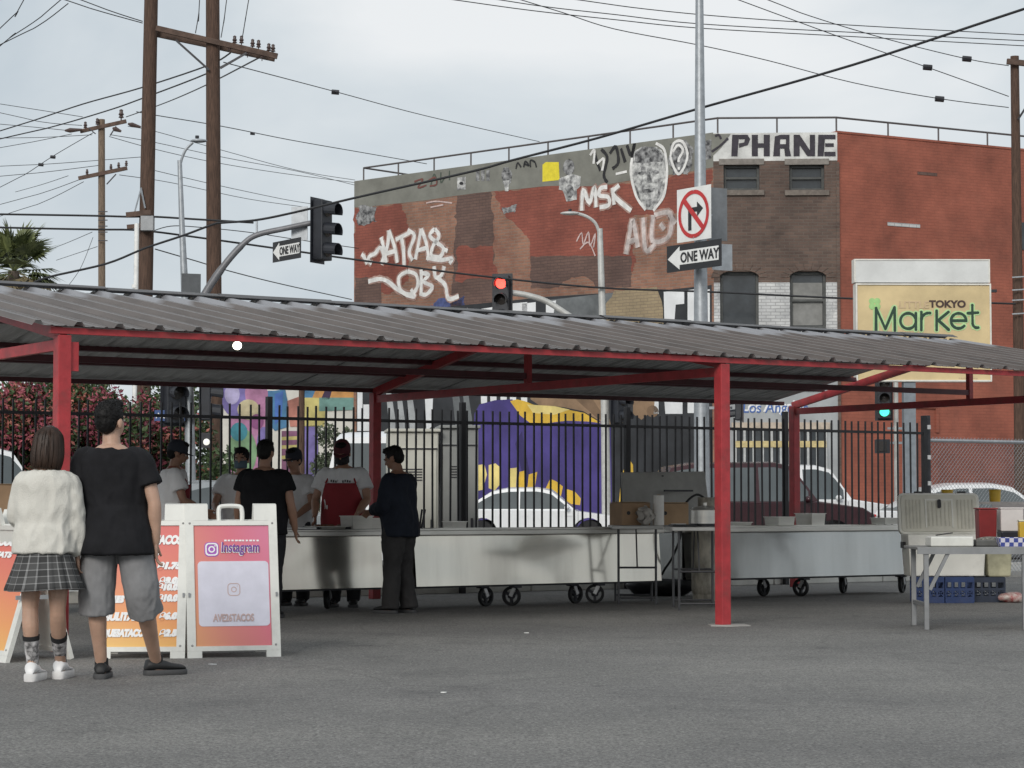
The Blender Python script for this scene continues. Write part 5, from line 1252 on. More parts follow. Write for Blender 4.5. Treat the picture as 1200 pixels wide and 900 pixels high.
def pan(px, c, w, d, h, label, rz=TH, m=None, group=None):
    p = on_cart(px, c, .012); t = thing('steel_pan', label, 'pan', p, rz, group); m = m or STEEL
    mb = MB(); ww, dd = w / 2, d / 2; o = [(-ww, -dd), (ww, -dd), (ww, dd), (-ww, dd)]; k = .93
    rgs = [[Vector((x * k, y * k, 0)) for x, y in o], [Vector((x, y, h)) for x, y in o], [Vector((x * .97, y * .95, h)) for x, y in o], [Vector((x * .9, y * .88, .012)) for x, y in o]]
    mb.rings(rgs); mb.build('pan_body', m, t)
    mb = MB(); r2 = [[Vector((x * 1.0, y * 1.0, h + .001)) for x, y in o], [Vector((x * 1.08, y * 1.06, h + .001)) for x, y in o], [Vector((x * 1.08, y * 1.06, h - .006)) for x, y in o], [Vector((x * 1.0, y * 1.0, h - .006)) for x, y in o]]
    r2.append(r2[0]); mb.rings(r2, cap=False); mb.build('rim', m, t)
    return t
pan(418, C0 + .12, .24, .26, .135, 'tall steel pan beside the cook in the red apron')
pan(437, C0 + .16, .20, .26, .11, 'steel pan next to the dark shirted customer\'s hand')
pan(383, C0 + .15, .30, .30, .03, 'flat steel tray in front of the red apron')
pan(533, C0 + .3, .18, .2, .07, 'small steel pan standing alone on the dented cart')
pan(913, C0 + .5, .26, .26, .10, 'low steel pan on the grey cart in front of the maroon car')
pan(949, C0 + .45, .22, .3, .14, 'deeper steel pan next to the low one on the grey cart')
pan(1037, C0 + .5, .26, .26, .08, 'shallow steel pan at the cooler end of the grey cart')
pan(862, C0 + .5, .24, .3, .04, 'flat steel tray on small feet beside the red post')
# griddle board: meat and tortillas on the first cart
p = on_cart(395, C0 + .25, .0); t = thing('griddle', 'flat dark griddle with cooking meat in front of the aproned cook', 'griddle', p, TH)
mb = MB(); mb.box((0, 0, .02), (.9, .42, .03)); mb.build('plate', DARKMETAL, t, bevel=.006)
MEAT = mat('cooked_meat', (.16, .07, .035), .6, var=.4, scale=30); rn = random.Random(3)
for k in range(9):
    mb = MB(); x, y = rn.uniform(-.4, .4), rn.uniform(-.15, .15); mb.ell((x, y, .045), (rn.uniform(.03, .06), rn.uniform(.02, .05), .016), 8, 5); mb.build('meat', MEAT, t, True)
# white tray edge catching light
p = on_cart(350, C0 - .02, .013); t = thing('white_board', 'white cutting board on the cart beside the black shirted customer', 'cutting board', p, TH)
mb = MB(); mb.box((0, .05, .012), (.34, .26, .02)); mb.build('board', WHITE, t, bevel=.006)
mb = MB(); mb.box((.12, .05, .024), (.08, .018, .004)); mb.build('grip_slot', DARKMETAL, t)
# knife block / dark utensil next to the customer
p = on_cart(493, C0 + .15, .012); t = thing('cooking_tongs', 'dark cooking tongs leaning up at the end of the dented cart', 'tongs', p, TH)
for s in (-1, 1): mb = MB(); mb.bar((s * .012, 0, 0), (.05 + s * .02, .02, .20), .012, .02); mb.build('tong_arm', DARKMETAL, t)
# griddle hood / raised lid behind the folding tables
p = on_cart(783, C0 + .40, .0); t = thing('grill_cover', 'large grey raised steel cover behind the cardboard box', 'grill cover', p, TH)
mb = MB(); Wd = 1.28; fr = FR((-Wd / 2, 0, 0), (1, 0, 0), (0, .18, 1)); mb.prism([(0, 0), (Wd, 0), (Wd, .66), (.05, .64)], fr, -.02, 0); mb.build('cover_panel', mat('sooty_steel', (.30, .295, .275), .5, .35, var=.2, scale=2, dirt=.3), t, bevel=.004)
mb = MB(); mb.bar((-.1, -.05, .42), (.32, -.05, .42), .02, .02); mb.build('cover_handle', DARKMETAL, t)
mb = MB(); mb.box((0, .12, .30), (.03, .03, .6)); mb.build('cover_stay', DARKMETAL, t)

def folding_table(px, py, yaw, W, D, label, H=.735, ztint=None, legd=.03, corner=None, m=None):
    g = G(px, py) if corner is None else corner
    t = thing('folding_table', label, 'table', g, yaw)
    TT = m or mat('white_table_top', (.56, .555, .53), .5, var=.1, scale=3, dirt=.35)
    mb = MB(); mb.box((W / 2, D / 2, H - .02), (W, D, .04)); mb.build('table_top', TT, t, bevel=.012)
    LEG = mat('table_leg_metal', (.085, .085, .09), .45, .5)
    for x in (.12, W - .12):
        for y in (.08, D - .08):
            mb = MB(); mb.tube([(x, y, 0), (x, y, H - .04)], .0135, 8); lg = mb.build('leg', LEG, t, 40)
        for z in (.07, .40): mb = MB(); mb.tube([(x, .09, z), (x, D - .09, z)], .011, 8); mb.build('crossbar', LEG, t, 40)
        mb = MB(); mb.bar((x, D / 2, .40), (x + (.22 if x < W / 2 else -.22), D / 2, H - .045), .016, .016); mb.build('brace', LEG, t)
    return t
# two small tables end-on in front of the carts
gA = G(726, 708); gB = G(796, 715.5)
folding_table(0, 0, R(90), 1.0, .57, 'small white folding table holding the cardboard box', .86, corner=gA + Vector((.48, -.12, 0)))
folding_table(0, 0, R(90), 1.1, .58, 'small white folding table beside the red post in front of the gas cylinder', .86, corner=gB + Vector((.50, -.12, 0)))
zt2 = .862
# cardboard boxes
CARD = mat('cardboard', (.36, .235, .14), .85, var=.14, scale=4); CARD2 = mat('light_cardboard', (.43, .29, .175), .85, var=.14, scale=4)
def box_c(px, Y, z, w, d, h, label, yaw, m=CARD, flaps=True):
    c = AT(px, 587, Y); t = thing('cardboard_box', label, 'box', (c.x, Y, z), yaw)
    mb = MB(); mb.box((0, 0, h / 2), (w, d, h)); b_ = mb.build('carton', m, t, bevel=.004)
    if flaps:
        for s in (-1, 1): mb = MB(); mb.box((0, s * d * .26, h + .006), (w * .98, d * .46, .006), Matrix.Rotation(R(2 * s), 3, 'X')); mb.build('flap', m, t)
        mb = MB(); mb.box((0, 0, h + .0135), (w * 1.0, .05, .002)); mb.build('tape', mat('packing_tape', (.42, .33, .2), .3), t)
        mb = MB(); mb.lathe([(.001, -.003), (.022, -.003), (.022, 0)], (-w * .28, -d / 2 - .001, h * .55), 12, 'y'); mb.build('hand_hole', BLACK, t)
    return t
box_c(738, gA.y + .28, zt2, .34, .34, .245, 'cardboard box with hand hole beside the paper towel roll', R(22))
box_c(786, gA.y + .42, zt2, .34, .30, .24, 'lighter cardboard box behind the paper towel roll', R(8), CARD2)
# paper towel roll
c = AT(772, 587, gA.y + .12); t = thing('paper_towel_roll', 'white upright paper towel roll on the folding table', 'paper roll', (c.x, gA.y + .12, zt2))
mb = MB(); mb.lathe([(.02, 0), (.058, 0), (.058, .33), (.02, .33)], (0, 0, 0), 20); mb.build('roll', mat('paper', (.80, .78, .74), .85, var=.05), t, 40)
mb = MB(); mb.lathe([(.012, .331), (.02, .331), (.02, .338), (.012, .338)], (0, 0, 0), 12); mb.build('core', CARD, t)
# plastic bag
c = AT(756, 587, gA.y + .06); mb = MB(); mb.ell((0, 0, .10), (.085, .07, .11), 22, 14); o = mb.build('plastic_bag', mat('plastic_bag', (.45, .42, .38), .35, var=.15), None, True); o.location = (c.x, gA.y + .06, zt2)
for v in o.data.vertices: v.co += Vector((noise.noise(v.co * 26) * .05, noise.noise(v.co * 29 + Vector((3, 1, 0))) * .04, noise.noise(v.co * 18) * .05 if v.co.z > .05 else 0)); v.co.z = max(0, v.co.z)
tag(o, 'crumpled translucent plastic bag in front of the cardboard box', 'bag')
# burner with pot and hose on the second table
c = AT(826, 587, gB.y + .5); t = thing('steel_pot', 'steel pot on a low burner beside the red post', 'pot', (c.x, c.y, zt2))
mb = MB(); mb.lathe([(.10, 0), (.15, .0), (.15, .14), (.16, .15), (.145, .15), (.14, .02)], (0, 0, .03), 22); mb.build('pot_body', STEEL, t, 40)
mb = MB(); mb.lathe([(.16, 0), (.16, .03), (.10, .03)], (0, 0, 0), 18); mb.build('burner', DARKMETAL, t, 40)
mb = MB(); mb.lathe([(.145, .18), (.13, .2), (.02, .22), (.02, .25), (.001, .25)], (0, 0, 0), 22); mb.build('lid', STEEL, t, 40)
c = AT(800, 587, gB.y + .3); t = thing('black_tray', 'flat black tray with a napkin on the folding table', 'tray', (c.x, c.y, zt2), R(10))
mb = MB(); mb.box((0, 0, .012), (.26, .2, .022)); mb.build('tray', BLACK, t, bevel=.006); mb = MB(); mb.box((-.05, -.02, .028), (.12, .1, .006), Matrix.Rotation(R(20), 3, 'Z')); mb.build('napkin', WHITE, t)
c = AT(797, 587, gA.y + .55); t = thing('sauce_bottle', 'red plastic bottle beside the cardboard boxes', 'bottle', (c.x, c.y, zt2))
mb = MB(); mb.lathe([(.028, 0), (.034, .01), (.034, .13), (.012, .16), (.012, .17)], (0, 0, 0), 14); mb.build('bottle_body', mat('red_plastic', (.34, .02, .02), .35), t, 40)
mb = MB(); mb.lathe([(.014, .17), (.014, .19), (.004, .22)], (0, 0, 0), 10); mb.build('nozzle', mat('red_plastic', (.34, .02, .02)), t, 40)
# gas cylinder
gc = G(830, 704); t = thing('gas_cylinder', 'tall weathered grey propane cylinder behind the red post', 'gas cylinder', gc)
GASM = mat('weathered_cylinder', (.38, .35, .29), .6, .1, var=.5, scale=7, dirt=.6, stretch=(1, 1, .5))
mb = MB(); mb.lathe([(.15, .0), (.16, .06), (.185, .09), (.19, .14), (.19, .92), (.17, 1.0), (.11, 1.05), (.04, 1.07)], (0, 0, 0), 28); mb.build('tank', GASM, t, 40)
mb = MB(); mb.lathe([(.175, 0), (.178, .075), (.17, .075), (.165, 0)], (0, 0, 0), 24); mb.build('foot_ring', GASM, t, 40)
mb = MB(); mb.lathe([(.115, 1.03), (.115, 1.17), (.108, 1.17), (.108, 1.03)], (0, 0, 0), 20); mb.build('collar', GASM, t, 40)
mb = MB(); mb.tube([(0, 0, 1.06), (0, 0, 1.14)], .02, 8); mb.build('valve', CHRM, t, 40)
q = LN(788, C0 + .05); g0 = gc + Vector((0, -.05, 1.12))
mb = MB(); o0 = Vector((gc.x, gc.y, 0)); pts = bez([Vector((0, 0, 1.13)), Vector((-.14, -.1, 1.20)), Vector((-.3, -.25, 1.05)), Vector((-.33, -.3, .75)), Vector((-.42, -.25, .5)), Vector((-.5, -.12, .36)), Vector((-.52, 0, .30))], 6)
mb.tube(pts, .013, 7); o = mb.build('gas_hose', RUBBER, None, 40); o.location = o0; tag(o, 'black rubber gas hose looping down from the propane cylinder', 'hose')
# black bin bag heap under the carts
bp = G(775, 698); t = thing('black_bag', 'full black rubbish bag lying under the steel cart', 'bag', bp)
mb = MB(); mb.ell((0, 0, .13), (.42, .22, .17), 22, 14); o = mb.build('sack', mat('black_plastic', (.012, .012, .014), .3, var=.2), t, True)
for v in o.data.vertices: v.co += Vector((0, 0, 1)) * noise.noise(v.co * 9) * .05 + Vector((1, 0, 0)) * noise.noise(v.co * 12) * .04; v.co.z = max(v.co.z, .003)
mb = MB(); mb.tube([(.30, 0, .2), (.33, -.02, .27), (.30, 0, .33)], [.05, .02, .05], 8); mb.build('knot', mat('black_plastic', (.012, .012, .014)), t)
# white bucket under the grey cart
wb_ = G(893, 685); t = thing('white_bucket', 'white plastic bucket under the grey steel cart', 'bucket', wb_)
mb = MB(); mb.lathe([(.13, 0), (.15, .26), (.16, .26), (.16, .30), (.145, .30), (.12, .02)], (0, 0, 0), 24); mb.build('pail', mat('white_plastic', (.60, .59, .55), .5, dirt=.3), t, 40)
mb = MB(); mb.tube(bez([Vector((-.16, 0, .27)), Vector((-.12, -.1, .18)), Vector((0, -.16, .14)), Vector((.12, -.1, .18)), Vector((.16, 0, .27))], 4), .005, 6); mb.build('handle', GALV, t)
# ================================================================== right hand table with cooler, salsas
gr = G(1086, 738); YT = gr.y
ttop = .725
rt = thing('folding_table', 'grey topped folding table with heavy square legs holding the salsa containers', 'table', gr, R(-1))
TM = mat('worn_table_top', (.20, .20, .195), .55, var=.15, scale=4, dirt=.3); LM = mat('grey_square_leg', (.25, .255, .26), .45, .5, var=.1)
WT = 1.75
mb = MB(); mb.box((WT / 2 - .08, .36, ttop - .012), (WT, .78, .024)); mb.build('table_top', TM, rt, bevel=.005)
mb = MB(); mb.box((WT / 2 - .08, -.025, ttop - .034), (WT, .02, .055)); mb.build('apron', LM, rt)
for x in (0, .86, WT - .17):
    for y in (0, .70):
        if x == .86 and y > .1: continue
        mb = MB(); mb.box((x, y, (ttop - .03) / 2), (.042, .042, ttop - .03)); mb.build('leg', LM, rt, bevel=.004)
    if x != .86: continue
mb = MB(); mb.bar((.03, 0, .35), (.20, 0, ttop - .04), .03, .03); mb.build('brace', LM, rt)
mb = MB(); mb.bar((.03, .70, .35), (.20, .70, ttop - .04), .03, .03); mb.build('brace', LM, rt)
for x in (0, WT - .17): mb = MB(); mb.box((x, .35, .22), (.03, .66, .03)); mb.build('crossbar', LM, rt)
# cooler standing behind the table, lid open
CREAM = mat('cooler_cream', (.85, .83, .76), .5, var=.06, scale=3, dirt=.28)
YCo = G(1100, 706).y + .18
cc = AT(1105, 587, YCo); k_ = YCo / F
t = thing('cool_box', 'cream cool box with its ribbed lid propped open', 'cool box', (cc.x, YCo, 0), R(2))
Wc = 90 * k_ + .02; zb0, zb1 = .292, HZ(626, YCo)
mb = MB(); o_ = [(-Wc / 2, -.2), (Wc / 2, -.2), (Wc / 2, .2), (-Wc / 2, .2)]
mb.rings([[Vector((x * .93, y * .93, zb0)) for x, y in o_], [Vector((x, y, zb1)) for x, y in o_], [Vector((x * .88, y * .8, zb1)) for x, y in o_], [Vector((x * .84, y * .76, zb0 + .06)) for x, y in o_]]); mb.build('cooler_body', CREAM, t, bevel=.012)
lidH = HZ(577, YCo) - zb1
lid = FR((-Wc / 2 - .02, .17, zb1), (1, 0, 0), (0, .16, 1))
def rrect(w, h, r, n=5):
    out = []
    for cx, cy, a0 in ((w - r, r, -90), (w - r, h - r, 0), (r, h - r, 90), (r, r, 180)):
        for k in range(n + 1): a = R(a0 + 90 * k / n); out.append((cx + r * math.cos(a), cy + r * math.sin(a)))
    return out
mb = MB(); mb.prism(rrect(Wc + .04, lidH, .06), lid, -.07, 0); ld = mb.build('lid', CREAM, t, bevel=.008)
mb = MB(); mb.prism([(x + .03, y + .025) for x, y in rrect(Wc - .02, lidH - .05, .04)], lid, .001, .012); mb.build('lid_rim', mat('cooler_inner', (.74, .71, .61), .5, var=.06), ld, bevel=.004)
def slots(x0, x1, n, z0, z1):
    for i in range(n):
        x = x0 + (x1 - x0) * (i + .5) / n; mb = MB(); mb.prism(rect(x - .008, z0, x + .008, z1), lid, .0125, .020); mb.build('lid_rib', mat('cooler_inner2', (.62, .59, .50), .55), ld)
slots(.07, Wc * .30, 5, .06, lidH - .08); slots(Wc * .36, Wc * .68, 6, .09, lidH - .11); slots(Wc * .74, Wc - .02, 5, .06, lidH - .08)
for r_ in (rect(Wc * .34, .07, Wc * .36, lidH - .07), rect(Wc * .68, .07, Wc * .70, lidH - .07), rect(Wc * .36, lidH - .09, Wc * .68, lidH - .07)): mb = MB(); mb.prism(r_, lid, .0125, .022); mb.build('lid_ridge', CREAM, ld)
mb = MB(); mb.prism(rrect(.04, .10, .018), FR(lid.p(Wc * .50, lidH * .62, .02), lid.u, lid.v, lid.w), 0, .02); mb.build('latch', BLACK, ld)
for x in (Wc * .22, Wc * .78): mb = MB(); mb.prism(rect(x, lidH, x + .09, lidH + .02), lid, -.05, -.01); mb.build('hinge', BLACK, ld)
for s in (-1, 1): mb = MB(); mb.bar((s * (Wc / 2 + .012), -.06, zb1 - .12), (s * (Wc / 2 + .012), .08, zb1 - .12), .03, .07); mb.build('handle', BLACK, t)
# milk crates on the ground
BLU = mat('blue_crate_plastic', (.014, .036, .12), .45, var=.15, dirt=.3); BLKC = mat('dark_crate_plastic', (.02, .028, .05), .45, var=.2)
def crate(px, py, m, label, w=.36, h=.29, yaw=0):
    p = G(px, py); t = thing('milk_crate', label, 'crate', p, yaw); d = .33
    for z, hh in ((.035, .07), (h * .52, .03), (h - .03, .06)):
        for (x, y, sx, sy) in ((0, -d / 2, w, .016), (0, d / 2, w, .016), (-w / 2, 0, .016, d - .02), (w / 2, 0, .016, d - .02)):
            mb = MB(); mb.box((x, y, z), (sx, sy, hh)); mb.build('band', m, t)
    for k in range(5):
        for (x, y) in ((-w / 2 + w * k / 4, -d / 2 + .003), (-w / 2 + w * k / 4, d / 2 - .003)): mb = MB(); mb.box((x, y, h / 2), (.022, .014, h - .02)); mb.build('rib', m, t)
    for k in range(1, 4):
        for x in (-w / 2 + .003, w / 2 - .003): mb = MB(); mb.box((x, -d / 2 + d * k / 4, h / 2), (.014, .022, h - .02)); mb.build('rib', m, t)
    for s in (-1, 1):
        for i in range(4):
            x0 = -w / 2 + w * i / 4; mb = MB(); y = s * (d / 2 - .002)
            mb.bar((x0, y, .07), (x0 + w / 4, y, h * .5), .008, .012); mb.bar((x0 + w / 4, y, .07), (x0, y, h * .5), .008, .012); mb.build('lattice', m, t)
    mb = MB(); mb.box((0, 0, .012), (w - .03, d - .03, .012)); mb.build('floor', m, t)
    return t
crate(1087, 706, BLU, 'blue milk crate nearest the taco cart under the cool box', .31, .29)
crate(1121, 706, BLU, 'blue milk crate between the other two crates', .31, .29)
crate(1156, 705, BLKC, 'dark navy milk crate under the table beside the blue ones', .34, .28)
# salsa containers on the table
def tub(px, Y, z, w, d, h, m, label, cat='container', lidm=None, clear=None):
    c = AT(px, 587, Y); t = thing('salsa_container', label, cat, (c.x, Y, z)); 
    o_ = [(-w / 2, -d / 2), (w / 2, -d / 2), (w / 2, d / 2), (-w / 2, d / 2)]
    mb = MB(); mb.rings([[Vector((x * .9, y * .9, 0)) for x, y in o_], [Vector((x, y, h)) for x, y in o_]]); mb.build('contents', m, t, bevel=.01)
    if clear:
        mb = MB(); mb.rings([[Vector((x * 1.0, y * 1.0, h + .001)) for x, y in o_], [Vector((x * 1.04, y * 1.04, h + clear)) for x, y in o_]]); mb.build('upper_wall', mat('clear_plastic', (.56, .52, .50), .2, var=.05), t, bevel=.008)
    mb = MB(); hz = h + (clear or 0); mb.box((0, 0, hz + .008), (w * 1.08, d * 1.08, .014)); mb.build('rim', lidm or mat('clear_plastic', (.56, .52, .50), .2), t, bevel=.004)
    return t
SR = mat('red_salsa', (.17, .012, .012), .3, var=.15); SD = mat('dark_salsa', (.022, .022, .03), .3)
tz = ttop + .001
zc = HZ(627, YT + .5)
tub(1155, YT + .55, tz, .165, .2, HZ(597, YT + .55) - tz, SR, 'deep red salsa tub beside the open cool box lid', lidm=mat('red_plastic_rim', (.20, .02, .02), .4))
tub(1183, YT + .62, tz, .20, .2, .13, SD, 'clear tub with dark salsa next to the deep red one', clear=.20)
tub(1199, YT + .28, tz, .09, .09, .22, mat('yellow_jar', (.50, .32, .03), .35, var=.1), 'yellow mustard coloured jar at the end of the table', lidm=mat('pale_lid', (.6, .58, .45), .5))
for px, lb in ((1110, 'yellow cup on the wall behind the open cool box lid'), (1166, 'yellow cup standing behind the deep red salsa tub')):
    Yc = YCo + .55; c = AT(px, 587, Yc); zb = HZ(588, Yc); t = thing('yellow_cup', lb, 'cup', (c.x, Yc, zb), 0, 'yellow cups behind the cool box')
    mb = MB(); mb.lathe([(.05, 0), (.062, .0), (.068, .13), (.06, .13), (.055, .01)], (0, 0, 0), 16); mb.build('cup_body', mat('yellow_plastic', (.60, .38, .03), .4, var=.08), t, 40)
    mb = MB(); mb.lathe([(.068, .125), (.073, .13), (.068, .14)], (0, 0, 0), 16, cap=False); mb.build('rim', mat('yellow_plastic', (.60, .38, .03)), t, 40)
# shelf behind that carries the cups
c0_, c1_ = AT(1098, 587, YCo + .55), AT(1215, 587, YCo + .55)
t = thing('white_shelf', 'white plastic sheeted shelf behind the salsa containers', 'shelf', ((c0_.x + c1_.x) / 2, YCo + .55, 0))
Ws = c1_.x - c0_.x; zb = HZ(588, YCo + .55)
mb = MB(); mb.box((0, .1, zb - .015), (Ws, .40, .03)); mb.build('shelf_board', mat('shelf_white', (.62, .58, .56), .5, dirt=.2), t)
mb = MB(); mb.box((.30, -.10, zb - .23), (Ws - .62, .01, .40)); mb.build('plastic_sheet', mat('sheeting', (.50, .46, .45), .35, var=.12, scale=5), t)
for x in (-Ws / 2 + .03, Ws / 2 - .03):
    for y in (-.05, .25): mb = MB(); mb.box((x, y, (zb - .03) / 2), (.03, .03, zb - .03)); mb.build('leg', DARKMETAL, t)
# foil pan and napkins on the table
c = AT(1112, 587, YT + .2); t = thing('foil_tray', 'long white foam tray at the end of the salsa table', 'tray', (c.x, YT + .2, tz), R(1))
mb = MB(); mb.box((0, 0, .045), (.38, .26, .088)); mb.build('tray_body', mat('white_foam', (.58, .58, .54), .6, var=.08), t, bevel=.012)
mb = MB(); mb.bar((-.12, -.02, .10), (.04, .06, .12), .02, .008); mb.build('knife', BLACK, t)
c = AT(1160, 587, YT + .25); t = thing('herb_tray', 'dark tray of chopped herbs and onions on the salsa table', 'tray', (c.x, YT + .25, tz))
mb = MB(); mb.box((0, 0, .03), (.3, .24, .058)); mb.build('tray_body', mat('tray_dark_grey', (.10, .10, .095), .5, .3), t, bevel=.01)
mb = MB(); mb.ell((0, 0, .058), (.13, .1, .03), 16, 8); o = mb.build('chopped_herbs', mat('chopped', (.16, .15, .13), .8, var=.7, scale=60), t, True)
c = AT(1185, 587, YT + .1); t = thing('paper_food_tray', 'blue and white checked paper trays stacked on the salsa table', 'paper tray', (c.x, YT + .1, tz))
CHK = bpy.data.materials.new('checked_paper'); CHK.use_nodes = True; tt_ = CHK.node_tree; ck = tt_.nodes.new('ShaderNodeTexChecker'); ck.inputs['Scale'].default_value = 26; ck.inputs[1].default_value = (.62, .60, .66, 1); ck.inputs[2].default_value = (.06, .08, .30, 1)
tq = tt_.nodes.new('ShaderNodeTexCoord'); tt_.links.new(tq.outputs['Object'], ck.inputs[0]); tt_.links.new(ck.outputs[0], tt_.nodes['Principled BSDF'].inputs['Base Color'])
for k in range(4):
    o_ = [(-.13, -.09), (.13, -.09), (.13, .09), (-.13, .09)]; z = .012 * k
    mb = MB(); mb.rings([[Vector((x * .85, y * .85, z + .001)) for x, y in o_], [Vector((x, y, z + .045)) for x, y in o_], [Vector((x * .97, y * .96, z + .045)) for x, y in o_], [Vector((x * .83, y * .83, z + .006)) for x, y in o_]]); mb.build('tray_sheet', CHK, t)
# sacks hanging under the table, red bag on the ground
p = G(1186, 706); t = thing('red_net_bag', 'red and white bag lying on the ground under the table', 'bag', p)
mb = MB(); mb.ell((0, 0, .055), (.16, .12, .06), 18, 10); o = mb.build('sack', mat('red_white_bag', (.42, .06, .06), .5, var=.3, scale=16, col2=(.55, .5, .46)), t, True)
for v in o.data.vertices: v.co += Vector((1, 1, .6)) * noise.noise(v.co * 15) * .025; v.co.z = max(.003, v.co.z)
mb = MB(); mb.tube([(.13, 0, .06), (.19, .02, .05), (.22, .0, .08)], [.03, .015, .03], 8); mb.build('knot', WHITE, t)
c = AT(1168, 587, YCo - .02); t = thing('plastic_tub', 'pale stained plastic tub standing on the navy crate', 'tub', (c.x, YCo - .02, .283))
mb = MB(); mb.rings([ [Vector((x * .9, y * .9, 0)) for x, y in ((-.14, -.13), (.14, -.13), (.14, .13), (-.14, .13))], [Vector((x, y, .3)) for x, y in ((-.14, -.13), (.14, -.13), (.14, .13), (-.14, .13))] ]); mb.build('tub_body', mat('pale_sack', (.42, .40, .27), .6, var=.25, scale=5), t, bevel=.02)
mb = MB(); mb.box((0, 0, .31), (.30, .28, .02)); mb.build('tub_rim', mat('pale_sack', (.42, .40, .27)), t, bevel=.005)
for (px, py, sz) in ((249, 779, .03), (617, 742, .025), (520, 812, .02)):
    p = G(px, py); mb = MB(); mb.prism([(x + random.uniform(-.006, .006), y) for x, y in disc((0, 0), sz, 7, sz * .7)], FR((0, 0, 0), (1, 0, 0), (0, 1, 0), (0, 0, 1)), .001, .006); o = mb.build('paper_scrap', WHITE); o.location = p; tag(o, 'tiny white scrap of litter lying on the asphalt', 'litter', 'scraps of litter on the asphalt')
# cardboard boxes at the far left
box_c(4, 22.6, 0, .7, .5, .48, 'large cardboard box on the ground behind the menu board', R(10))
box_c(6, 22.6, .49, .55, .45, .42, 'cardboard box stacked on the large one behind the menu board', R(6), CARD2)
box_c(10, 22.6, .925, .42, .4, .36, 'top cardboard box of the stack behind the woman', R(12))
# ================================================================== A-frame boards
def grad_mat(name, stops, direction, noise_amt=.06):
    m = bpy.data.materials.new(name); m.use_nodes = True; t = m.node_tree; p = t.nodes['Principled BSDF']; p.inputs['Roughness'].default_value = .38
    tcn = t.nodes.new('ShaderNodeTexCoord'); dp = t.nodes.new('ShaderNodeVectorMath'); dp.operation = 'DOT_PRODUCT'; dp.inputs[1].default_value = direction
    t.links.new(tcn.outputs['Generated'], dp.inputs[0])
    nz = t.nodes.new('ShaderNodeTexNoise'); nz.inputs['Scale'].default_value = 7; nz.inputs['Detail'].default_value = 5; t.links.new(tcn.outputs['Object'], nz.inputs['Vector'])
    ad = t.nodes.new('ShaderNodeMath'); ad.operation = 'MULTIPLY_ADD'; ad.inputs[1].default_value = noise_amt; t.links.new(nz.outputs['Fac'], ad.inputs[0]); t.links.new(dp.outputs['Value'], ad.inputs[2])
    r = t.nodes.new('ShaderNodeValToRGB'); els = r.color_ramp.elements
    while len(els) < len(stops): els.new(.5)
    for el, (pos, c) in zip(els, stops): el.position = pos; el.color = tuple(c) + (1,)
    t.links.new(ad.outputs[0], r.inputs[0]); t.links.new(r.outputs[0], p.inputs['Base Color']); return m
PLAST = mat('white_moulded_plastic', (.70, .70, .66), .5, var=.06, scale=4, dirt=.3)
INSTA = grad_mat('pink_orange_poster', [(0, (.70, .34, .15)), (.35, (.67, .235, .19)), (.7, (.64, .165, .215)), (1, (.62, .19, .29))], (.62, 0, .42))
MENU = grad_mat('red_yellow_poster', [(0, (.74, .47, .12)), (.30, (.72, .30, .10)), (.65, (.66, .18, .11)), (1, (.61, .12, .11))], (0.1, 0, .95))
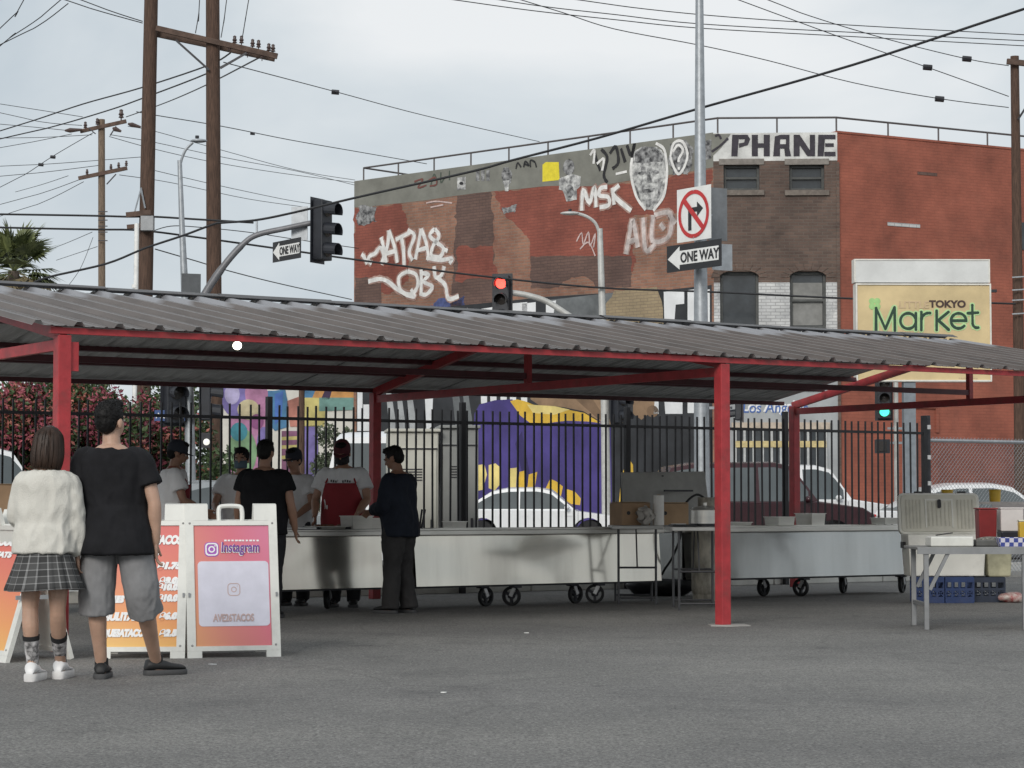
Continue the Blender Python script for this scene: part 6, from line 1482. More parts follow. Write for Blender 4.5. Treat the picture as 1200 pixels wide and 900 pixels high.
def aframe(loc, yaw, label, W, H, poster, pad_l=.042, lean=.11):
    loc = Vector(loc) + Matrix.Rotation(yaw, 3, 'Z') @ Vector((0, .26, 0))
    t = thing('a_frame_sign', label, 'sign board', loc, yaw)
    def face(sgn):
        return FR((-W / 2, -.26 * sgn, 0), (1, 0, 0), (0, lean * 2.1 * sgn, 1), (0, -sgn, 0)) if sgn > 0 else FR((-W / 2, .26, 0), (1, 0, 0), (0, -lean * 2.1, 1), (0, -1, 0))
    for sgn in (1, -1):
        fr = face(sgn); fr.w = Vector((0, -1, lean * 2.1 * sgn)).normalized()
        nm = 'front_board' if sgn > 0 else 'rear_board'
        hp, ht = .085, H - .155
        mb = MB()
        mb.prism(rect(0, .05, pad_l + .02, H - .12), fr, -.035, 0); mb.prism(rect(W - pad_l - .02, .05, W, H - .12), fr, -.035, 0)
        mb.prism(rect(pad_l + .0195, .05, W - pad_l - .0195, hp), fr, -.034, -.001); mb.prism(rect(pad_l + .0195, ht, W - pad_l - .0195, H - .1205), fr, -.034, -.001)
        mb.prism(rect(0, 0, .105, .0495), fr, -.034, -.001); mb.prism(rect(W - .105, 0, W, .0495), fr, -.034, -.001)
        mb.prism(rect(0, H - .1195, .17, H), fr, -.034, -.001); mb.prism(rect(W - .17, H - .1195, W, H), fr, -.034, -.001)
        bd = mb.build(nm, PLAST, t)
        mb = MB(); mb.prism(rect(pad_l + .021, hp + .001, W - pad_l - .021, ht - .001), fr, -.03, -.012); mb.build('poster', poster if sgn > 0 else PLAST, bd)
        if sgn > 0:
            mb = MB(); x0, x1 = W / 2 - .10, W / 2 + .10; z0, z1 = H - .1195, H + .005
            mb.tube(bez([fr.p(x0 + .015, z0, -.018), fr.p(x0 + .015, z1 - .045, -.018), fr.p(x0 + .04, z1 - .015, -.018), fr.p(x1 - .04, z1 - .015, -.018), fr.p(x1 - .015, z1 - .045, -.018), fr.p(x1 - .015, z0, -.018)], 5), .017, 8); mb.build('handle', PLAST, bd, 40)
        for (x, y) in ((.035, H - .14), (W - .035, H - .14), (.035, .09), (W - .035, .09)):
            mb = MB(); mb.ell(fr.p(x, y, .0), (.009, .006, .009), 8, 5); mb.build('rivet', mat('rivet_grey', (.30, .30, .29), .5), bd)
    for s in (-1, 1): mb = MB(); mb.bar((s * (W / 2 - .02), -.17, .45), (s * (W / 2 - .02), .17, .45), .012, .03); mb.build('spreader', GREYP, t)
    f = face(1); f.w = Vector((0, -1, lean * 2.1)).normalized()
    M = wmat(t); R3 = M.to_3x3()
    return t, FR(M @ f.o, R3 @ f.u, R3 @ f.v, R3 @ f.w)
WSH = mat('poster_white', (.80, .80, .80), .5, var=.04); WSHP = mat('poster_pale_panel', (.64, .63, .72), .45, var=.05); PURPL = mat('poster_purple', (.16, .05, .28), .5); TXTG = mat('poster_faint_text', (.52, .38, .36), .5)
g0, g1_ = G(220, 771.5), G(329.5, 769.5)
WI = (g1_ - g0).length; yawI = math.atan2((g1_ - g0).y, (g1_ - g0).x)
HI = HZ(592, g0.y + .2)
ins, fi = aframe((g0 + g1_) / 2, yawI, 'white a-frame board with a pink orange social media poster', WI, HI * 1.03, INSTA)
ip = lambda px, py: fi.hit(px, py)
def on(fr, px, py): a = fr.hit(px, py); return FR(fr.p(a[0], a[1]), fr.u, fr.v, fr.w)
def wpx(fr, a, b, y): return fr.hit(b, y)[0] - fr.hit(a, y)[0]
a, b = ip(233.5, 734), ip(314.5, 657)
mb = MB(); mb.prism([(a[0] + x, a[1] + y) for x, y in rrect(b[0] - a[0], b[1] - a[1], .03)], fi, -.0119, -.009); mb.build('poster_panel', WSHP, ins, world=True)
f = on(fi, 259, 647); fit(text('Instagram', .105, f, WSH, ins, bold=.004, lift=-.009, shear=.12), f, ins, wpx(fi, 259, 304, 647))
f = on(fi, 259.6, 646.5); fit(text('Instagram', .105, f, PURPL, ins, bold=.001, lift=-.004, shear=.12), f, ins, wpx(fi, 259, 303.5, 647))
for k_ in range(10):
    q_ = ip(263 + k_ * 4.2, 634); mb = MB(); mb.prism(rect(q_[0], q_[1], q_[0] + random.uniform(.014, .022), q_[1] + .012), fi, -.0119, -.009); mb.build('fine_print', WSH, ins, world=True)
f = on(fi, 250, 728); fit(text('AVE26TACOS', .075, f, TXTG, ins, lift=-.008, bold=.002), f, ins, wpx(fi, 250, 298, 728))
# camera emblem: rounded square outline, ring and dot
def emblem(px0, py0, px1, py1, m, th):
    a, b = ip(px0, max(py0, py1)), ip(px1, min(py0, py1)); w, h = b[0] - a[0], b[1] - a[1]
    out = [(a[0] + x, a[1] + y) for x, y in rrect(w, h, w * .28)]; inn_ = [(a[0] + th + x, a[1] + th + y) for x, y in rrect(w - 2 * th, h - 2 * th, w * .22)]
    n = len(out); mb = MB(); vs = [fi.p(*q, -.007) for q in out] + [fi.p(*q, -.007) for q in inn_] + [fi.p(*q, -.011) for q in out] + [fi.p(*q, -.011) for q in inn_]; fs = []
    for i in range(n): j = (i + 1) % n; fs += [(i, j, n + j, n + i), (i, 2 * n + i, 2 * n + j, j), (n + i, n + j, 3 * n + j, 3 * n + i)]
    mb.add(vs, fs); c = (a[0] + w / 2, a[1] + h / 2); ring(mb, fi, c, w * .16, w * .16 + th, -.011, -.007, 20); mb.prism(disc((c[0] + w * .27, c[1] + h * .27), th * .55, 8), fi, -.011, -.007)
    mb.build('camera_emblem', m, ins, world=True)
a, b = ip(240, 652), ip(256.5, 635)
mb = MB(); mb.prism([(a[0] + x, a[1] + y) for x, y in rrect(b[0] - a[0], b[1] - a[1], .03)], fi, -.0119, -.0105); mb.build('emblem_ground', mat('emblem_violet', (.33, .10, .42), .5), ins, world=True)
emblem(241, 651, 255.5, 636, WSH, .010)
emblem(267, 698, 281.5, 683, TXTG, .006)
# menu board beside it
g2_ = G(112, 772); g3_ = G(216.5, 771.5)
WMn = (g3_ - g2_).length; yM = math.atan2((g3_ - g2_).y, (g3_ - g2_).x)
men, fm = aframe((g2_ + g3_) / 2, yM, 'white a-frame menu board behind the man in grey shorts', WMn, HI * 1.03, MENU)
def mt(s, size, px, py, wp, shear=.25, fr=None, par=None):
    fr = fr or fm; par = par or men
    f = on(fr, px, py); fit(text(s, size, f, WSH, par, lift=-.009, bold=.006 if size > .06 else .004, shear=shear), f, par, wpx(fr, px, px + wp, py))
mt('TACOS', .085, 181, 637, 33); mt('1', .04, 184, 650, 3)
for s, y, x, w in (('$1.75', 666, 184, 30), ('$9.00', 683.5, 186, 28), ('$10.00', 691, 184, 30), ('$10.00', 704, 184, 30), ('$6.00', 725, 186, 28), ('$2.50', 745, 186, 28)): mt(s, .062, x, y, w)
mt('QUES', .062, 121, 705.5, 25); mt('MULITAS', .075, 119.5, 726.5, 43); mt('QUESATACO', .068, 119, 745.5, 50)

# left menu board, mostly hidden
yL_ = R(-48); g5_ = G(6, 777); g4_ = g5_ - Vector((math.cos(yL_), math.sin(yL_), 0)) * WMn
lft, fl_ = aframe((g4_ + g5_) / 2, yL_, 'white a-frame menu board beside the woman in the plaid skirt', WMn, HI * 1.02, MENU, lean=.15)
mt('TACOS', .085, -16, 638, 33, fr=fl_, par=lft); mt('MEATS', .055, -13, 652, 26, fr=fl_, par=lft)
# grey sack truck / folded white stand between the boards
p = G(62, 764)
# ================================================================== people
def remesh(mb, name, m, parent, voxel, it=8, wrinkle=0.0, wscale=9.0, wst=(1, 1, .45), seed=0.0, fn=None, fac=.5):
    me = mb.mesh(name); bm = bmesh.new(); bm.from_mesh(me); bmesh.ops.recalc_face_normals(bm, faces=bm.faces); bm.to_mesh(me); bm.free()
    tmp = bpy.data.objects.new('tmp', me); COL.objects.link(tmp)
    md = tmp.modifiers.new('r', 'REMESH'); md.mode = 'VOXEL'; md.voxel_size = voxel
    ms = tmp.modifiers.new('s', 'SMOOTH'); ms.factor = fac; ms.iterations = it
    out = bpy.data.meshes.new_from_object(tmp.evaluated_get(bpy.context.evaluated_depsgraph_get()))
    bpy.data.objects.remove(tmp); bpy.data.meshes.remove(me); out.name = name; out.materials.clear()
    if wrinkle or fn:
        nr = [v.normal.copy() for v in out.vertices]
        for v, n in zip(out.vertices, nr):
            q = Vector((v.co.x * wst[0], v.co.y * wst[1], v.co.z * wst[2])) * wscale + Vector((seed, seed * .7, 0))
            k = 1.0
            if fn: k = fn(v.co)
            a = noise.noise(q); b_ = noise.noise(q * 2.1 + Vector((5, 2, 1)))
            c_ = noise.noise(q * 3.6 + Vector((1, 7, 3))); big = .5 + .9 * max(0, noise.noise(q * .35 + Vector((2, 2, 8))) + .35)
            v.co += n * (wrinkle * k * big * ((1 - abs(a) * 2.8) + .75 * (.5 - abs(b_) * 2.2) + .35 * c_))
    return link(name, out, m, parent, True)
def skinm(name, c): 
    m = mat(name, c, .5, var=.10, scale=9); p = m.node_tree.nodes['Principled BSDF']; p.inputs['Subsurface Weight'].default_value = .08; p.inputs['Subsurface Radius'].default_value = (.02, .008, .005); return m
def lerp(a, b, t): return Vector(a).lerp(Vector(b), t)
def hand(mb, wrist, along, thumb, palm, s=1.0, curl=.5):
    a, t, n = Vector(along).normalized(), Vector(thumb).normalized(), Vector(palm).normalized()
    W = Vector(wrist); P = lambda x, y, z: W + (a * x + t * y + n * z) * s
    rings = []
    for x, hw, ht in ((-.02, .026, .021), (.0, .027, .02), (.03, .037, .018), (.06, .041, .016), (.09, .039, .013)):
        rings.append([P(x, hw * math.cos(2 * math.pi * k / 10), ht * math.sin(2 * math.pi * k / 10)) for k in range(10)])
    mb.rings(rings)
    for y, L, r in ((.029, .072, .0092), (.010, .080, .0096), (-.010, .074, .0092), (-.029, .058, .0082)):
        c = curl
        p0, p1 = P(.078, y, 0), P(.09 + L * .35, y * 1.08, .012 * c)
        p2 = P(.09 + L * (.72 - .12 * c), y * 1.1, .034 * c + .004); p3 = P(.09 + L * (.98 - .38 * c), y * 1.08, .062 * c + .006)
        mb.tube([p0, p1, p2, p3], [r * s, r * s, r * .92 * s, r * .75 * s], 8)
    mb.tube([P(.015, .028, .004), P(.045, .052, .012), P(.075, .058, .022), P(.098, .052, .032)], [.014 * s, .012 * s, .0105 * s, .0085 * s], 8)
def limb(mb, pts, rad, n=12): mb.tube(bez(pts, 4), sum([[rad[i] + (rad[i + 1] - rad[i]) * j / 4 for j in range(4)] for i in range(len(rad) - 1)], []) + [rad[-1]], n)
def ringz(c, rx, ry, n=18, rot=0.0, sq=1.0):
    out = []
    for k in range(n):
        a = 2 * math.pi * k / n; x, y = math.cos(a), math.sin(a)
        x = math.copysign(abs(x) ** sq, x); y = math.copysign(abs(y) ** sq, y)
        x, y = x * rx, y * ry
        out.append(Vector((c[0] + x * math.cos(rot) - y * math.sin(rot), c[1] + x * math.sin(rot) + y * math.cos(rot), c[2])))
    return out
class Body:
    """joints for a 1.75 m adult, local +Y is forward, +X the person's right"""
    def __init__(s, H, build=1.0, **kw):
        s.k = H / 1.75; s.b = build; k = s.k
        J = dict(hipL=(-.095, 0, .92), hipR=(.095, 0, .92), kneeL=(-.10, .02, .50), kneeR=(.10, .02, .50), ankL=(-.105, -.02, .085), ankR=(.105, -.02, .085),
                 shL=(-.185, -.01, 1.425), shR=(.185, -.01, 1.425), elL=(-.255, -.03, 1.12), elR=(.255, -.03, 1.12), wrL=(-.265, .05, .87), wrR=(.265, .05, .87),
                 toeL=(-.13, .16, .03), toeR=(.13, .16, .03), lean=(0, 0))
        J.update({a: b for a, b in kw.items() if a in J}); s.J = {a: (Vector(b) * k if len(b) == 3 else b) for a, b in J.items()}
        s.head_yaw = kw.get('head_yaw', 0); s.head_pitch = kw.get('head_pitch', 0); s.head_roll = kw.get('head_roll', 0)
        s.hs = kw.get('head_scale', 1.04); s.thL, s.thR = kw.get('thumbL', (0.2, 1, 0)), kw.get('thumbR', (-.2, 1, 0)); s.curl = kw.get('curl', .5)
    def torso_c(s, z):                        # forward lean bends the spine
        l = s.J['lean']; f = max(0, (z / s.k - .9) / .6); return Vector((l[0] * f, l[1] * f, 0)) * s.k
    def head_m(s):
        k = s.k; piv = Vector((0, -.012, 1.50)) * k + s.torso_c(1.5 * k)
        return Matrix.Translation(piv) @ Matrix.Rotation(s.head_yaw, 4, 'Z') @ Matrix.Rotation(-s.head_pitch, 4, 'X') @ Matrix.Rotation(s.head_roll, 4, 'Y') @ Matrix.Scale(k * s.hs, 4)
    def tors(s, grow=0.0, z0=.84, z1=1.50, n=20):
        k, b = s.k, s.b; R_ = []
        for z, rx, ry, yo in ((.80, .155, .11, -.02), (.86, .172, .12, -.02), (.93, .175, .122, -.015), (1.02, .162, .112, 0), (1.10, .155, .106, .005), (1.20, .163, .11, .0), (1.30, .178, .115, -.01), (1.37, .182, .112, -.015), (1.42, .155, .098, -.018), (1.455, .105, .080, -.015), (1.48, .072, .066, -.012)):
            if z < z0 - .001 or z > z1 + .001: continue
            c = s.torso_c(z * k); R_.append(ringz((c.x, c.y + yo * k, z * k), (rx * b + grow) * k, (ry * b + grow) * k, n, 0, .9))
        return R_
    def skin(s, m, parent, voxel=.01, feet=True, face=True):
        k, J = s.k, s.J; mb = MB(); mb.rings(s.tors())
        hm = s.head_m(); H_ = lambda x, y, z: hm @ Vector((x, y, z)); r3 = hm.to_3x3()
        mb.tube([s.torso_c(1.44 * k) + Vector((0, -.015, 1.43)) * k, H_(0, .0, .03), H_(0, .01, .10)], [.062 * k, .056 * k, .054 * k], 14)
        mb.ell(H_(0, -.012, .155), (.074, .094, .092), 20, 14, r3); mb.ell(H_(0, .026, .09), (.056, .07, .072), 18, 12, r3); mb.ell(H_(0, .05, .055), (.034, .035, .028), 12, 8, r3)
        mb.ell(H_(0, .104, .105), (.013, .02, .020), 10, 7, r3); mb.ell(H_(0, .092, .125), (.010, .018, .03), 8, 6, r3); mb.ell(H_(0, .085, .145), (.055, .018, .012), 10, 6, r3); mb.ell(H_(0, .088, .066), (.022, .014, .010), 8, 6, r3)
        for q in (-1, 1): mb.ell(H_(q * .076, -.005, .11), (.012, .022, .034), 10, 8, r3)
        for S in 'LR':
            hp, kn, an = J['hip' + S], J['knee' + S], J['ank' + S]; sh, el, wr = J['sh' + S], J['el' + S], J['wr' + S]
            off = s.torso_c(1.42 * k); sh = sh + off
            bk = Vector((0, -.018, 0)) * k
            limb(mb, [hp + Vector((0, 0, .02)) * k, lerp(hp, kn, .5) + Vector((0, .01, 0)), kn, lerp(kn, an, .3) + bk, lerp(kn, an, .65) + bk * .6, an], [.092 * k * s.b, .08 * k * s.b, .056 * k, .058 * k, .046 * k, .036 * k])
            limb(mb, [sh + Vector((0, 0, -.026)) * k, lerp(sh, el, .5), el, lerp(el, wr, .35), wr], [.048 * k * s.b, .047 * k * s.b, .041 * k, .042 * k * s.b, .028 * k])
            d = (wr - el).normalized(); th = Vector(s.thL if S == 'L' else s.thR); th = (th - d * th.dot(d)).normalized()
            pn = d.cross(th) if S == 'R' else th.cross(d)
            hand(mb, wr, d, th, pn, k, s.curl)
            to = J['toe' + S]
            if feet: limb(mb, [an + Vector((0, 0, -.01)), Vector((an.x, an.y, .045 * k)), Vector(((an.x + to.x) / 2, (an.y + to.y) / 2, .036 * k)), Vector((to.x, to.y, .03 * k)).lerp(an, .12)], [.034 * k, .030 * k, .024 * k, .016 * k])
        o = remesh(mb, 'body', m, parent, voxel, 5)
        if face:
            EY = mat('eye_white', (.55, .53, .5), .3); IR = mat('iris_dark', (.02, .012, .01), .2); BRW = mat('brow_dark', (.02, .014, .012), .8)
            for q in (-1, 1):
                b_ = MB(); b_.ell(H_(q * .032, .082, .125), (.013, .010, .007), 10, 6, r3); e_ = b_.build('eye', EY, parent, True)
                b_ = MB(); b_.ell(H_(q * .032, .090, .125), (.0055, .004, .006), 8, 5, r3); b_.build('iris', IR, e_, True)
                b_ = MB(); b_.tube([H_(q * .014, .094, .145), H_(q * .035, .094, .150), H_(q * .052, .082, .144)], .005 * k, 6); b_.build('eyebrow', BRW, parent, True)
            b_ = MB(); b_.tube([H_(-.022, .090, .067), H_(0, .099, .069), H_(.022, .090, .067)], [.002, .0055, .002], 6); b_.build('mouth', mat('lips', (.25, .10, .085), .5), parent, True)
        return o
    def top(s, m, parent, voxel, grow=.018, hem=.84, sleeve=.55, sgrow=.016, wr=.006, seed=1.0, name='shirt', flare=.0, blouse=0.0):
        k, J = s.k, s.J; mb = MB(); R_ = s.tors(grow, .84, 1.455)
        # straight hang below the chest
        out = []
        for r_ in R_:
            z = r_[0].z / k
            out.append(r_)
        c = s.torso_c(hem * k)
        lowr = [ringz((c.x, c.y - .015 * k, hem * k), (.172 * s.b + grow + flare) * k, (.118 * s.b + grow + flare) * k, 20, 0, .9)]
        out = [r_ for r_ in out if r_[0].z > hem * k + .02]
        for r_ in out:                       # below the waist the cloth hangs straight down to the hem
            z = r_[0].z / k
            if z < 1.06:
                cen = sum(r_, Vector()) / len(r_); g_ = flare * k * (1 - max(0, z - hem) / (1.06 - hem))
                for v in r_: d_ = Vector((v.x - cen.x, v.y - cen.y, 0)); v += d_.normalized() * g_
        # widen waist so that cloth hangs rather than clings
        for r_ in out:
            z = r_[0].z / k
            if .95 < z < 1.28:
                cen = sum(r_, Vector()) / len(r_)
                for v in r_: v.x = cen.x + (v.x - cen.x) * (1.07 + blouse); v.y = cen.y + (v.y - cen.y) * (1.06 + blouse)
        mb.rings(lowr + out)
        for S in 'LR':
            sh, el, wr_ = J['sh' + S] + s.torso_c(1.42 * k), J['el' + S], J['wr' + S]
            if sleeve <= 1: e_ = lerp(sh, el, sleeve); dn = Vector((0, 0, -.028)) * k; limb(mb, [lerp(sh, Vector((0, -.01, 1.40 * k)) + s.torso_c(1.40 * k), .45) + dn * .6, sh + dn, lerp(sh, e_, .55), e_], [.060 * k, (.050 * s.b + sgrow * .75) * k, (.054 * s.b + sgrow) * k, (.055 * s.b + sgrow * 1.25) * k], 16)
            else: dn = Vector((0, 0, -.03)) * k; limb(mb, [lerp(sh, Vector((0, -.01, 1.40 * k)) + s.torso_c(1.40 * k), .45) + dn * .6, sh + dn, lerp(sh, el, .5), el, lerp(el, wr_, .5), lerp(el, wr_, sleeve - 1)], [.058 * k, (.046 * s.b + sgrow * .7) * k, (.050 * s.b + sgrow) * k, (.048 * s.b + sgrow) * k, (.046 + sgrow * 1.1) * k, (.034 + sgrow * .8) * k], 16)
        return remesh(mb, name, m, parent, voxel, 5, wr, 8.0, (1, 1, .5), seed)
    def trousers(s, m, parent, voxel, hem=.06, grow=.02, wr=.006, name='trousers', waist=.98, seed=2.0, flare=0.0, low=.0):
        k, J = s.k, s.J; mb = MB(); R_ = s.tors(grow * .7, .80, waist)
        mb.rings(R_)
        for S in 'LR':
            hp, kn, an = J['hip' + S], J['knee' + S], J['ank' + S]; g = grow
            if hem < .4:
                e_ = lerp(kn, an, 1 - (hem - .085) / (.415)) if hem > .085 else an - Vector((0, 0, (.085 - hem) * k))
                limb(mb, [hp + Vector((0, 0, .03)), lerp(hp, kn, .5), kn, lerp(kn, e_, .5), e_], [(.096 * s.b + g * .6) * k, (.084 * s.b + g) * k, (.066 + g) * k, (.060 + g) * k, (.054 + g + flare) * k], 16)
            else:
                f = (.92 - hem) / .42; e_ = lerp(hp, kn, f) if f <= 1 else lerp(kn, an, (f - 1))
                limb(mb, [hp + Vector((0, 0, .03)), lerp(hp, kn, .5) + Vector((0, -.008, 0)), lerp(hp, kn, .85) + Vector((0, -.016, 0)), e_ + Vector((0, -.018, 0))], [(.098 * s.b + g * .6) * k, (.092 * s.b + g) * k, (.088 * s.b + g + flare * .5) * k, (.086 * s.b + g + flare) * k], 18)
        return remesh(mb, name, m, parent, voxel, 5, wr, 9.0, (1, 1, .6), seed)
    def shoe(s, S, upper, sole, parent, thick=.028, tall=.10, wide=1.0, name='shoe'):
        k, J = s.k, s.J; an, to = J['ank' + S], J['toe' + S]; d = Vector((to.x - an.x, to.y - an.y, 0)).normalized(); sd = Vector((d.y, -d.x, 0)); o = Vector((an.x, an.y, 0))
        P = lambda a, b, c: o + (d * a + sd * b) * k + Vector((0, 0, c * k))
        prof = ((-.078, .020, .05), (-.066, .034, tall), (-.03, .042, tall * 1.02), (.01, .044, tall), (.055, .046, .086), (.10, .050, .070), (.145, .050, .062), (.18, .042, .054), (.20, .022, .042))
        mb = MB(); rings = []
        for a, w, h in prof:
            w *= wide; rings.append([P(a, w * math.cos(q), thick + (h + .008 - thick) * (.5 + .5 * math.sin(q)) ) for q in [2 * math.pi * i / 14 for i in range(14)]])
        mb.rings(rings); u = mb.build(name, upper, parent, True)
        mb = MB(); rr = []
        for z, e_ in ((0, .0), (.006, .004), (thick * .8, .005), (thick + .004, .001)):
            ring_ = []
            for a, w, h in prof: ring_.append(P(a * 1.03, (w * wide + e_), z))
            for a, w, h in reversed(prof): ring_.append(P(a * 1.03, -(w * wide + e_), z))
            rr.append(ring_)
        mb.rings(rr); mb.build('sole', sole, u, 40)
        mb = MB(); 
        for j in range(4): mb.tube([P(.035 + .018 * j, -.022, .088 - .009 * j), P(.04 + .018 * j, 0, .096 - .009 * j), P(.035 + .018 * j, .022, .088 - .009 * j)], .003 * k, 5)
        mb.build('laces', sole, u)
        return u
    def hair_short(s, m, parent, voxel=.007, side=.5, n_spike=500):
        hm = s.head_m(); H_ = lambda x, y, z: hm @ Vector((x, y, z)); r3 = hm.to_3x3(); mb = MB()
        mb.ell(H_(0, -.020, .166), (.079, .095, .086), 20, 14, r3); mb.ell(H_(0, -.046, .128), (.069, .066, .080), 18, 12, r3); mb.ell(H_(0, .035, .225), (.06, .055, .03), 14, 8, r3)
        for q in (-1, 1): mb.ell(H_(q * .064, .002, .145), (.018, .03, .045), 10, 8, r3)
        o = remesh(mb, 'hair', m, parent, voxel * s.k, 3, .0035, 60, (1, 1, .5), 3.3)
        rn = random.Random(9); mb = MB(); vv = o.data.vertices; up_ = (r3 @ Vector((0, .35, 1))).normalized()
        for _ in range(n_spike):
            v = vv[rn.randrange(len(vv))]; loc = hm.inverted() @ v.co
            if loc.z < .10: continue
            L_ = (.003 + .004 * min(1, max(0, (loc.z - .12) / .1))) * rn.uniform(.6, 1.3) * s.k
            d_ = (v.normal * .55 + up_ * (.55 if loc.z > .17 else -.5) + Vector((rn.uniform(-.4, .4), rn.uniform(-.4, .4), rn.uniform(-.3, .3)))).normalized()
            mb.tube([v.co - v.normal * .003, v.co + d_ * L_ * .6, v.co + d_ * L_], [.0030, .0022, .0008], 3)
        mb.build('hair_strands', m, o, True)
        return o
    def hair_bob(s, m, parent, voxel=.006):
        hm = s.head_m(); H_ = lambda x, y, z: hm @ Vector((x, y, z)); r3 = hm.to_3x3(); mb = MB()
        rg = []
        for z, rx, ry, yo in ((-.028, .070, .050, -.035), (-.02, .090, .070, -.034), (.01, .101, .090, -.028), (.06, .104, .100, -.022), (.12, .100, .104, -.016), (.17, .094, .102, -.014), (.21, .080, .090, -.012), (.24, .055, .065, -.012), (.256, .02, .025, -.012)):
            rg.append([H_(rx * math.cos(a), yo + ry * math.sin(a) * (1.0 if math.sin(a) < 0 else .62 if z < .16 else .9), z + (.012 * math.sin(5 * a) if z < 0 else 0)) for a in [2 * math.pi * i / 22 for i in range(22)]])
        mb.rings(rg)
        o = remesh(mb, 'hair', m, parent, voxel * s.k, 3, .0045, 34, (1, 1, .16), 1.7)
        # loose strands lying over the bob
        rn = random.Random(4); mb = MB()
        for i in range(150):
            a = rn.uniform(math.pi * .96, math.pi * 2.04); pts = []
            a2 = a + rn.uniform(-.15, .15)
            for z, rx, ry, yo in ((.245, .045, .055, -.012), (.20, .088, .097, -.012), (.13, .102, .106, -.016), (.06, .107, .103, -.022), (.0, .101, .088, -.03), (-.032 + rn.uniform(-.012, .008), .088, .068, -.035)):
                f = (.25 - z) / .28; aa = a + (a2 - a) * f; pts.append(H_(rx * math.cos(aa) * 1.01, yo + ry * math.sin(aa) * 1.01, z))
            mb.tube(bez(pts, 3), [.0036 * s.k] * 14 + [.0025 * s.k, .001 * s.k], 4)
        mb.build('hair_strands', m, o, True)
        return o
    def cap(s, m, parent, brim=True):
        hm = s.head_m(); H_ = lambda x, y, z: hm @ Vector((x, y, z)); r3 = hm.to_3x3(); mb = MB(); rg = []
        for z, f in ((.135, 1.0), (.17, 1.02), (.21, .93), (.24, .72), (.258, .42), (.264, .1)): rg.append([H_(.086 * f * math.cos(a), -.012 + .105 * f * math.sin(a), z) for a in [2 * math.pi * i / 22 for i in range(22)]])
        mb.rings(rg); o = mb.build('cap', m, parent, 50)
        if brim:
            mb = MB(); n = 11; t0 = [H_(.084 * math.cos(a), .088 * math.sin(a) - .005, .143) for a in [math.pi * (.08 + .84 * i / (n - 1)) for i in range(n)]]; t1 = [H_(.085 * math.cos(a), .088 * math.sin(a) + .075 * math.sin(a), .128 + .012 * math.sin(a)) for a in [math.pi * (.08 + .84 * i / (n - 1)) for i in range(n)]]
            dz = hm.to_3x3() @ Vector((0, 0, .006)); vs = t0 + t1 + [v + dz for v in t0] + [v + dz for v in t1]; fs = []
            for i in range(n - 1): fs += [(i, n + i, n + i + 1, i + 1), (2 * n + i, 2 * n + i + 1, 3 * n + i + 1, 3 * n + i), (n + i, 3 * n + i, 3 * n + i + 1, n + i + 1)]
            mb.add(vs, fs); mb.build('brim', m, o, 50)
        return o
    def mask(s, m, parent):
        hm = s.head_m(); H_ = lambda x, y, z: hm @ Vector((x, y, z)); mb = MB(); vs = []; fs = []; nu, nv = 13, 7
        for j in range(nv):
            for i in range(nu):
                a = math.pi * (.02 + .96 * i / (nu - 1)); z = .035 + .08 * j / (nv - 1); bul = math.sin(math.pi * i / (nu - 1)) ** 2 * math.sin(math.pi * (j + .6) / (nv + .2))
                vs.append(H_(.070 * math.cos(a), .022 + (.078 + .020 * bul) * math.sin(a), z))
        for j in range(nv - 1):
            for i in range(nu - 1): q = j * nu + i; fs.append((q, q + 1, q + 1 + nu, q + nu))
        mb.add(vs, fs); o = mb.build('face_mask', m, parent, True); md = o.modifiers.new('t', 'SOLIDIFY'); md.thickness = .004; return o
    def apron(s, m, parent, low=.55, grow=.045):
        k = s.k; mb = MB(); vs = []; fs = []; nu, nz_ = 15, 15
        for j in range(nz_):
            z = low + (1.30 - low) * j / (nz_ - 1); half = 1.25 if z < 1.06 else 1.25 - (z - 1.06) / .24 * .55
            R_ = [(.80, .175, .125), (.93, .178, .126), (1.05, .17, .12), (1.2, .172, .118), (1.31, .178, .115)]
            zz = min(max(z, .80), 1.31)
            for (za, xa, ya), (zb, xb, yb) in zip(R_[:-1], R_[1:]):
                if za <= zz <= zb: f = (zz - za) / (zb - za); rx, ry = xa + (xb - xa) * f, ya + (yb - ya) * f
            c = s.torso_c(z * k)
            for i in range(nu):
                a = math.pi / 2 + (i / (nu - 1) - .5) * 2 * half; w = .004 * math.sin(i * 1.9 + z * 6)
                vs.append(Vector((c.x + (rx * s.b + grow + w) * math.cos(a) * k, c.y + (ry * s.b + grow + w) * math.sin(a) * k, z * k)))
        for j in range(nz_ - 1):
            for i in range(nu - 1): q = j * nu + i; fs.append((q, q + 1, q + 1 + nu, q + nu))
        mb.add(vs, fs); o = mb.build('apron', m, parent, True); md = o.modifiers.new('t', 'SOLIDIFY'); md.thickness = .004
        for q in (-1, 1):
            top_ = vs[(nz_ - 1) * nu + (0 if q > 0 else nu - 1)]; nk = s.torso_c(1.46 * k) + Vector((q * .068, .0, 1.475)) * k
            mb = MB(); mb.tube([top_, lerp(top_, nk, .5) + Vector((0, .012, .008)), nk, s.torso_c(1.46 * k) + Vector((q * .05, -.07, 1.48)) * k], .010 * k, 6); mb.build('apron_strap', m, o, True)
        return o

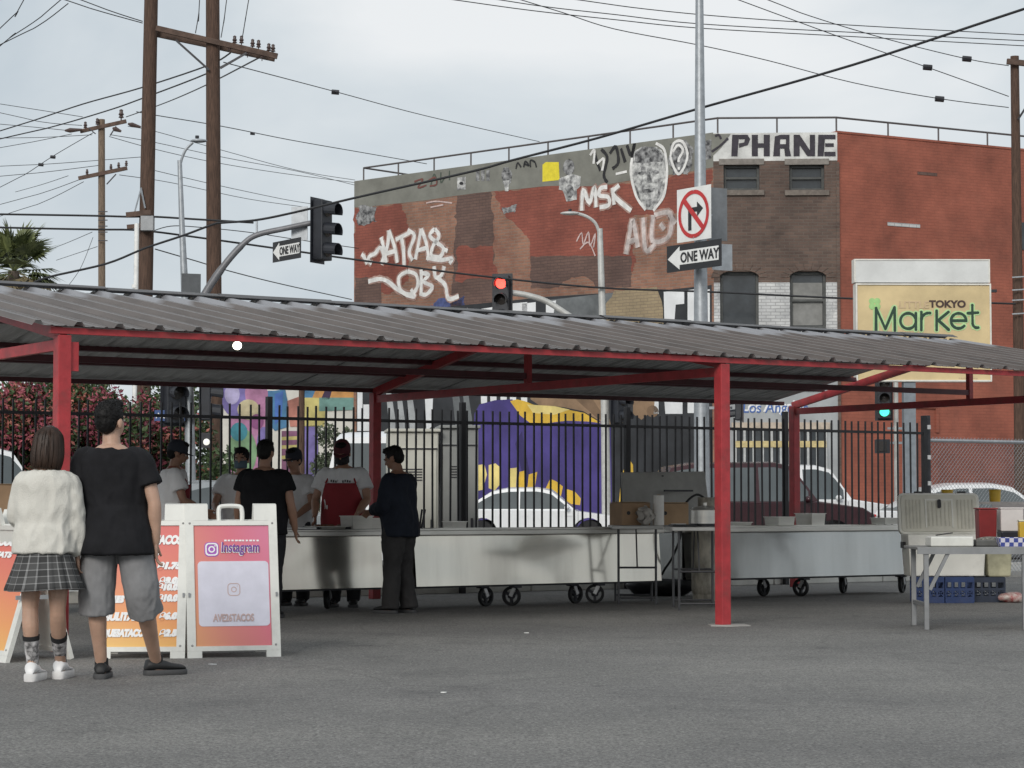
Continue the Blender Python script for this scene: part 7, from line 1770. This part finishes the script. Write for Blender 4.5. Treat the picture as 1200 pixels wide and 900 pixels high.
SK1, SK2, SK3 = skinm('skin_light', (.46, .29, .21)), skinm('skin_tan', (.36, .20, .135)), skinm('skin_brown', (.27, .145, .095))
HAIRB = mat('black_hair', (.008, .0075, .0075), .6, var=.4, scale=40, stretch=(1, 1, .2), spec=.2); HAIRD = mat('dark_brown_hair', (.034, .020, .014), .42, var=.4, scale=40, stretch=(1, 1, .15), spec=.3)
TEEB = mat('black_tee_cloth', (.012, .012, .014), .85, var=.25, scale=6, bump=.15, bscale=220, spec=.2); TEEW = mat('white_tee_cloth', (.74, .74, .75), .85, var=.06, scale=6, bump=.15, bscale=200)
SWEAT = mat('cream_sweater_cloth', (.60, .585, .535), .92, var=.06, scale=5, bump=.4, bscale=160, spec=.15)
SHORT = mat('grey_shorts_cloth', (.215, .215, .22), .85, var=.09, scale=10, bump=.2, bscale=260, spec=.2)
REDA = mat('red_apron_cloth', (.26, .022, .03), .8, var=.12, scale=4); NAVY = mat('navy_shirt_cloth', (.012, .016, .026), .8, var=.2, scale=5, spec=.25); GREYT = mat('charcoal_trouser_cloth', (.032, .030, .030), .85, var=.2, scale=5)
SHOEW = mat('white_leather', (.74, .74, .74), .4, var=.04); SHOEB = mat('black_shoe_mesh', (.014, .014, .015), .6); SOLED = mat('dark_grey_sole', (.06, .06, .062), .7); SOLEW = mat('white_sole', (.70, .69, .68), .5)
def gp(px, py): return G(px, py)
def rel(p, o, rz, k): q = Matrix.Rotation(-rz, 3, 'Z') @ (Vector(p) - Vector(o)); return Vector((q.x, q.y, 0)) / k

# --- the man in the black tee
Hm = 1.755; rzm = R(-4); base = G(146, 797); base.z = 0
om = Vector((AT(137, 587, base.y).x, base.y, 0))
t = thing('person', 'man with short black hair in a black tee and grey shorts', 'person', om, rzm)
k = Hm / 1.75
hl, hr_ = rel(G(116, 796), om, rzm, k), rel(G(184, 792), om, rzm, k)
hl.y += .06; hr_.y += .06
B = Body(Hm, 1.06, hipL=(-.10, 0, .90), hipR=(.10, 0, .90), kneeL=(-.125, .015, .485), kneeR=(.175, .03, .49), ankL=(hl.x, hl.y, .085), ankR=(hr_.x - .02, hr_.y, .085),
         toeL=(hl.x - .03, hl.y + .2, .03), toeR=(hr_.x + .15, hr_.y + .12, .03), shL=(-.182, -.01, 1.425), shR=(.182, -.01, 1.425), elL=(-.235, .0, 1.13), elR=(.245, -.03, 1.12), wrL=(-.215, .10, .89), wrR=(.245, .02, .86), head_yaw=R(-24), head_pitch=R(-4), head_scale=1.05, thumbR=(-.2, 1, 0), curl=.6)
B.J['lean'] = (-.035, 0)
B.skin(SK1, t, .0062)
B.top(TEEB, t, .009, grow=.022, hem=.79, sleeve=.66, sgrow=.022, wr=.0065, seed=1.0, name='t_shirt', flare=.048, blouse=.06)
B.trousers(SHORT, t, .008, hem=.43, grow=.016, wr=.0055, name='shorts', waist=.90, seed=4.0, flare=.004)
for S in 'LR':
    B.shoe(S, SHOEB, SOLED, t, .03, .095, 1.08)
    an = B.J['ank' + S]; mb = MB(); mb.tube([an + Vector((0, .0, -.03)), an + Vector((0, 0, .045))], [.046, .043], 14); mb.build('sock', mat('black_sock', (.015, .015, .016), .9), t, 40)
B.hair_short(HAIRB, t, n_spike=900)
# --- the woman in the cream sweater and plaid skirt
Hw = 1.585; rzw = R(2); base = G(53, 799); ow = Vector((AT(53, 587, base.y).x, base.y, 0)); k = Hw / 1.75
t = thing('person', 'woman with dark bob in cream sweater and grey plaid skirt', 'person', ow, rzw)
hl, hr_ = rel(G(36, 799), ow, rzw, k), rel(G(69, 796), ow, rzw, k); hl.y += .07; hr_.y += .07
B = Body(Hw, .98, hipL=(-.09, 0, .92), hipR=(.09, 0, .92), kneeL=(-.098, .015, .505), kneeR=(.092, .01, .505), ankL=(hl.x, hl.y, .10), ankR=(hr_.x, hr_.y, .10), toeL=(hl.x + .02, hl.y + .19, .03), toeR=(hr_.x + .02, hr_.y + .19, .03),
         shL=(-.165, -.01, 1.41), shR=(.165, -.01, 1.41), elL=(-.198, .05, 1.14), elR=(.205, -.01, 1.12), wrL=(-.10, .24, 1.08), wrR=(.215, .06, .87), head_yaw=R(6), head_pitch=R(4), head_roll=R(4), curl=.75)
B.J['lean'] = (.01, .0)
B.skin(SK1, t, .0062)
B.top(SWEAT, t, .009, grow=.028, hem=.885, sleeve=1.97, sgrow=.024, wr=.0068, seed=7.0, name='sweater', flare=.028, blouse=.07)
B.hair_bob(HAIRD, t)
# skirt: pleated ring surface with woven check
PL = bpy.data.materials.new('grey_plaid_cloth'); PL.use_nodes = True; nt_ = PL.node_tree; pp = nt_.nodes['Principled BSDF']; pp.inputs['Roughness'].default_value = .9; pp.inputs['Specular IOR Level'].default_value = .15
uvn = nt_.nodes.new('ShaderNodeUVMap'); sx_ = nt_.nodes.new('ShaderNodeSeparateXYZ'); nt_.links.new(uvn.outputs[0], sx_.inputs[0])
def line_(sock, per, w):
    f_ = nt_.nodes.new('ShaderNodeMath'); f_.operation = 'MULTIPLY'; f_.inputs[1].default_value = 1 / per; nt_.links.new(sock, f_.inputs[0])
    g_ = nt_.nodes.new('ShaderNodeMath'); g_.operation = 'FRACT'; nt_.links.new(f_.outputs[0], g_.inputs[0])
    h_ = nt_.nodes.new('ShaderNodeMath'); h_.operation = 'LESS_THAN'; h_.inputs[1].default_value = w; nt_.links.new(g_.outputs[0], h_.inputs[0]); return h_.outputs[0]
def addm(a, b, k_=1.0):
    n_ = nt_.nodes.new('ShaderNodeMath'); n_.operation = 'MULTIPLY_ADD'; n_.inputs[1].default_value = k_; nt_.links.new(a, n_.inputs[0]); nt_.links.new(b, n_.inputs[2]); return n_.outputs[0]
lines = addm(line_(sx_.outputs[0], .066, .13), line_(sx_.outputs[1], .060, .13)); bands = addm(line_(sx_.outputs[0], .132, .5), line_(sx_.outputs[1], .12, .5))
cr_ = nt_.nodes.new('ShaderNodeMath'); cr_.operation = 'MULTIPLY_ADD'; cr_.inputs[1].default_value = .12; nt_.links.new(lines, cr_.inputs[0])
b0 = nt_.nodes.new('ShaderNodeMath'); b0.operation = 'MULTIPLY_ADD'; b0.inputs[1].default_value = -.016; b0.inputs[2].default_value = .080; nt_.links.new(bands, b0.inputs[0]); nt_.links.new(b0.outputs[0], cr_.inputs[2])
cb = nt_.nodes.new('ShaderNodeCombineXYZ')
for i in range(3): nt_.links.new(cr_.outputs[0], cb.inputs[i])
nt_.links.new(cb.outputs[0], pp.inputs['Base Color'])
NU, NV = 120, 12; vs = []; uvs = []; z0, z1 = .60 * 1.0, .955 * k
for j in range(NV + 1):
    f = j / NV; z = z1 + (.575 - z1) * f
    for i in range(NU):
        a = 2 * math.pi * i / NU; pl = ((i * 16 / NU) % 1.0); pleat = (pl - .5) * .020 * f ** .8
        fl = f ** 1.15
        rx, ry = .146 + .100 * fl + pleat + .006 * math.sin(3 * a + 1) * f, .112 + .090 * fl + pleat
        if f < .06: rx -= .006
        vs.append((rx * math.cos(a), ry * math.sin(a) - .015, z - .008 * f * math.sin(2 * a))); uvs.append((a * .20, (1 - f) * .42))
fs = [(j * NU + i, j * NU + (i + 1) % NU, (j + 1) * NU + (i + 1) % NU, (j + 1) * NU + i) for j in range(NV) for i in range(NU)]
mb = MB(); mb.add(vs, fs); me = mb.mesh('skirt'); ul = me.uv_layers.new(name='UVMap')
for p in me.polygons:
    for li in p.loop_indices:
        vi = me.loops[li].vertex_index; u, v = uvs[vi]
        if p.index % NU == NU - 1 and vi % NU == 0: u = 2 * math.pi * .20
        ul.data[li].uv = (u, v)
o = link('skirt', me, PL, t, True); md = o.modifiers.new('t', 'SOLIDIFY'); md.thickness = .005
for S in 'LR':
    B.shoe(S, SHOEW, SOLEW, t, .05, .125, 1.12)
    an, kn = B.J['ank' + S], B.J['knee' + S]
    SOCK = mat('patterned_sock', (.34, .33, .33), .9, var=.75, scale=26, detail=2); SOCKB = mat('black_sock', (.015, .015, .016))
    mb = MB(); mb.tube([an + Vector((0, 0, -.03)), an + Vector((0, -.002, .03)), lerp(an, kn, .28) + Vector((0, -.008, 0)), lerp(an, kn, .46) + Vector((0, -.012, 0))], [.040, .038, .044, .0505], 16); mb.build('sock', SOCK, t, 40)
    mb = MB(); mb.tube([lerp(an, kn, .46) + Vector((0, -.012, 0)), lerp(an, kn, .54) + Vector((0, -.013, 0))], [.0515, .054], 16); mb.build('sock_band', SOCKB, t, 40)
wr = B.J['wrR']; 
ph_ = thing('mobile_phone', 'dark phone held in the sweater wearing woman\'s hand', 'phone', Matrix.Rotation(rzw, 3, 'Z') @ (wr + Vector((.0, .07, -.10))) + ow, rzw)
mb = MB(); mb.box((0, 0, 0), (.012, .07, .14)); mb.build('case', BLACK, ph_, bevel=.004); mb = MB(); mb.box((.0068, .02, .05), (.002, .02, .02)); mb.build('camera_bump', DARKMETAL, ph_)

# --- customer in dark shirt at the cart (turned to the left, looking down)
def wp(px, c): return LN(px, c)
oc = G(463, 716); oc = Vector((AT(468, 587, 23.05).x, 23.05, 0)); rzc = R(58); Hc = 1.685
t = thing('person', 'man in dark navy shirt and charcoal trousers standing at the cart', 'person', oc, rzc)
B = Body(Hc, 1.12, elR=(.25, .05, 1.12), wrR=(.14, .28, 1.08), elL=(-.25, .03, 1.12), wrL=(-.12, .28, 1.06), head_pitch=R(22), head_yaw=R(8), kneeR=(.11, .02, .5), ankR=(.12, -.05, .085), toeR=(.15, .13, .03), ankL=(-.10, .04, .085), toeL=(-.11, .23, .03), lean=(0, .03))
B.skin(SK3, t, .010); B.top(NAVY, t, .011, grow=.03, hem=.80, sleeve=1.8, sgrow=.024, wr=.008, name='shirt', flare=.01, blouse=.06); B.trousers(GREYT, t, .011, hem=.05, grow=.026, wr=.009, flare=.012); B.hair_short(HAIRB, t)
for S in 'LR': B.shoe(S, SHOEB, SOLED, t)
# --- customer in black tee, back to us
ob = LN(310, 19.55); rzb = R(-8)
t = thing('person', 'man in black tee with his back turned, behind the social media board', 'person', ob, rzb)
B = Body(1.715, 1.18, wrR=(.29, .10, .86), elR=(.275, -.02, 1.12), head_pitch=R(12), head_yaw=R(-6), lean=(0, .02))
B.skin(SK2, t, .010); B.top(TEEB, t, .011, grow=.026, hem=.82, sleeve=.6, sgrow=.022, wr=.006, name='t_shirt', flare=.012, blouse=.05); B.trousers(mat('black_jeans', (.012, .012, .015), .85, var=.2), t, .011, grow=.02, wr=.007); B.hair_short(HAIRB, t)
for S in 'LR': B.shoe(S, SHOEB, SOLED, t)
# --- cooks
def cook(px, c, H, rz, label, skin, shirt, capm=None, hair=True, maskm=None, apron=True, build=1.05, **kw):
    p = LN(px, c); t = thing('person', label, 'person', p, rz); B = Body(H, build, **kw)
    B.skin(skin, t, .010); B.top(shirt, t, .011, grow=.026, hem=.82, sleeve=.66, sgrow=.024, wr=.007, name='t_shirt', blouse=.05, seed=px * .1); B.trousers(mat('black_jeans', (.012, .012, .015)), t, .012, grow=.02, wr=.007)
    if hair: B.hair_short(HAIRB, t)
    if capm: B.cap(capm, t)
    if maskm: B.mask(maskm, t)
    if apron: B.apron(REDA, t)
    for S in 'LR': B.shoe(S, SHOEB, SOLED, t)
    return t, B
CAPR = mat('dark_red_cap', (.085, .012, .02), .8); CAPD = mat('dark_navy_cap', (.018, .022, .034), .8); MASKB = mat('blue_grey_mask', (.10, .15, .19), .85); MASKK = mat('black_mask', (.014, .014, .018), .85)
t, B = cook(403, 21.15, 1.775, R(180 - 6), 'cook in a white tee and red apron working at the cart', SK2, TEEW, CAPR, True, MASKK, True, 1.14, elL=(-.27, .10, 1.14), elR=(.29, .06, 1.13), wrL=(-.20, .28, .99), wrR=(.26, .24, .96), head_pitch=R(24), lean=(0, .06))
mb = MB(); c_ = B.torso_c(1.33)
for i_ in range(9): mb.box(Vector((-.10 + .025 * i_, .148 - .00 * abs(i_ - 4), 1.335 + .004 * (i_ % 3))) + c_, (.015, .006, .022 + .004 * (i_ % 2)))
mb.build('shirt_print', mat('print_grey', (.10, .10, .11), .8), t)
cook(200, 21.5, 1.75, R(-78), 'cook in cap, white tee and red apron seen from the side', SK3, TEEW, CAPD, True, None, True, 1.08, elL=(-.25, .12, 1.14), elR=(.25, .12, 1.14), wrL=(-.16, .34, 1.02), wrR=(.16, .34, 1.02), head_pitch=R(16), lean=(0, .05))
cook(283, 21.6, 1.69, R(172), 'cook in white tee with a blue grey face mask', SK2, TEEW, None, True, MASKB, False, 1.05, elL=(-.26, .12, 1.14), elR=(.26, .12, 1.14), wrL=(-.16, .34, 1.02), wrR=(.16, .34, 1.02), head_pitch=R(6))
cook(345, 21.75, 1.69, R(160), 'cook in white tee and dark cap half hidden behind the black shirted man', SK2, TEEW, CAPD, True, None, False, 1.06, elL=(-.26, .1, 1.14), elR=(.26, .1, 1.14), wrL=(-.18, .32, 1.0), wrR=(.18, .32, 1.0), head_pitch=R(10), head_yaw=R(-10))
